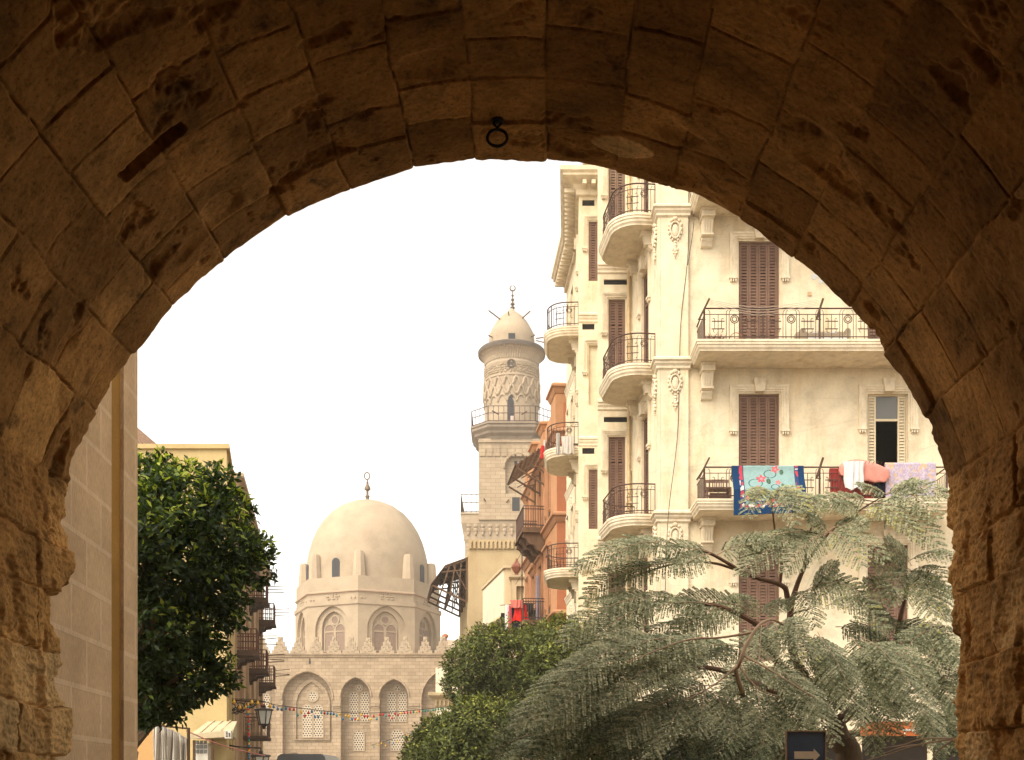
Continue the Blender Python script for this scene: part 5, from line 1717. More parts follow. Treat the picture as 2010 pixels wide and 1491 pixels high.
def old_house():
    def wx(y): return -12.79 - 0.163 * (y - 52)
    ya, yb = 49.6, 73.0
    root = thing('balconied_house', 'old grey brown house with cornice and rows of projecting wooden balconies, on the left', 'house', (-15, 60, 0))
    A, B = (wx(ya), ya), (wx(yb), yb)
    H = 15.0
    M, L = frame(A, B)
    def lx(y): return (y - ya) * L / (yb - ya)
    b = MB(); b.M = M
    fl = [7.75, 11.5]
    cols = [52.0, 56.0, 60.0, 64.0, 68.0, 71.2]
    b.wall(rect(0, L, 0, H), [rect(lx(y) - 0.5, lx(y) + 0.5, f + 0.02, f + 2.5) for f in fl + [4.0] for y in cols], 0.25)
    b.M = None
    xw = A[0] - 8
    b.add([(*A, 0), (xw, ya, 0), (xw, ya, H), (*A, H), (*B, 0), (xw, yb, 0), (xw, yb, H), (*B, H)], [(0, 1, 2, 3), (4, 5, 6, 7), (3, 2, 6, 7)])
    b.build('wall', M_oldhouse, root)
    s = MB(); s.sweep([(xw, ya), A, B, (xw, yb)], [(0, H + 0.25), (0.55, H + 0.25), (0.55, H + 0.05), (0.4, H - 0.05), (0.25, H - 0.3), (0.1, H - 0.5), (0, H - 0.55)])
    s.build('cornice', M_oldhouse, root)
    s = MB(); s.box(A[0] - 1.0, A[0] - 0.55, ya + 0.2, ya + 0.7, H + 0.25, H + 0.8); s.build('chimney', M_oldhouse, root)
    sp = None
    for f in fl + [4.0]:
        for y in cols:
            Mw = M @ T(lx(y) - 0.5, 0, f + 0.02)
            if sp is None: 
                sp = MB(); sp.box(0, 0.06, 0.05, 0.15, 0, 2.48); sp.box(0.94, 1.0, 0.05, 0.15, 0, 2.48)
                sp = sp.build('shuttered_window', M_redwood, root, Mw, local=True)
                for i in range(2):
                    q = MB(); shutter_leaf(q, 0.06 + i * 0.44, 0.5 + i * 0.44, 0.0, 2.46, 0.07, pitch=0.1); q.build('shutter', M_redwood, sp, Mw, local=True)
            else: copy_tree(sp, Mw, root)
    # pilaster strips and pipes
    for y in (50.4, 54.0, 58.0, 62.2, 66.0, 70.0):
        s = MB(); s.box(lx(y) - 0.12, lx(y) + 0.12, -0.14, -0.001, 0, H - 0.6); s.build('pilaster', M_oldhouse, root, M, local=True)
    def balcony(y, f, W=1.9, pj=1.0, mat=M_redwood):
        Mw = M @ T(lx(y), 0, f)
        s = MB()
        s.box(-W / 2, W / 2, -pj, -0.001, -0.14, 0)
        s.box(-W / 2 - 0.05, W / 2 + 0.05, -pj - 0.05, -0.001, -0.26, -0.141)
        for x in (-W / 2 + 0.1, W / 2 - 0.35):
            s.prism([(-0.002, -0.262), (-pj + 0.2, -0.262), (-pj + 0.25, -0.36), (-pj * 0.45, -0.4), (-pj * 0.4, -0.52), (-0.2, -0.55), (-0.15, -0.72), (-0.002, -0.74)], 'x', x, x + 0.25)
        r_ = s.build('wooden_balcony', M_wood, root, Mw, local=True)
        g = MB(); h = 0.98
        pts = [(-W / 2 + 0.04, 0), (-W / 2 + 0.04, -pj + 0.04), (W / 2 - 0.04, -pj + 0.04), (W / 2 - 0.04, 0)]
        for (xa, y_a), (xb, y_b) in zip(pts[:-1], pts[1:]):
            for z in (h, 0.62, 0.1): g.bar((xa, y_a, z), (xb, y_b, z), 0.07, 0.05)
            n = max(3, int(math.hypot(xb - xa, y_b - y_a) / 0.2))
            for i in range(n + 1):
                t = i / n; p = (xa + (xb - xa) * t, y_a + (y_b - y_a) * t)
                g.bar((p[0], p[1], 0.0), (p[0], p[1], h), 0.055)
        g.build('railing', mat, r_, Mw, local=True)
        rr = random.Random(int(y * 7 + f))
        for i in range(3):
            z = h - 0.1 - 0.22 * i
            q = MB(); x = W / 2 - 0.3 * i - 0.1; q.bar((x, -pj + 0.1, z), (x + rr.uniform(-0.1, 0.1), -pj - 0.85, z + rr.uniform(-0.05, 0.12)), 0.04); q.build('drying_pole', M_wood, r_, Mw, local=True)
        return r_
    for y, f in ((52.0, 7.75), (60.0, 7.75), (68.0, 7.75), (52.0, 11.5), (60.0, 11.5), (68.0, 11.5)): balcony(y, f)
    # low wrought iron balcony at the far end
    Mw = M @ T(lx(56), 0, 4.0)
    s = MB(); s.box(-1.6, 1.6, -1.3, -0.001, -0.16, 0); r_ = s.build('iron_balcony', M_wood, root, Mw, local=True)
    g = railing_along([(-1.55, 0), (-1.55, -1.25), (1.55, -1.25), (1.55, 0)], 1.05, True, 0.16); g.build('railing', M_rail, r_, Mw, local=True)
old_house()

# --- awning, wall and things at the bottom left
def shop_canopy():
    y = 29.2
    root = thing('shop_canopy', 'sloping pale sheet canopy over a shop door at the foot of the yellow house', 'canopy', (X_(415, y), y, 3.0))
    m = weathered('dusty_sheet_metal', (0.46, 0.38, 0.25), 0.15, 2, 0.4, bump=0.15)
    z1, z2 = Z_(1412, y), Z_(1441, y)
    xa, xb = X_(392, y), X_(458, y)
    s = MB()
    s.add([(xa, y + 0.8, z1), (xb - 0.1, y + 0.8, z1), (xb, y, z2 + 0.12), (xa - 0.25, y, z2), (xa - 0.25, y, z2 - 0.12), (xb, y, z2 - 0.06), (xb - 0.1, y + 0.8, z2 - 0.1), (xa, y + 0.8, z2 - 0.1)],
          [(0, 1, 2, 3), (3, 2, 5, 4), (1, 6, 5, 2), (0, 3, 4, 7), (4, 5, 6, 7), (0, 7, 6, 1)])
    s.build('roof', m, root)
    for t in (0.2, 0.45, 0.7):
        s = MB(); s.bar((xa + (xb - xa) * t, y + 0.78, z1 + 0.02), (xa - 0.2 + (xb - xa + 0.2) * t, y + 0.02, z2 + 0.03 + 0.1 * t), 0.03); s.build('seam', m, root)
    s = MB(); s.box(X_(376, y), X_(381, y), y + 0.1, y + 0.15, 0.13, z2 - 0.15); s.build('post', M_wood, root)
    s = MB(); s.box(X_(412, y), X_(416, y), y + 0.1, y + 0.15, 0.13, z2 - 0.12); s.build('post', M_wood, root)
    t_ = thing('air_conditioner', 'small white boxed unit fixed under the end of the sheet canopy', 'air conditioner', (X_(447, 29), 29.0, Z_(1449, 29)))
    wm_ = plain('off_white_casing', (0.6, 0.56, 0.48), 0.5, 0, 0.06)
    s = MB(); s.box(X_(441, 29), X_(453, 29), 29.0, 29.18, Z_(1449, 29), Z_(1434, 29)); s.build('casing', wm_, t_)
    s = MB()
    for i in range(4): s.box(X_(443, 29), X_(447, 29), 28.985, 28.999, Z_(1446 - i * 3, 29), Z_(1444.6 - i * 3, 29))
    s.box(X_(449, 29), X_(451.5, 29), 28.985, 28.999, Z_(1446, 29), Z_(1438, 29)); s.build('grille', M_dark_hole, t_)
    t2 = thing('wall_cabinet', 'pale gridded cabinet standing in the dark doorway under the canopy', 'cabinet', (X_(397, 29.5), 29.6, 0.13))
    s = MB(); s.box(X_(383, 29.5), X_(408, 29.5), 29.5, 29.9, 0.13, Z_(1458, 29.5)); s.build('body', wm_, t2)
    s = MB()
    for i in range(3):
        for j in range(3):
            s.box(X_(385 + 7.6 * j, 29.5), X_(391 + 7.6 * j, 29.5), 29.48, 29.499, Z_(1478 - i * 9, 29.5), Z_(1471 - i * 9, 29.5))
    s.build('door_grid', M_pane, t2)
shop_canopy()

def ochre_wall():
    y = 21.0
    root = thing('garden_wall', 'low orange ochre wall below the dark tree, beside the pale curtain', 'wall', (X_(285, y), y, 0))
    s = MB(); s.box(X_(225, y), X_(312, y), y, y + 0.3, 0, Z_(1424, y)); s.build('masonry', M_ochre, root)
    s = MB(); s.box(X_(224, y), X_(313, y), y - 0.04, y + 0.34, Z_(1424, y), Z_(1421, y)); s.build('coping', M_ochre, root)
    # hanging cloth
    m = weathered('grey_white_canvas', (0.52, 0.47, 0.41), 0.12, 2, 0.3, (0.25, 0.2, 0.15), (4, 4, 0.4), 0.15, 30)
    y = 20.4
    xs = np.linspace(X_(300, y), X_(368, y), 60); zs = np.linspace(0.5, Z_(1424, y), 14)
    v, f = [], []
    for j, z in enumerate(zs):
        for i, x in enumerate(xs):
            t = j / 13
            v.append((x + 0.10 * math.sin(i * 0.25 + j * 0.3) * (1 - t), y + 0.07 * math.sin(i * 0.62) + 0.03 * math.sin(i * 1.7 + j * 0.2), z - (0.25 * (i / 59) ** 2 * t)))
    for j in range(13):
        for i in range(59): f.append((j * 60 + i, j * 60 + i + 1, (j + 1) * 60 + i + 1, (j + 1) * 60 + i))
    b = MB(); b.add(v, f)
    c = b.build('canvas_curtain', m, None, T(X_(335, y), y, 1.0), smooth=True)
    sol = c.modifiers.new('thickness', 'SOLIDIFY'); sol.thickness = 0.012
    tag(c, 'grey white canvas sheet hanging in folds below the dark tree on the left', 'curtain')
    pl = thing('curtain_pole', 'thin wooden pole carrying the grey white canvas sheet', 'pole', (X_(335, y), y, 2.7))
    s = MB(); s.tube([(X_(292, y), y, Z_(1424, y) + 0.02), (X_(372, y), y, Z_(1430, y))], 0.02, 6); s.tube([(X_(370, y), y, 0), (X_(370, y), y, Z_(1428, y))], 0.03, 6); s.build('pole', M_wood, pl)
ochre_wall()

# --- street lamps on brackets
M_glass = plain('milky_lamp_glass', (0.55, 0.55, 0.50), 0.25, 0, 0.08, 3, 0.5, 0)
M_lampmetal = plain('black_lamp_metal', (0.05, 0.04, 0.035), 0.5, 0.4, 0.3, 10)
def lantern(name, label, px, py, Y, s_=1.0, arm=None):
    c = P(px, py, Y)                       # top of the lantern
    t = thing(name, label, 'street lamp', c)
    x, y, z = c
    k = s_
    b = MB()
    b.lathe([(0.03 * k, z), (0.06 * k, z - 0.03 * k), (0.05 * k, z - 0.08 * k), (0.28 * k, z - 0.13 * k), (0.29 * k, z - 0.17 * k), (0.25 * k, z - 0.18 * k)], x, y, 6); b.build('cap', M_lampmetal, t)
    b = MB(); b.lathe([(0.23 * k, z - 0.181 * k), (0.14 * k, z - 0.56 * k)], x, y, 6); b.build('glass', M_glass, t)
    b = MB()
    for i in range(6):
        a = math.pi / 3 * i
        b.bar((x + 0.235 * k * math.cos(a), y + 0.235 * k * math.sin(a), z - 0.18 * k), (x + 0.145 * k * math.cos(a), y + 0.145 * k * math.sin(a), z - 0.57 * k), 0.025 * k)
    b.lathe([(0.15 * k, z - 0.561 * k), (0.15 * k, z - 0.60 * k), (0.06 * k, z - 0.64 * k), (0.03 * k, z - 0.72 * k)], x, y, 6)
    b.build('frame', M_lampmetal, t)
    return t
Yl = 33.0
lt = lantern('street_lamp', 'glazed lantern hanging from a scrolled iron bracket on the left side of the street', 518, 1383, Yl)
b = MB()
pa, pb = P(446, 1374, Yl), P(520, 1377, Yl)
b.tube([pa, pb, P(518, 1384, Yl)], 0.025, 6)
def spiral(cx_, cz_, R_, turns, ph, sg=1):
    pts = []
    for i in range(int(22 * turns)):
        t = i / 22
        r = R_ * (1 - t / turns * 0.85)
        a = ph + sg * 2 * math.pi * t
        pts.append((cx_ + r * math.cos(a), Yl, cz_ + r * math.sin(a)))
    return pts
for (qx, qy, R_, ph, sg) in ((455, 1386, 0.20, 0, 1), (472, 1390, 0.17, 2, -1), (486, 1384, 0.13, 1, 1), (463, 1396, 0.12, 3, -1), (497, 1383, 0.09, 0, 1)):
    c = P(qx, qy, Yl); b.tube(spiral(c.x, c.z, R_, 1.7, ph, sg), 0.017, 5)
b.tube([P(446, 1402, Yl), P(470, 1396, Yl), P(495, 1388, Yl), P(510, 1378, Yl)], 0.02, 5)
b.tube([P(446, 1368, Yl), P(446, 1410, Yl)], 0.03, 5)
b.build('bracket', M_lampmetal, lt)
lantern('street_lamp', 'lower glazed lantern at the bottom edge beneath the scrolled iron bracket', 512, 1473, 32.0, 1.0)
l2 = bpy.data.objects['street_lamp.001']
b = MB(); b.tube([P(512, 1474, 32), P(512, 1468, 32), P(470, 1466, 32), P(447, 1462, 32.2)], 0.025, 6); b.build('bracket', M_lampmetal, l2)

# --- strings of coloured bulbs
BULB = {'blue': (0.03, 0.16, 0.32), 'red': (0.55, 0.025, 0.015), 'yellow': (0.75, 0.42, 0.02), 'green': (0.02, 0.22, 0.13), 'teal': (0.03, 0.25, 0.28)}
MBULB = {k: plain(k + '_bulb', v, 0.25, 0, 0.05, 3, 0.6, 0) for k, v in BULB.items()}
def bulb_string(name, label, pts, n, colours, size=0.085, seed=1, group='strings of coloured bulbs'):
    path = catmull(pts, 10)
    t = thing(name, label, 'string lights', path[len(path) // 2], group)
    b = MB(); b.tube(path, 0.012, 4); b.build('cable', M_cable, t)
    seg = [0]
    for a, c in zip(path[:-1], path[1:]): seg.append(seg[-1] + (c - a).length)
    rr = random.Random(seed)
    first = {}
    for i in range(n):
        s = seg[-1] * (i + 0.5) / n
        j = max(k for k in range(len(seg)) if seg[k] <= s)
        j = min(j, len(path) - 2)
        p = path[j].lerp(path[j + 1], (s - seg[j]) / max(1e-6, seg[j + 1] - seg[j]))
        col = colours(i / n, rr)
        w = Matrix.Translation(p - Vector((0, 0, rr.choice((0.0, 0.0, 0.05, 0.16)))))
        if col not in first:
            m = MB(); k = size / 0.085
            m.lathe([(0.022 * k, 0.0), (0.028 * k, -0.04 * k), (0.045 * k, -0.06 * k), (0.075 * k, -0.12 * k), (0.072 * k, -0.17 * k), (0.04 * k, -0.21 * k), (0, -0.225 * k)], 0, 0, 8)
            first[col] = m.build('bulb', MBULB[col], t, w, smooth=True, local=True)
        else: copy_tree(first[col], w, t)
def mixc(f, rr):
    if f < 0.27: return rr.choice(('blue', 'blue', 'blue', 'teal', 'red', 'yellow'))
    if f < 0.38: return rr.choice(('blue', 'teal', 'blue', 'blue', 'yellow'))
    if f < 0.68: return rr.choice(('red', 'red', 'red', 'red', 'teal', 'yellow'))
    return rr.choice(('green', 'green', 'green', 'teal', 'red', 'yellow'))
bulb_string('string_lights', 'long string of blue, red and green bulbs sagging across the street before the mausoleum',
            [P(533, 1382, 34), P(600, 1391, 36), P(680, 1398.5, 39), P(760, 1398, 42), P(840, 1391, 45), P(905, 1383, 48)], 62, mixc, 0.046, 2)
bulb_string('string_lights', 'short string of yellow bulbs along the top of the scrolled lamp bracket',
            [P(420, 1366, 32.6), P(450, 1371, 32.9), P(500, 1373, 32.9), P(534, 1381, 33.5)], 11, lambda f, r: r.choice(('yellow', 'yellow', 'yellow', 'red')), 0.055, 5)
bulb_string('string_lights', 'string of many coloured bulbs hanging straight down below the lamp bracket',
            [P(487, 1376, 32.8), P(488, 1420, 32.8), P(489, 1470, 32.8), P(489, 1500, 32.8)], 26, lambda f, r: r.choice(('red', 'green', 'yellow', 'teal', 'blue', 'red')), 0.04, 7)
bulb_string('string_lights', 'string of small pale and yellow bulbs rising from the street to the round trees',
            [P(730, 1462, 50), P(770, 1450, 49), P(820, 1432, 48), P(870, 1405, 47), P(912, 1380, 46)], 22, lambda f, r: r.choice(('blue', 'yellow', 'yellow', 'green')), 0.035, 9)
t = thing('slack_cable', 'reddish slack cable crossing in front of the shop canopy', 'cable', P(440, 1450, 27))
b = MB(); b.tube(catmull([P(365, 1434, 27.5), P(420, 1457, 28), P(470, 1472, 29), P(520, 1483, 30)], 8), 0.014, 4); b.build('cable', plain('faded_red_cable', (0.35, 0.12, 0.1), 0.6), t)

# --- blue-grey vehicle roof at the bottom
def bus():
    y = 62.0
    root = thing('parked_van', 'blue grey van, with only its roof showing at the bottom edge of the street', 'van', (X_(597, y), y + 2, 0))
    m = plain('blue_grey_paint', (0.15, 0.18, 0.20), 0.35, 0.1, 0.1, 1, 0.5, 0)
    x0, x1 = X_(541, y), X_(641, y)
    zt = Z_(1479.5, y)
    prof = [(x0, 0.5), (x1, 0.5), (x1, zt - 0.5), (x1 - 0.12, zt - 0.12), (x1 - 0.3, zt), (x0 + 0.3, zt), (x0 + 0.12, zt - 0.12), (x0, zt - 0.5)]
    s = MB(); s.prism(prof, 'y', y, y + 5.2); s.build('body', m, root)
    s = MB(); s.box(x0 + 0.3, x1 - 0.3, y - 0.02, y + 0.02, 1.7, zt - 0.35); s.build('rear_window', M_pane, root)
    s = MB(); s.box(x0 + 0.02, x1 - 0.02, y - 0.16, y - 0.001, 0.45, 0.75); s.build('bumper', M_lampmetal, root)
    for x in (x0 + 0.12, x1 - 0.32):
        s = MB(); s.box(x, x + 0.2, y - 0.04, y - 0.001, 0.95, 1.45); s.build('tail_light', MBULB['red'], root)
    for x in (x0 + 0.15, x1 - 0.15):
        for yy in (y + 0.9, y + 4.2):
            s = MB(); s.lathe([(0.0, -0.12), (0.2, -0.12), (0.34, -0.11), (0.36, 0), (0.34, 0.11), (0.2, 0.12), (0, 0.12)], 0, 0, 18)
            s.build('wheel', plain('tyre_rubber', (0.02, 0.02, 0.02), 0.9), root, T(x, yy, 0.36) @ Matrix.Rotation(math.pi / 2, 4, 'Y'), local=True, smooth=True)
    s = MB(); s.box(x0 + 0.7, x0 + 1.1, y + 0.4, y + 0.8, zt, zt + 0.06); s.build('roof_hatch', M_white_w, root)
bus()
# ------------------------------------------------------------------ trees
M_bark = weathered('grey_brown_bark', (0.16, 0.11, 0.07), 0.3, 4, 0.3, (0.07, 0.05, 0.035), (8, 8, 1), 0.6, 20)
M_bark_pale = weathered('pale_bark', (0.36, 0.265, 0.185), 0.25, 4, 0.3, (0.15, 0.1, 0.06), (8, 8, 1), 0.5, 20)
M_twig = plain('reddish_twig_bark', (0.17, 0.095, 0.06), 0.8, 0, 0.25, 10)
M_dead = plain('dry_pale_twig', (0.36, 0.25, 0.16), 0.8, 0, 0.2, 10)
M_ficus = leaf_mat('dark_glossy_leaf', [(0.0, (0.014, 0.025, 0.009)), (0.45, (0.034, 0.060, 0.016)), (0.68, (0.075, 0.125, 0.024)), (0.85, (0.20, 0.28, 0.035)), (1.0, (0.46, 0.52, 0.08))], 0.35, 0.5, 0.3)
M_round = leaf_mat('olive_small_leaf', [(0.0, (0.025, 0.033, 0.010)), (0.4, (0.06, 0.073, 0.018)), (0.75, (0.125, 0.145, 0.03)), (1.0, (0.30, 0.31, 0.06))], 0.22, 0.55, 0.25)
M_feather = leaf_mat('dusty_feather_leaf', [(0.0, (0.035, 0.043, 0.017)), (0.35, (0.12, 0.135, 0.070)), (0.7, (0.28, 0.29, 0.18)), (0.92, (0.45, 0.43, 0.29)), (1.0, (0.40, 0.38, 0.08))], 0.2, 0.6, 0.25)

def leaf_quads(c, d, n, L, W, fold=0.25):
    """arrays: base points, directions, normals -> folded two-triangle leaves"""
    d = d / np.linalg.norm(d, axis=1, keepdims=True)
    s = np.cross(d, n); s /= np.linalg.norm(s, axis=1, keepdims=True) + 1e-9
    n2 = np.cross(s, d)
    L, W = L[:, None], W[:, None]
    mid = c + d * L * 0.5
    v = np.stack([c, mid - s * W * 0.5 + n2 * W * fold, c + d * L, mid + s * W * 0.5 + n2 * W * fold], 1).reshape(-1, 3)
    k = np.arange(len(c))[:, None] * 4
    f = np.concatenate([k + np.array([[0, 1, 2]]), k + np.array([[0, 2, 3]])], 0)
    return v, f

def crown_clusters(blobs, dens, rng, inner=0.55):
    """points on lumpy shells of overlapping spheres, with outward normals"""
    C = np.array([[*P(b[0], b[1], b[2])] for b in blobs]); R = np.array([b[3] * b[2] / FPX for b in blobs])
    pts, nor = [], []
    for c, r in zip(C, R):
        n = int(dens * r * r)
        u = rng.normal(size=(n, 3)); u /= np.linalg.norm(u, axis=1, keepdims=True)
        rad = r * (inner + (1 - inner) * rng.random(n) ** 0.5) * (0.62 + 0.68 * fbm(u[:, 0] * 2.3 + c[0], u[:, 1] * 2.3 + u[:, 2] * 1.7 + c[2], 5, 3))
        p = c + u * rad[:, None]
        keep = np.ones(n, bool)
        for c2, r2 in zip(C, R):
            if c2 is c: continue
            keep &= np.linalg.norm(p - c2, axis=1) > r2 * 0.62
        keep |= rng.random(n) < 0.12
        pts.append(p[keep]); nor.append(u[keep])
    return np.concatenate(pts), np.concatenate(nor)

def leafy_crown(name, mat, parent, blobs, dens, per, L, W, rng, up=0.5, bright=0.0, spread=0.09):
    p, n = crown_clusters(blobs, dens, rng)
    m = len(p)
    cs = rng.random(m)
    P_, D_, N_, R_ = [], [], [], []
    for k in range(per):
        ax = n + np.array([0, 0, up]) + rng.normal(scale=0.35, size=(m, 3))
        ax /= np.linalg.norm(ax, axis=1, keepdims=True)
        t = rng.normal(size=(m, 3)); t -= ax * np.sum(t * ax, 1, keepdims=True); t /= np.linalg.norm(t, axis=1, keepdims=True)
        ang = rng.uniform(0.5, 1.45, m)[:, None]
        d = ax * np.cos(ang) + t * np.sin(ang)
        d[:, 2] -= 0.15
        P_.append(p + rng.normal(scale=spread * 0.35, size=(m, 3)) + ax * rng.uniform(0, spread, m)[:, None]); D_.append(d); N_.append(ax)
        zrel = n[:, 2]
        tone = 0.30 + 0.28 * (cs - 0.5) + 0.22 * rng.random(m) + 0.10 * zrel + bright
        lit_young = rng.random(m) < np.clip(0.03 + 0.55 * (0.5 * n[:, 0] + 0.75 * zrel) * (cs > 0.45), 0, 1)
        R_.append(np.clip(tone + 0.42 * lit_young, 0, 1))  # upper and right-hand leaves brightened: light put into the leaf tone
    P_, D_, N_, R_ = map(np.concatenate, (P_, D_, N_, R_))
    q = len(P_)
    v, f = leaf_quads(P_, D_, N_, L * rng.uniform(0.6, 1.15, q), W * rng.uniform(0.7, 1.15, q))
    return np_mesh(name, v, f, mat, parent, None, {'rnd': np.repeat(R_, 4)})

def limbs(b, base, tips, r0, rng, mid=0.5, rt=0.02):
    for tip in tips:
        tip = Vector(tip); base_ = Vector(base)
        m1 = base_.lerp(tip, 0.35) + Vector((rng.normal() * 0.12, rng.normal() * 0.12, 0.25))
        m2 = base_.lerp(tip, 0.7) + Vector((rng.normal() * 0.15, rng.normal() * 0.15, 0.15))
        path = catmull([base_, m1, m2, tip], 5)
        b.tube(path, [r0 + (rt - r0) * (i / (len(path) - 1)) ** 0.7 for i in range(len(path))], 6)

def ficus():
    Y = 16.0
    rng = np.random.default_rng(21)
    base = Vector((X_(236, Y), Y + 0.2, 0.0))
    root = thing('broadleaf_tree', 'dense dark glossy broadleaf tree with light put into its bright new leaves, beside the pale wall on the left', 'tree', base)
    blobs = [(285, 958, 16.2, 58), (345, 1000, 15.8, 78), (312, 945, 16.2, 42), (427, 942, 16, 26), (462, 1003, 16, 30), (500, 1075, 16, 26), (402, 988, 16, 50), (408, 1060, 15.6, 82), (438, 1075, 16, 55), (330, 1100, 15.3, 115), (412, 1150, 15.6, 66), (315, 1240, 15.4, 105),
             (400, 1215, 15.7, 65), (430, 1318, 15.8, 34), (350, 1330, 15.6, 68), (300, 1370, 15.6, 60), (498, 1116, 16, 30), (448, 1105, 16, 34), (425, 1205, 15.8, 38), (240, 1150, 16.0, 110), (240, 1300, 16, 90), (340, 1395, 15.8, 28), (395, 1330, 15.7, 45), (278, 1090, 15.0, 60), (290, 1010, 15.4, 60)]
    b = MB()
    fork = base + Vector((0.05, 0, 2.1))
    b.tube(catmull([base, base + Vector((0.03, 0.02, 0.8)), base + Vector((-0.03, 0, 1.5)), fork], 5), [0.2 - 0.004 * i for i in range(16)], 10)
    b.build('trunk', M_bark, root, smooth=True)
    b = MB(); limbs(b, fork, [P(q[0], q[1], q[2]) for q in blobs], 0.085, rng); b.build('branches', M_bark, root, smooth=True)
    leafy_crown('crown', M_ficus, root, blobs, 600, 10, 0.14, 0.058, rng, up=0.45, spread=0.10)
ficus()

def round_tree(label, blobs, base, seed, tips=True, trunk_r=0.16, dens=480, L=0.17, bright=0.12):
    rng = np.random.default_rng(seed)
    root = thing('clipped_tree', label, 'tree', base, 'rounded green trees along the right side of the street')
    cz = P(blobs[0][0], blobs[0][1], blobs[0][2])
    b = MB()
    fork = Vector((base[0] + (cz.x - base[0]) * 0.4, base[1], cz.z * 0.55))
    pb = Vector(base)
    b.tube(catmull([pb, pb.lerp(fork, 0.5) + Vector((0.12, 0, 0)), fork], 6), trunk_r, 9, r1=trunk_r * 0.7)
    b.build('trunk', M_bark_pale, root, smooth=True)
    b = MB(); limbs(b, fork, [P(q[0], q[1], q[2]) for q in blobs], trunk_r * 0.6, rng); b.build('branches', M_bark_pale, root, smooth=True)
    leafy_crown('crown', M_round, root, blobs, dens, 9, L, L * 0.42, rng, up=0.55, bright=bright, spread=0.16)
round_tree('rounded olive green tree under the hanging red washing', [(985, 1300, 40, 70), (930, 1310, 40, 58), (1040, 1290, 41, 60), (960, 1270, 40, 40), (1010, 1345, 40, 55), (915, 1345, 40, 42), (940, 1360, 40, 35), (1060, 1340, 40, 50)], (X_(1040, 40), 40.0, 0), 31)
round_tree('rounded olive green tree rising against the foot of the cream house', [(1100, 1275, 38, 62), (1140, 1290, 38, 60), (1085, 1320, 37.5, 60), (1150, 1250, 38.5, 35), (1170, 1330, 38, 60), (1110, 1370, 38, 60)], (X_(1085, 38), 38.0, 0), 32)
round_tree('low rounded green tree in front of the mausoleum, leftmost of the green trees', [(862, 1470, 36, 52), (826, 1486, 36, 30), (852, 1440, 36, 30), (880, 1432, 36, 28), (830, 1500, 36, 50)], (X_(845, 36), 36.0, 0), 33)
round_tree('dark green rounded tree next to the pale leaning trunks', [(930, 1435, 34, 62), (905, 1430, 34, 38), (960, 1420, 34.3, 48), (985, 1450, 34.3, 45), (920, 1480, 34, 60), (880, 1480, 34, 50), (970, 1490, 34, 50), (940, 1405, 34.3, 26)], (X_(950, 34), 34.0, 0), 34)
# two pale leaning trunks by the kerb
def leaning(px0, px1, Y, label, pys=(1405, 1500)):
    root = thing('leaning_tree', label, 'tree', P(px1, 1540, Y) - Vector((0, 0, EYE)), 'pale leaning trunks')
    b = MB()
    p0 = P(px1, 1540, Y); p0.z = 0
    top = P(px0, pys[0], Y)
    b.tube(catmull([p0, P(px1 - 4, 1490, Y), P((px0 + px1) / 2 - 3, 1445, Y), top], 6), 0.15, 9, r1=0.07); b.build('trunk', M_bark_pale, root, smooth=True)
    rng = np.random.default_rng(px0)
    leafy_crown('crown', M_round, root, [(px0, pys[0] - 18, Y, 30), (px0 + 16, pys[0] - 5, Y, 26), (px0 - 18, pys[0] - 2, Y, 24)], 230, 8, 0.13, 0.055, rng, 0.5, -0.05)
leaning(1012, 1046, 30.0, 'thick pale leaning trunk at the bottom edge, nearer the green trees')
leaning(1040, 1080, 29.0, 'slimmer pale leaning trunk at the bottom edge, nearer the feathery tree')

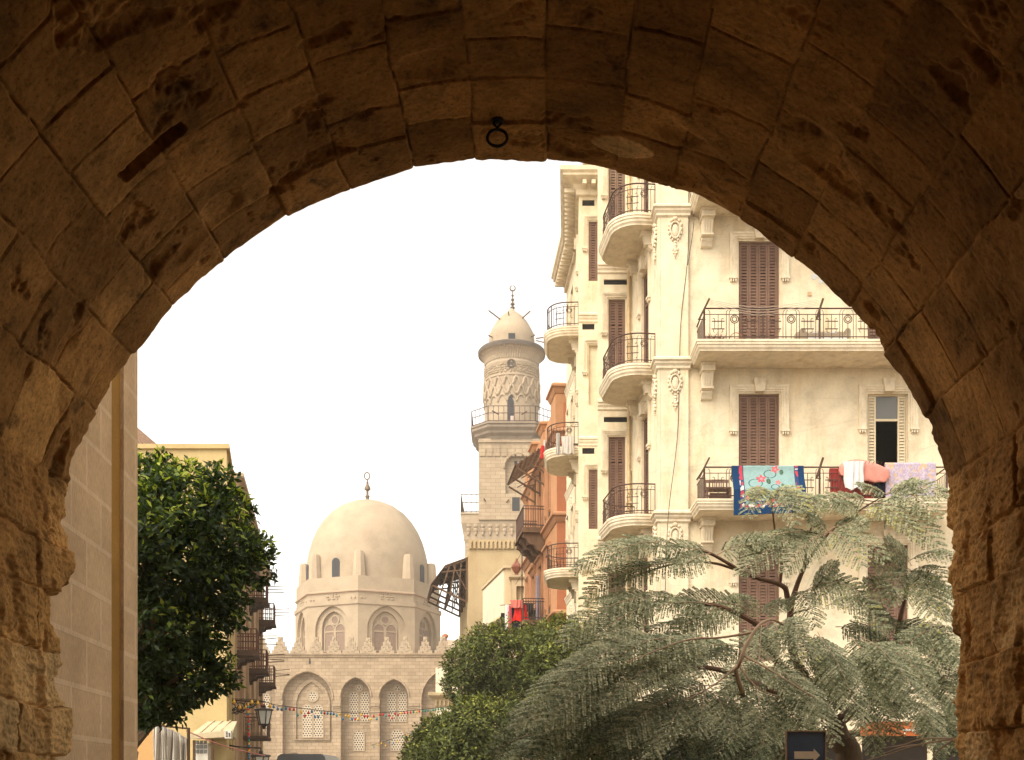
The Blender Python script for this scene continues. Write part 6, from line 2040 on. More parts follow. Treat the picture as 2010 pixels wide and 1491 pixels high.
# ------------------------------------------------------------------ the feathery tree
def feather_tree():
    rng = np.random.default_rng(77)
    Yt = 15.2
    base = Vector((X_(1655, Yt), Yt, 0.13))
    root = thing('feathery_tree', 'spreading tree with dusty grey green feathery fronds in front of the cream house', 'tree', base)
    V, F, RND = [], [], []
    off = [0]
    rach = MB()
    def frond(b, t, droop=0.12, wid=None, roll=0.0, tone=0.0, npair=12):
        """twice-feathered leaf: curved rachis b->t, opposite pinnae, each with rows of leaflets"""
        b, t = Vector(b), Vector(t)
        ax = t - b; Ln = ax.length
        if Ln < 0.05: return
        wid = wid or Ln * 0.09 + 0.13
        d = ax.normalized()
        up = Vector((0, -1.0, 0.72)).normalized()
        side = d.cross(up).normalized()
        if side.length < 0.1: side = Vector((1, 0, 0))
        side = (Matrix.Rotation(roll, 3, d) @ side)
        upn = side.cross(d).normalized()
        def at(s): return b + ax * s + Vector((0, 0, 1)) * (Ln * droop * 4 * s * (1 - s) * 0.6) - Vector((0, 0, 1)) * (Ln * droop * 0.5 * s * s)
        rach.tube([at(i / 6) for i in range(7)], 0.006, 4, r1=0.0025, cap=False)
        for i in range(npair):
            s = 0.16 + 0.82 * i / (npair - 1)
            p = np.array(at(s)); tg = (at(min(1, s + 0.02)) - at(s - 0.02)).normalized()
            pl = wid * (0.55 + 0.75 * math.sin(math.pi * min(1, (s * 0.85 + 0.12)))) * (1.0 if s < 0.9 else 0.72) * rng.uniform(0.88, 1.08)
            for sg in (-1, 1):
                dr = (side * sg + tg * (0.42 + 0.5 * s) - upn * 0.12).normalized()
                dr = np.array(dr); un = np.array(upn)
                nl = max(8, int(pl / 0.0155))
                q = (np.arange(nl) + 0.6) / nl
                sag = pl * rng.uniform(0.08, 0.22)
                c = p + dr * (q * pl)[:, None] + np.array([0, 0, -1.0]) * (sag * q * q)[:, None]
                dloc = dr + np.array([0, 0, -1.0]) * (2 * sag / pl * q)[:, None]
                dloc /= np.linalg.norm(dloc, axis=1, keepdims=True)
                s2 = np.cross(dloc, un); s2 /= np.linalg.norm(s2, axis=1, keepdims=True) + 1e-9
                for sd in (-1, 1):
                    ll = 0.037 * (1 - 0.45 * q ** 2) * rng.uniform(0.8, 1.2, nl)
                    dd = s2 * sd + dloc * 0.35 + rng.normal(scale=0.12, size=(nl, 3))
                    nn = un + s2 * sd * 0.2 + rng.normal(scale=0.30, size=(nl, 3))
                    v, f = leaf_quads(c, dd, nn, ll, np.full(nl, 0.030), 0.0)
                    V.append(v); F.append(f + off[0]); off[0] += len(v)
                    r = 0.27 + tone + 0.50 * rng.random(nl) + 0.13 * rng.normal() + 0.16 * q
                    RND.append(np.repeat(np.clip(r, 0, 0.93 if tone < 0.075 else 1.0), 4))
    br = MB(); pale = MB()
    def branch(pts, r0, r1, m=br):
        path = catmull([P(*p) for p in pts], 6); m.tube(path, r0, 7, r1=r1); return path
    # trunk and main limbs
    b = MB()
    fork = P(1640, 1420, Yt)
    b.tube(catmull([base, P(1668, 1500, Yt), P(1650, 1455, Yt), fork], 6), 0.20, 12, r1=0.13)
    b.build('trunk', M_bark, root, smooth=True)
    for pts, r0, r1 in (
        ([(1640, 1420, 15.2), (1600, 1360, 15.0), (1560, 1290, 14.8), (1551, 1204, 14.6), (1578, 1115, 14.4), (1627, 1045, 14.2)], 0.08, 0.014),
        ([(1578, 1115, 14.4), (1586, 1060, 14.3), (1594, 1030, 14.2)], 0.02, 0.01),
        ([(1555, 1235, 14.7), (1545, 1170, 14.7), (1533, 1148, 14.6), (1470, 1128, 14.4), (1390, 1084, 14.2), (1331, 1072, 14.0), (1262, 1072, 13.9)], 0.045, 0.007),
        ([(1446, 1118, 14.4), (1400, 1105, 14.3), (1340, 1104, 14.2), (1270, 1122, 14.0), (1180, 1160, 13.8)], 0.02, 0.006),
        ([(1530, 1150, 14.6), (1534, 1100, 14.5), (1522, 1048, 14.5), (1513, 968, 14.4)], 0.026, 0.008),
        ([(1640, 1420, 15.2), (1560, 1340, 14.6), (1500, 1260, 14.3), (1488, 1227, 14.2), (1416, 1191, 14.0), (1358, 1184, 13.9), (1250, 1180, 13.7)], 0.07, 0.007),
        ([(1600, 1400, 15.0), (1480, 1340, 14.3), (1380, 1310, 14.0), (1280, 1340, 13.7), (1200, 1385, 13.4)], 0.05, 0.008),
        ([(1640, 1420, 15.2), (1700, 1370, 15.0), (1750, 1290, 14.8), (1770, 1200, 14.6), (1790, 1120, 14.5)], 0.09, 0.012),
        ([(1750, 1290, 14.8), (1800, 1250, 14.4), (1850, 1230, 14.1)], 0.03, 0.01),
        ([(1627, 1045, 14.2), (1690, 1000, 14.2), (1740, 970, 14.2)], 0.016, 0.006),
        ([(1700, 1370, 15.0), (1780, 1360, 14.6), (1850, 1330, 14.3)], 0.05, 0.01),
        ([(1540, 1230, 14.6), (1556, 1205, 14.5), (1590, 1195, 14.4)], 0.02, 0.008)):
        branch(pts, r0, r1)
    for pts, r0, r1 in (
        ([(1470, 1400, 13.4), (1445, 1320, 12.7), (1450, 1305, 12.5), (1466, 1263, 12.5), (1490, 1227, 12.6), (1515, 1216, 12.7), (1538, 1226, 12.8)], 0.030, 0.012),
        ([(1450, 1305, 12.5), (1400, 1345, 12.4), (1345, 1375, 12.4)], 0.012, 0.006),
        ([(1450, 1305, 12.5), (1484, 1348, 12.4), (1524, 1366, 12.4)], 0.013, 0.006),
        ([(1462, 1288, 12.5), (1500, 1308, 12.3), (1560, 1345, 12.1), (1600, 1370, 12.0)], 0.013, 0.006),
        ([(1482, 1240, 12.6), (1416, 1251, 12.5), (1340, 1258, 12.5), (1230, 1300, 12.3)], 0.016, 0.006),
        ):
        branch(pts, r0, r1, pale)
    FR = [  # base px,py,Y -> tip px,py,Y, droop, tone
        # left arching boughs, upper
        ((1345, 1073, 14.0), (1130, 1098, 13.6), .18, .0), ((1300, 1070, 13.9), (1205, 1085, 13.5), .2, .02), ((1395, 1085, 14.1), (1310, 1080, 13.8), .12, .02),
        ((1300, 1112, 14.0), (1150, 1160, 13.6), .16, -.06), ((1360, 1103, 14.1), (1215, 1130, 13.8), .1, -.02), ((1405, 1090, 14.1), (1500, 1058, 13.9), .1, .03), ((1395, 1086, 14.1), (1330, 1115, 13.7), .1, .04),
        # middle left, the long sweeping fronds
        ((1310, 1182, 13.8), (1105, 1235, 13.3), .22, .02), ((1360, 1184, 13.9), (1170, 1195, 13.5), .18, .0), ((1300, 1190, 13.7), (1130, 1275, 13.2), .18, -.08), ((1400, 1188, 13.9), (1260, 1195, 13.5), .12, .03), ((1420, 1192, 14), (1330, 1235, 13.6), .12, .02),
        ((1480, 1200, 14.1), (1330, 1172, 13.9), .1, .0), ((1490, 1205, 14.1), (1540, 1180, 14.0), .1, .0),
        ((1270, 1262, 13.0), (1010, 1400, 12.3), .16, .03), ((1320, 1258, 13.1), (1090, 1345, 12.5), .2, .05), ((1345, 1258, 13.1), (1190, 1290, 12.6), .18, .0), ((1400, 1252, 13.2), (1250, 1310, 12.7), .18, .05), ((1370, 1256, 13.2), (1330, 1325, 12.7), .12, .0),
        ((1240, 1320, 12.8), (1070, 1400, 12.2), .15, .0), ((1330, 1300, 13.0), (1180, 1370, 12.4), .15, .02), ((1290, 1300, 13.0), (1080, 1425, 12.3), .12, -.06),
        # lower left, shade put into the tone
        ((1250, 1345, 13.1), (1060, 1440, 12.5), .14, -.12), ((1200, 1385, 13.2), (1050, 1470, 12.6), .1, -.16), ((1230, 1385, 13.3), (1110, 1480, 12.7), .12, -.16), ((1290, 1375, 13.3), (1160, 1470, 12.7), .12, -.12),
        ((1345, 1375, 13.1), (1210, 1440, 12.5), .2, .04), ((1345, 1375, 13.1), (1275, 1470, 12.5), .14, .0), ((1360, 1365, 13.1), (1310, 1430, 12.6), .15, .0), ((1395, 1350, 13.2), (1440, 1440, 12.6), .15, .02), ((1390, 1350, 13.2), (1370, 1430, 12.6), .15, .0), ((1400, 1345, 13.3), (1270, 1400, 12.8), .16, .0),
        # centre
        ((1538, 1226, 13.4), (1592, 1285, 12.9), .22, .08), ((1515, 1216, 13.5), (1545, 1290, 13.0), .15, .03), ((1495, 1226, 13.5), (1490, 1300, 13.0), .12, .0), ((1530, 1222, 13.4), (1570, 1235, 13.1), .2, .03), ((1490, 1300, 13.4), (1420, 1350, 12.9), .12, -.05),
        ((1600, 1245, 13.5), (1690, 1400, 12.5), .18, .02), ((1605, 1240, 13.5), (1640, 1355, 12.8), .12, .0), ((1600, 1245, 13.6), (1570, 1330, 13), .1, -.08),
        ((1500, 1308, 13.2), (1640, 1430, 12.2), .2, .02), ((1484, 1348, 13.2), (1500, 1450, 12.4), .15, -.06), ((1524, 1366, 13.1), (1580, 1450, 12.4), .14, -.1), ((1524, 1366, 13.1), (1480, 1440, 12.5), .14, -.05), ((1450, 1320, 13.4), (1450, 1400, 12.8), .1, -.06), ((1500, 1308, 13.2), (1560, 1345, 12.7), .14, .0),
        ((1690, 1250, 13.7), (1850, 1440, 12.4), .18, .02), ((1680, 1260, 13.7), (1760, 1390, 12.9), .12, -.02), ((1700, 1260, 13.7), (1830, 1330, 13), .14, .0), ((1670, 1250, 13.8), (1720, 1330, 13.2), .1, -.1),
        # upper centre
        ((1570, 1165, 14.3), (1738, 1205, 13.7), .3, .08), ((1580, 1160, 14.3), (1690, 1150, 13.9), .25, .03), ((1560, 1160, 14.3), (1600, 1215, 13.8), .2, .0), ((1590, 1150, 14.4), (1640, 1110, 14.1), .15, .0),
        ((1600, 1050, 14.2), (1455, 1110, 13.7), .16, .0), ((1600, 1045, 14.2), (1480, 1060, 13.9), .1, .0), ((1627, 1045, 14.2), (1690, 1095, 13.6), .2, .1), ((1627, 1045, 14.2), (1735, 1080, 13.7), .24, .06), ((1627, 1045, 14.2), (1540, 1110, 13.7), .15, -.04), ((1627, 1045, 14.2), (1590, 1010, 14.1), .1, .02), ((1630, 1040, 14.2), (1700, 1020, 14.0), .16, .04),
        ((1690, 1000, 14.2), (1810, 1040, 13.6), .28, .1), ((1690, 1000, 14.2), (1640, 985, 14.1), .1, .02), ((1740, 970, 14.2), (1840, 1000, 13.7), .25, .0), ((1740, 970, 14.2), (1690, 950, 14.1), .1, .03), ((1740, 970, 14.2), (1795, 945, 14.0), .1, .04), ((1740, 968, 14.2), (1860, 960, 13.9), .2, .03), ((1700, 990, 14.2), (1850, 1060, 13.6), .26, .02), ((1720, 985, 14.2), (1560, 990, 14.3), .12, .0),
        ((1513, 968, 14.4), (1580, 985, 14.0), .35, .14), ((1513, 968, 14.4), (1468, 992, 14.0), .35, .12), ((1513, 968, 14.4), (1560, 1010, 13.9), .3, .05), ((1513, 968, 14.4), (1475, 965, 14.4), .2, .08), ((1515, 975, 14.4), (1620, 985, 14.3), .12, .1),
        # right side
        ((1790, 1120, 14.5), (1870, 1150, 13.9), .3, .0), ((1790, 1120, 14.5), (1860, 1210, 13.8), .28, .04), ((1790, 1120, 14.5), (1835, 1215, 13.8), .25, .1), ((1790, 1120, 14.5), (1740, 1170, 14.0), .2, -.04), ((1790, 1120, 14.5), (1720, 1105, 14.3), .15, .03), ((1785, 1100, 14.5), (1870, 1085, 14.1), .2, .05), ((1790, 1110, 14.5), (1740, 1060, 14.3), .12, .04),
        ((1760, 1220, 14.5), (1690, 1175, 14.3), .12, -.06), ((1760, 1210, 14.5), (1680, 1240, 14), .14, -.08), ((1770, 1180, 14.5), (1700, 1140, 14.3), .1, .0), ((1850, 1230, 14.0), (1890, 1300, 13.4), .2, .0), ((1840, 1240, 14.1), (1760, 1290, 13.5), .22, .0), ((1850, 1235, 14.1), (1820, 1320, 13.5), .2, .0), ((1760, 1270, 14.5), (1720, 1240, 14.3), .1, .0), ((1800, 1250, 14.3), (1870, 1265, 13.8), .2, .0),
        ((1830, 1340, 14.0), (1890, 1400, 13.4), .2, -.02), ((1810, 1350, 14.1), (1860, 1430, 13.4), .2, -.05), ((1780, 1360, 14.3), (1750, 1420, 13.8), .2, -.1), ((1850, 1330, 14.0), (1900, 1345, 13.6), .2, .0), ((1740, 1330, 14.4), (1700, 1400, 13.8), .14, -.12), ((1700, 1370, 14.6), (1760, 1440, 14.0), .15, -.1), ((1780, 1370, 14.4), (1830, 1450, 13.8), .15, -.08), ((1690, 1390, 14.8), (1720, 1470, 14.3), .12, -.12)]
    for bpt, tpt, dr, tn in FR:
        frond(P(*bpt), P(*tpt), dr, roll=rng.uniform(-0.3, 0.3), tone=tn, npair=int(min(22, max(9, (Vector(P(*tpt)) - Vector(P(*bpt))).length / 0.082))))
    # inner and rear fill
    rear = [(1130, 1420), (1180, 1440), (1240, 1420), (1300, 1440), (1350, 1440), (1400, 1450), (1450, 1430), (1500, 1460), (1300, 1380), (1380, 1380), (1440, 1380), (1560, 1400), (1480, 1400), (1600, 1330), (1640, 1290), (1700, 1290), (1740, 1300), (1640, 1230), (1700, 1210), (1740, 1230),
            (1420, 1220), (1380, 1230), (1290, 1240), (1440, 1270), (1380, 1290), (1330, 1290), (1250, 1360), (1200, 1420), (1150, 1460), (1250, 1460), (1330, 1470), (1420, 1480), (1470, 1470), (1530, 1470), (1780, 1150), (1720, 1170), (1820, 1170), (1700, 1080), (1760, 1080), (1800, 1040), (1820, 1280), (1780, 1240), (1850, 1380), (1800, 1400), (1620, 1280), (1560, 1260), (1530, 1320), (1090, 1450), (1220, 1330), (1650, 1160), (1620, 1190), (1500, 1180), (1460, 1175)]
    for (x, y) in rear:
        for k in range(3 if y > 1265 else 1):
            a = math.atan2(y - 1230, x - 1600) + rng.normal() * 0.55; L = rng.uniform(90, 150)
            yy = 15.0 - 0.9 * (x < 1400) + rng.uniform(-0.5, 0.5)
            t = (x + L * math.cos(a), y + L * math.sin(a) * 0.6 + 26, yy - rng.uniform(0.2, 0.7))
            if t[1] < 1130 + (0 if x > 1650 else 50): continue
            shade = -0.16 if y > 1380 else -0.08  # inner and lower fronds darkened: shade put into the leaf colour
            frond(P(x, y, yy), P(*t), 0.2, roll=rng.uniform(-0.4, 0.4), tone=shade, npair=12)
    br.build('branches', M_twig, root, smooth=True)
    pale.build('pale_branches', M_dead, root, smooth=True)
    rach.build('leaf_stalks', M_dead, root)
    np_mesh('crown', np.concatenate(V), np.concatenate(F), M_feather, root, None, {'rnd': np.concatenate(RND)})
feather_tree()
# ------------------------------------------------------------------ washing, furniture and small things
def drape(name, label, cat, x0, x1, yrail, ztop, drop, col_fn, mat, back=0.35, nx=90, nz=60, fold=0.012, group=None, sag=0.0, seed=1, thick=0.008, skew=0.0, out=0.0):
    """cloth hung over a rail at y=yrail: front fall, a turn over the rail, a short back fall; col_fn(u, v) paints its woven pattern"""
    rng = np.random.default_rng(seed)
    tot = drop + back
    s = np.linspace(0, 1, nz)
    V, C = [], []
    for j, t in enumerate(s):
        d = t * tot
        for i in range(nx):
            u = i / (nx - 1)
            x = x0 + (x1 - x0) * u
            f = fold * math.sin(u * 17 + 0.6 * math.sin(t * 3)) + fold * 0.6 * math.sin(u * 41 + 1.3)
            if d < drop:
                z = ztop - (drop - d) * (1 + skew * (u - 0.5)); y = yrail - 0.035 - out * min(1, max(0, (drop - d - 0.1) / 0.55)) ** 1.5 - max(0, f) * min(1, (drop - d) * 3) - 0.01 * (drop - d)
            else:
                z = ztop + 0.012 - (d - drop); y = yrail + 0.035
                if d - drop < 0.03: z = ztop + 0.02; y = yrail
            z -= sag * math.sin(math.pi * u) * 0.5
            V.append((x, y, z))
            C.append((*col_fn(u, min(1, (drop - d) / drop) if d < drop else 0.0), 1))
    V = np.array(V); idx = np.arange(nx * nz).reshape(nz, nx)
    F = np.stack([idx[:-1, :-1], idx[:-1, 1:], idx[1:, 1:], idx[1:, :-1]], -1).reshape(-1, 4)
    o = np_mesh(name, V, F, mat, None, T((x0 + x1) / 2, yrail, ztop), {'col': np.array(C)}, smooth=True)
    m = o.modifiers.new('thickness', 'SOLIDIFY'); m.thickness = thick
    return tag(o, label, cat, group)

M_cloth = attr_mat('woven_cloth', 'col', 0.95, 0.3, 120)
YR = YF - 1.22 + 0.06 - 0.01                 # front rail of the long balconies

FLOW = [(0.60, 0.07, 0.075, (0.46, 0.09, 0.10)), (0.40, 0.27, 0.085, (0.50, 0.07, 0.09)), (0.33, 0.52, 0.10, (0.55, 0.12, 0.13)), (0.21, 0.66, 0.06, (0.50, 0.08, 0.09)), (0.63, 0.36, 0.05, (0.5, 0.1, 0.1)),
        (0.84, 0.55, 0.05, (0.45, 0.06, 0.09)), (0.70, 0.60, 0.06, (0.5, 0.13, 0.12)), (0.55, 0.70, 0.07, (0.5, 0.1, 0.1)), (0.46, 0.80, 0.06, (0.6, 0.35, 0.28))]
def rug(u, v):
    n = float(vnoise(np.array(u * 60.0), np.array(v * 60.0), 4))
    navy = (0.008, 0.035, 0.095)
    if u < 0.10 or u > 0.915 or v > 0.86: return navy
    if u < 0.145 or u > 0.875 or v > 0.80:
        k = float(vnoise(np.array(u * 22.0), np.array(v * 16.0), 9))
        return (0.40, 0.05, 0.07) if k > 0.58 else ((0.62, 0.52, 0.46) if k < 0.33 else (0.03, 0.05, 0.13))
    if u < 0.16 or u > 0.862: return (0.03, 0.05, 0.10)
    for fx, fy, r, c in FLOW:
        a = math.atan2((v - fy) * 0.8, u - fx); d = math.hypot(u - fx, (v - fy) * 0.8)
        rr = r * (0.75 + 0.25 * math.cos(5 * a + fx * 20)) * 0.85
        if d < rr * 0.35: return tuple(min(1, x * 1.6 + 0.12) for x in c)
        if d < rr: return tuple(x * (0.7 + 0.8 * n) for x in c)
        a2 = math.atan2((v - fy - 0.04) * 0.8, u - fx - r * 0.9)
        d2 = math.hypot((u - fx - r * 1.15) * 0.9, (v - fy - 0.06) * 0.45)
        if d2 < r * 0.34: return (0.035, 0.09, 0.06) if n > 0.4 else (0.10, 0.16, 0.10)
        d3 = abs(math.hypot(u - fx + r, (v - fy - 0.1)) - r * 1.1)
        if d3 < 0.007 and v > fy: return (0.03, 0.09, 0.10)
    if v > 0.62 and float(vnoise(np.array(u * 9.0), np.array(v * 9.0), 14)) > 0.55 - (v - 0.62): return (0.02, 0.05, 0.15) if n < 0.7 else (0.5, 0.4, 0.36)
    t = 0.9 + 0.2 * n - 0.12 * v
    return (0.22 * t, 0.335 * t, 0.33 * t)
ZT = FL[2] + 0.86
drape('rug', 'blue rug with red flowers and navy border hung over the lower long balcony', 'rug', X_(1436, YR), X_(1577, YR), YR, ZT + 0.02, (1010 - 912) / FPX * YR, rug, M_cloth, nx=150, nz=150, fold=0.010, seed=3, thick=0.012, skew=-0.06, out=0.22)

def lilac(u, v):
    a = float(fbm(np.array(u * 14.0), np.array(v * 9.0), 5, 3)); b_ = float(vnoise(np.array(u * 50.0), np.array(v * 34.0), 8))
    g = 0.5 + 0.5 * math.sin(u * 19) * math.sin(v * 11 + 1)
    return (0.50, 0.34, 0.20) if (a > 0.52 and b_ > 0.35 and g > 0.5) else ((0.36, 0.29, 0.40) if b_ > 0.45 else (0.46, 0.39, 0.43))
drape('patterned_sheet', 'lilac and beige patterned sheet pegged along the lower long balcony, right of the pink mattress', 'sheet', X_(1737, YR), X_(1836, YR), YR, ZT + 0.10, 0.92, lilac, M_cloth, nx=110, nz=70, fold=0.014, seed=5)
drape('red_cloth', 'dull red cloth hanging behind the railing under the pink mattress', 'cloth', X_(1630, YR), X_(1722, YR), YR + 0.10, ZT - 0.02, 0.80, lambda u, v: (0.30, 0.045, 0.04), M_cloth, nx=60, nz=40, fold=0.03, seed=6)
drape('dark_cloth', 'dark navy cloth hanging between the pink mattress and the lilac sheet', 'cloth', X_(1716, YR), X_(1738, YR), YR + 0.02, ZT - 0.04, 0.72, lambda u, v: (0.012, 0.016, 0.03), M_cloth, nx=30, nz=40, fold=0.02, seed=7)

def mattress():
    rng = np.random.default_rng(4)
    x0, x1 = X_(1646, YR), X_(1744, YR)
    root = thing('folded_mattress', 'pink foam mattress slumped over the lower long balcony railing', 'mattress', ((x0 + x1) / 2, YR, ZT))
    m = weathered('pink_foam_cover', (0.62, 0.24, 0.19), 0.12, 5, 0.25, (0.7, 0.42, 0.36), (6, 6, 3), 0.3, 40)
    nu_, nt = 60, 36
    v, f = [], []
    for i in range(nu_):
        u = i / (nu_ - 1)
        end = min(1.0, math.sin(math.pi * min(1, max(0, u))) ** 0.25) if 0 < u < 1 else 0.05
        xc = x0 + (x1 - x0) * u
        for k in range(nt):
            a = 2 * math.pi * k / nt
            # slumped section: lies on the rail, hangs lower to the right of its middle
            ry, rz = 0.24 * end, (0.225 + 0.03 * math.sin(u * 3)) * end
            ca, sa = math.cos(a), math.sin(a)
            p = 0.4
            y = YR - 0.02 + ry * math.copysign(abs(ca) ** p, ca); z = ZT - 0.07 - 0.06 * u + 0.05 * math.sin(u * 5) + rz * math.copysign(abs(sa) ** p, sa)
            if y < YR - 0.05: z -= 0.14 * (YR - 0.05 - y) / 0.2
            w = 0.012 * math.sin(u * 30 + 3 * math.sin(a)) * (1 if sa < 0 else 0.4)
            v.append((xc, y + w, z + w))
    for i in range(nu_ - 1):
        for k in range(nt): f.append((i * nt + k, i * nt + (k + 1) % nt, (i + 1) * nt + (k + 1) % nt, (i + 1) * nt + k))
    f.append(tuple(range(nt))); f.append(tuple((nu_ - 1) * nt + k for k in range(nt)))
    b = MB(); b.add(v, f); b.build('mattress_body', m, root, smooth=True)
    for i in range(5):
        b = MB(); x = x0 + (x1 - x0) * (0.45 + 0.08 * i); z = ZT + 0.02 + 0.02 * (i % 2); b.bar((x, YR - 0.30, z - 0.03), (x + 0.05, YR - 0.285, z + 0.05), 0.012); b.build('tuft', M_wood, root)
mattress()

def garment(name, label, x0, x1, y, z0, z1, c, seed, waist=0.0, sleeves=False, flare=0.15, group=None, split=None):
    """flattened cloth garment with folds and two faces"""
    nu_, nz = 26, 20
    v, f = [], []
    xm, hw = (x0 + x1) / 2, (x1 - x0) / 2
    for side in (0, 1):
        for j in range(nz):
            t = j / (nz - 1)
            w = hw * (1 - flare + flare * 2 * t if flare else 1) * (0.96 + 0.06 * math.sin(t * 7 + seed))
            for i in range(nu_):
                u = i / (nu_ - 1) * 2 - 1
                z = z1 - (z1 - z0) * t * (1 + 0.05 * math.sin(u * 5 + seed))
                dy = 0.035 * math.sqrt(max(0, 1 - u * u)) + 0.02 * math.sin(u * 9 + seed + t * 2) * t
                if split and abs(u) < 0.10 and t > split: dy = 0.002
                v.append((xm + w * u, y + (dy if side else -dy - 0.01 * math.sin(u * 13 + seed)), z))
    o = nu_ * nz
    for s in (0, o):
        for j in range(nz - 1):
            for i in range(nu_ - 1): f.append((s + j * nu_ + i, s + j * nu_ + i + 1, s + (j + 1) * nu_ + i + 1, s + (j + 1) * nu_ + i))
    b = MB(); b.add(v, f)
    m = weathered(name + '_cloth', c, 0.12, 6, 0.1, bump=0.2, bscale=60, stain_c=sc3(c, 0.5))
    if sleeves:
        root = thing(name, label, 'clothing', (xm, y, z1), group)
        b.build('body', m, root, smooth=True)
        for s in (-1, 1):
            b2 = MB(); b2.tube([(xm + s * hw * 0.7, y, z1 - 0.05), (xm + s * hw * 1.05, y, z1 - 0.25), (xm + s * hw * 1.1, y - 0.01, z1 - 0.62)], [0.075, 0.07, 0.055], 8); b2.build('sleeve', m, root, smooth=True)
        return root
    r_ = b.build(name, m, None, T(xm, y, z1), smooth=True)
    return tag(r_, label, 'clothing', group)

# white towel with legs over the mattress
garment('white_garment', 'crumpled white garment with two hanging legs draped over the pink mattress', X_(1648, YR), X_(1688, YR), YR - 0.34, Z_(966, YR), ZT + 0.05, (0.64, 0.60, 0.58), 3, flare=-0.12, split=0.45)

# on the orange townhouse
yw = 50.9
def ow(px): return X_(px, yw)
garment('red_shirt', 'bright red shirt hanging in the middle of the washing on the orange townhouse', ow(1008), ow(1036), yw - 0.2, Z_(1220, yw), Z_(1188, yw), (0.62, 0.02, 0.015), 1, sleeves=False, flare=0.22)
garment('red_scarf', 'red and white patterned scarf lying over the line above the bright red shirt', ow(1002), ow(1027), yw - 0.32, Z_(1195, yw), Z_(1180, yw), (0.60, 0.16, 0.13), 2, flare=-0.1)
garment('white_trousers', 'long white trousers at the left of the washing on the orange townhouse', ow(991), ow(1000), yw - 0.2, Z_(1244, yw), Z_(1188, yw), (0.72, 0.68, 0.66), 4, flare=0.0)
garment('pink_cloth', 'narrow rose red cloth hanging next to the long white trousers', ow(998), ow(1005), yw - 0.24, Z_(1246, yw), Z_(1190, yw), (0.50, 0.10, 0.12), 5, flare=0.05)
garment('navy_trousers', 'navy trousers hanging behind the bright red shirt', ow(1003), ow(1022), yw - 0.12, Z_(1243, yw), Z_(1192, yw), (0.025, 0.025, 0.045), 6, flare=0.0, split=0.3)
garment('black_cloth', 'black cloth hanging at the far left end of the washing', ow(983), ow(991), yw - 0.18, Z_(1243, yw), Z_(1204, yw), (0.02, 0.025, 0.025), 7, flare=0.05)
garment('striped_jacket', 'dark jacket with a white stripe hanging right of the bright red shirt', ow(1028), ow(1048), yw - 0.1, Z_(1200, yw), Z_(1184, yw), (0.03, 0.04, 0.045), 8, flare=0.0)
garment('green_cloth', 'dark green cloth hanging low between the red shirt and the grey curtain', ow(1036), ow(1056), yw + 0.1, Z_(1226, yw), Z_(1196, yw), (0.035, 0.07, 0.055), 9, flare=0.0)
garment('grey_curtain', 'long grey violet cloth hanging from a tall pole on the orange townhouse', ow(1051), ow(1060), yw - 0.15, Z_(1222, yw), Z_(1130, yw), (0.24, 0.20, 0.22), 10, flare=0.05)
t = thing('clothes_rail', 'thin pole on which the red shirt and dark clothes hang', 'pole', (ow(1020), yw - 0.2, Z_(1187, yw)))
b = MB(); b.tube([(ow(982), yw - 0.2, Z_(1189, yw)), (ow(1062), yw - 0.1, Z_(1184, yw))], 0.02, 5); b.build('pole', M_wood, t)
yq = 47.6
garment('red_towel', 'small red towel hung by the lattice canopy of the orange townhouse', X_(1061, yq), X_(1069, yq), yq - 0.1, Z_(901, yq), Z_(876, yq), (0.58, 0.03, 0.03), 11, flare=0.1)
garment('white_towel', 'small white towel hung above the small red towel', X_(1067, yq), X_(1071, yq), yq - 0.05, Z_(892, yq), Z_(864, yq), (0.7, 0.66, 0.62), 12, flare=0.0)
yb_ = 38.1
garment('grey_shirt', 'grey shirt drying on the middle far bow balcony', X_(1091, yb_), X_(1099, yb_), yb_ - 0.1, Z_(893, yb_), Z_(852, yb_), (0.42, 0.39, 0.36), 13, flare=0.12)
garment('pale_sheet', 'pale sheet drying at the back of the middle far bow balcony', X_(1103, yb_), X_(1128, yb_), yb_ + 0.4, Z_(884, yb_), Z_(849, yb_), (0.5, 0.46, 0.42), 14, flare=0.0)
# minaret gallery cloth
garment('patterned_cloth', 'white and pink cloth hanging in the doorway of the minaret gallery', X_(1001.5, 126), X_(1009, 126), 126.0, Z_(838, 126), Z_(816, 126), (0.66, 0.52, 0.48), 15, flare=0.2)

# upper long balcony: basket, dry plant, sofa
zu_, yy = FL[1], YF - 0.75
M_basket = plain('wicker_basket', (0.40, 0.17, 0.07), 0.8, 0, 0.3, 30)
t = thing('wicker_basket', 'brown wicker basket with a hoop handle on the upper long balcony', 'basket', (X_(1445, yy), yy, zu_))
x = X_(1445, yy)
b = MB(); b.lathe([(0.14, zu_ + 0.001), (0.19, zu_ + 0.08), (0.20, zu_ + 0.16), (0.17, zu_ + 0.165), (0.12, zu_ + 0.03)], x, yy, 20)
for i in range(4): b.tube([(x + (0.17 + 0.01 * i) * math.cos(a), yy + (0.17 + 0.01 * i) * math.sin(a), zu_ + 0.035 + i * 0.04) for a in [2 * math.pi * k / 20 for k in range(20)]], 0.012, 4, closed=True)
b.build('bowl', M_basket, t, smooth=True)
b = MB(); b.tube([(x + 0.19 * math.cos(a), yy, zu_ + 0.15 + 0.24 * math.sin(a)) for a in [math.pi * k / 12 for k in range(13)]], 0.012, 5); b.build('handle', M_basket, t, smooth=True)
t = thing('dry_plant', 'reddish spiky dry plant in a pot at the left end of the upper long balcony', 'plant', (X_(1405, yy), yy, zu_))
x = X_(1405, yy)
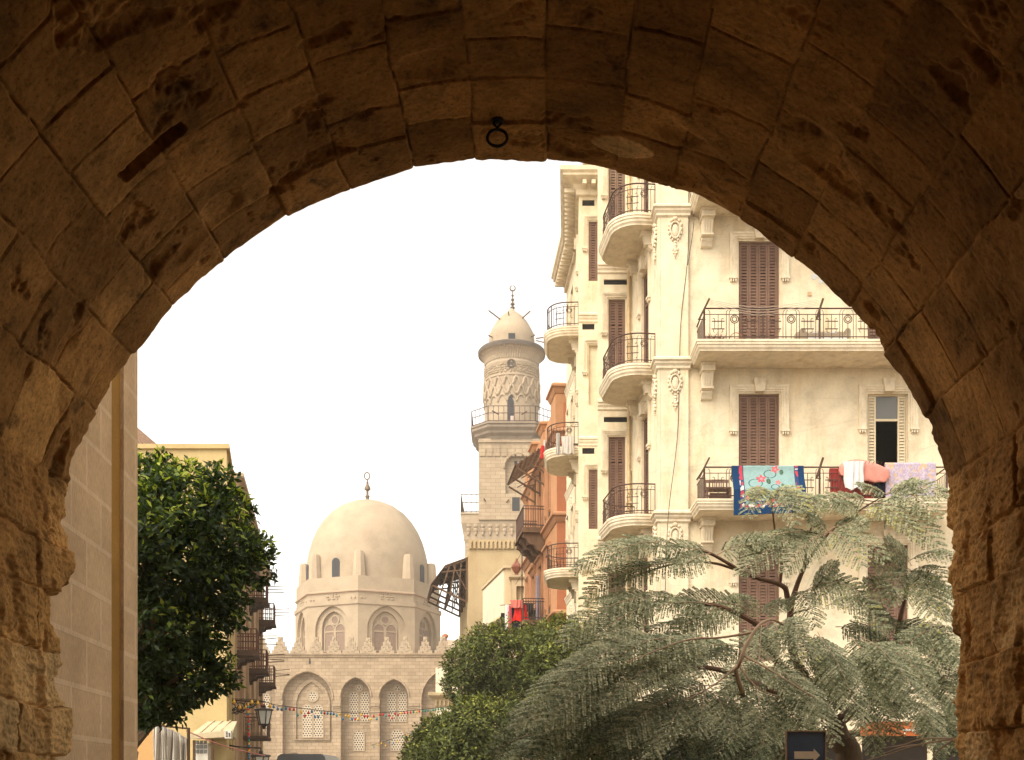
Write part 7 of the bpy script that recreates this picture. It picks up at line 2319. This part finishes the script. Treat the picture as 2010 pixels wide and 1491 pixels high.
b = MB(); b.lathe([(0.13, zu_ + 0.001), (0.18, zu_ + 0.12), (0.19, zu_ + 0.13), (0.15, zu_ + 0.13), (0.0, zu_ + 0.11)], x, yy, 14); b.build('pot', M_orange_d, t)
rng = np.random.default_rng(9)
k = 160
c0 = np.tile(np.array([[x, yy, zu_ + 0.1]]), (k, 1)) + rng.normal(scale=0.06, size=(k, 3)) * np.array([2.2, 1, 0.3])
d0 = rng.normal(size=(k, 3)); d0[:, 2] = np.abs(d0[:, 2]) + 0.6
v, f = leaf_quads(c0, d0, rng.normal(size=(k, 3)), rng.uniform(0.15, 0.34, k), np.full(k, 0.022), 0.1)
np_mesh('leaves', v, f, leaf_mat('red_dry_leaf', [(0, (0.10, 0.03, 0.02)), (1, (0.26, 0.10, 0.06))], 0.1), t, None, {'rnd': np.repeat(rng.random(k), 4)})
t = thing('balcony_sofa', 'worn beige sofa with a pale cloth thrown over it on the upper long balcony', 'sofa', (X_(1615, yy), yy, zu_))
ms_ = weathered('beige_upholstery', (0.34, 0.27, 0.19), 0.15, 4, 0.3, bump=0.3)
xa, xb = X_(1566, yy), X_(1664, yy)
def cushion(b, x0, x1, y0, y1, z0, z1, r=0.06):
    n = 5
    pts = []
    for (cx_, cz_, a0) in ((x1 - r, z1 - r, 0), (x0 + r, z1 - r, 90), (x0 + r, z0 + r, 180), (x1 - r, z0 + r, 270)):
        for i in range(n): a = math.radians(a0 + 90 * i / (n - 1)); pts.append((cx_ + r * math.cos(a), cz_ + r * math.sin(a)))
    b.prism(pts, 'y', y0, y1)
b = MB(); cushion(b, xa, xb, yy + 0.25, yy + 0.45, zu_ + 0.05, zu_ + 0.52, 0.08); b.build('backrest', ms_, t, smooth=True)
b = MB(); cushion(b, xa + 0.12, xb - 0.12, yy - 0.25, yy + 0.249, zu_ + 0.10, zu_ + 0.28); b.build('seat', ms_, t, smooth=True)
for s_, nm in ((xa, 'armrest'), (xb - 0.14, 'armrest')):
    b = MB(); cushion(b, s_, s_ + 0.14, yy - 0.27, yy + 0.248, zu_ + 0.02, zu_ + 0.40, 0.05); b.build(nm, ms_, t, smooth=True)
xs = np.linspace(xa + 0.2, xb - 0.1, 40)
V = []
for j in range(16):
    for i, x in enumerate(xs):
        yv_ = yy - 0.30 + 0.035 * j
        V.append((x, yv_, zu_ + (0.30 + 0.035 * math.sin(i * 0.7 + j * 0.5) + 0.03 * math.sin(i * 0.31) if j > 2 else 0.30 - 0.08 * (3 - j) + 0.02 * math.sin(i * 0.7))))
F = [(j * 40 + i, j * 40 + i + 1, (j + 1) * 40 + i + 1, (j + 1) * 40 + i) for j in range(15) for i in range(39)]
b = MB(); b.add(V, F)
c = b.build('thrown_cloth', weathered('pale_grey_cloth', (0.55, 0.54, 0.53), 0.1, 5, 0.1, bump=0.2), None, T((xa + xb) / 2, yy, zu_ + 0.3), smooth=True)
so = c.modifiers.new('thickness', 'SOLIDIFY'); so.thickness = 0.01
tag(c, 'pale grey crumpled cloth lying on the beige sofa', 'cloth')
t = thing('clothes_line', 'slack washing lines strung along the upper long balcony rail', 'line', (X_(1490, 29.3), YR - 0.05, FL[1] + 0.8))
b = MB()
for i in range(4):
    z = FL[1] + 0.92 - 0.05 * i
    b.tube(catmull([(X_(1395, 29.3), YR - 0.12 - 0.03 * i, z + 0.1), (X_(1490, 29.3), YR - 0.16 - 0.03 * i, z - 0.10 - 0.03 * i), (X_(1608, 29.3), YR - 0.12 - 0.03 * i, z + 0.1)], 8), 0.006, 4)
b.build('line', plain('pale_cord', (0.45, 0.38, 0.3), 0.8), t)
# lower long balcony: wooden bench and box behind the rail
zl_ = FL[2]
t = thing('wooden_bench', 'brown wooden bench with slatted back at the left end of the lower long balcony', 'bench', (X_(1400, yy), yy, zl_))
xa, xb = X_(1384, yy), X_(1433, yy)
b = MB(); b.box(xa, xb, yy - 0.2, yy + 0.2, zl_ + 0.36, zl_ + 0.40); b.build('seat', M_brown, t)
b = MB(); b.box(xa, xb, yy + 0.2, yy + 0.23, zl_ + 0.62, zl_ + 0.70)
for i in range(7): x = xa + 0.04 + (xb - xa - 0.1) * i / 6; b.box(x, x + 0.03, yy + 0.205, yy + 0.225, zl_ + 0.401, zl_ + 0.619)
b.build('backrest', M_brown, t)
for x in (xa, xb - 0.05):
    for y in (yy - 0.2, yy + 0.15):
        b = MB(); b.box(x, x + 0.05, y, y + 0.05, zl_, zl_ + 0.359); b.build('leg', M_brown, t)
t = thing('storage_box', 'dark box under the wooden bench on the lower long balcony', 'box', (X_(1410, yy), yy, zl_))
b = MB(); b.box(xa + 0.12, xb - 0.1, yy - 0.15, yy + 0.14, zl_ + 0.001, zl_ + 0.22); b.build('body', M_wood, t)
b = MB(); b.box(xa + 0.11, xb - 0.09, yy - 0.16, yy + 0.15, zl_ + 0.2205, zl_ + 0.25); b.build('lid', M_wood, t)
# things stuck on the upper wall
t = thing('paper_sticker', 'torn pale blue and white paper stickers on the cream wall by the vault edge', 'sticker', (X_(1604, YF), YF, Z_(545, YF)))
mp = weathered('torn_paper', (0.55, 0.56, 0.56), 0.15, 5, 0.4, (0.25, 0.32, 0.36), (9, 9, 9), 0.1)
for (px, py, w, h) in ((1598, 543, 8, 6), (1612, 551, 7, 6), (1624, 556, 6, 5)):
    b = MB(); X, Z = X_(px, YF), Z_(py, YF); k = YF / FPX
    b.prism([(X + w * k * math.cos(a) * (0.8 + 0.2 * math.cos(3 * a)), Z + h * k * math.sin(a) * (0.85 + 0.15 * math.sin(4 * a + px))) for a in [2 * math.pi * i / 18 for i in range(18)]], 'y', YF - 0.012, YF + 0.002)
    b.build('paper', mp, t)

# ------------------------------------------------------------------ blue direction sign
def sign():
    y = 11.6
    cx = X_(1582, y); w = 79 / FPX * y; zt = Z_(1434, y)
    root = thing('direction_sign', 'dark blue direction sign with a white arrow pointing right, before the feathery tree', 'sign', (cx, y, 0.13))
    h = 0.62
    mb_ = weathered('dark_blue_sign_paint', (0.055, 0.09, 0.155), 0.25, 5, 0.3, (0.06, 0.07, 0.09), (20, 20, 3), 0.1, 60, rough=0.45, spec=0.4)
    b = MB(); b.box(cx - w / 2 + 0.012, cx + w / 2 - 0.012, y, y + 0.02, zt - h + 0.012, zt - 0.012); b.build('panel', mb_, root)
    fr = plain('rusty_sign_frame', (0.30, 0.20, 0.13), 0.6, 0.2, 0.3, 20)
    b = MB()
    for a in ((cx - w / 2, cx - w / 2 + 0.0119, zt - h, zt), (cx + w / 2 - 0.0119, cx + w / 2, zt - h, zt)): b.box(a[0], a[1], y - 0.012, y + 0.03, a[2], a[3])
    b.box(cx - w / 2 + 0.012, cx + w / 2 - 0.012, y - 0.011, y + 0.029, zt - 0.0119, zt); b.box(cx - w / 2 + 0.012, cx + w / 2 - 0.012, y - 0.011, y + 0.029, zt - h, zt - h + 0.0119)
    b.build('frame', fr, root)
    k = y / FPX
    X = lambda px: X_(px, y); Z = lambda py: Z_(py, y)
    b = MB(); b.prism([(X(1559), Z(1489)), (X(1559), Z(1474.5)), (X(1597), Z(1474.5)), (X(1597), Z(1469)), (X(1609.5), Z(1482)), (X(1597), Z(1495)), (X(1597), Z(1489))], 'y', y - 0.004, y - 0.001)
    b.build('arrow', plain('cream_reflective_paint', (0.66, 0.58, 0.46), 0.5, 0, 0.08), root)
    b = MB(); b.tube([(cx, y + 0.06, 0.13), (cx, y + 0.06, zt - 0.05)], 0.03, 10); b.build('post', M_lampmetal, root)
sign()

# ------------------------------------------------------------------ shopfront at the foot of the cream house
def shopfront():
    y = 29.6
    root = thing('shop_fascia', 'orange shop fascia board with pale lettering behind the feathery tree, at bottom right', 'shop sign', (X_(1770, y), y, Z_(1440, y)))
    m = weathered('orange_fascia_paint', (0.36, 0.10, 0.03), 0.12, 3, 0.2, bump=0.1)
    b = MB(); b.box(X_(1690, y), X_(1840, y), y, y + 0.08, Z_(1444, y), Z_(1416, y)); b.build('board', m, root)
    ml = plain('pale_letter_paint', (0.6, 0.6, 0.55), 0.5)
    # flowing Arabic-style strokes, too hidden by leaves to be read
    rr = random.Random(2)
    b = MB(); px = 1772
    while px < 1806:
        w = rr.uniform(4, 8)
        b.tube([P(px, 1434, y - 0.01), P(px + w * 0.4, 1431 + rr.uniform(-2, 2), y - 0.01), P(px + w * 0.8, 1435, y - 0.01), P(px + w, 1431, y - 0.01)], 0.022, 4)
        if rr.random() < 0.5: b.ball(P(px + w * 0.5, 1439, y - 0.01), 0.022, 5, 4)
        px += w + 1
    b.build('lettering', ml, root)
    for px in (1687, 1826):
        t = thing('timber_post', {1687: 'pale timber post under the left part of the orange fascia', 1826: 'pale timber post under the right end of the orange fascia, by the archway'}[px], 'post', (X_(px, y), y, 0.13))
        b = MB(); b.box(X_(px - 4.5, y), X_(px + 4.5, y), y - 0.02, y + 0.06, 0.13, Z_(1446, y)); b.build('shaft', M_white_sh, t)
        b = MB(); b.box(X_(px - 6, y), X_(px + 6, y), y - 0.03, y + 0.07, Z_(1449, y), Z_(1446, y)); b.build('cap', M_white_sh, t)
shopfront()
# fallen bare branches at the bottom right
t = thing('bare_branch', 'bare dry branches reaching in from the right jamb at the bottom right corner', 'branch', P(1800, 1470, 11))
b = MB()
for pts in ([(1870, 1450, 10.5), (1800, 1462, 11), (1750, 1478, 11.5), (1700, 1492, 12)], [(1870, 1449, 10.5), (1810, 1450, 11), (1770, 1462, 11.3), (1730, 1468, 11.6)], [(1800, 1462, 11), (1770, 1466, 11.2), (1735, 1478, 11.6)], [(1872, 1452, 10.4), (1845, 1470, 10.6), (1826, 1495, 10.9)]):
    b.tube(catmull([P(*p) for p in pts], 5), 0.011, 5, r1=0.003)
b.build('stems', M_dead, t)
# overhead wires by the round trees
t = thing('overhead_wires', 'bundle of thin reddish wires slung low between the green trees and the feathery tree', 'wires', P(1100, 1410, 24), )
b = MB()
for (ya, yb2, s_) in ((1410, 1398, 5), (1418, 1420, 4), (1424, 1416, 6), (1432, 1430, 5), (1438, 1428, 7)):
    b.tube(catmull([P(1004, ya, 25), P(1080, (ya + yb2) / 2 + s_, 24), P(1200, yb2, 22)], 8), 0.007, 4)
b.build('wires', plain('red_brown_wire', (0.25, 0.12, 0.08), 0.6), t)
# ------------------------------------------------------------------ hazy air
def haze():
    t = bpy.data.materials.new('hazy_air'); t.use_nodes = True
    n, l = t.node_tree.nodes, t.node_tree.links
    n.clear()
    o = n.new('ShaderNodeOutputMaterial'); p = n.new('ShaderNodeVolumePrincipled')
    p.inputs['Color'].default_value = (1.0, 0.97, 0.92, 1)
    p.inputs['Density'].default_value = 0.0007
    p.inputs['Anisotropy'].default_value = 0.2
    l.new(p.outputs[0], o.inputs['Volume'])
    b = MB(); b.box(-151, 151, -41, 241, -1, 63)
    h = tag(b.build('haze', t), kind='stuff')
haze()
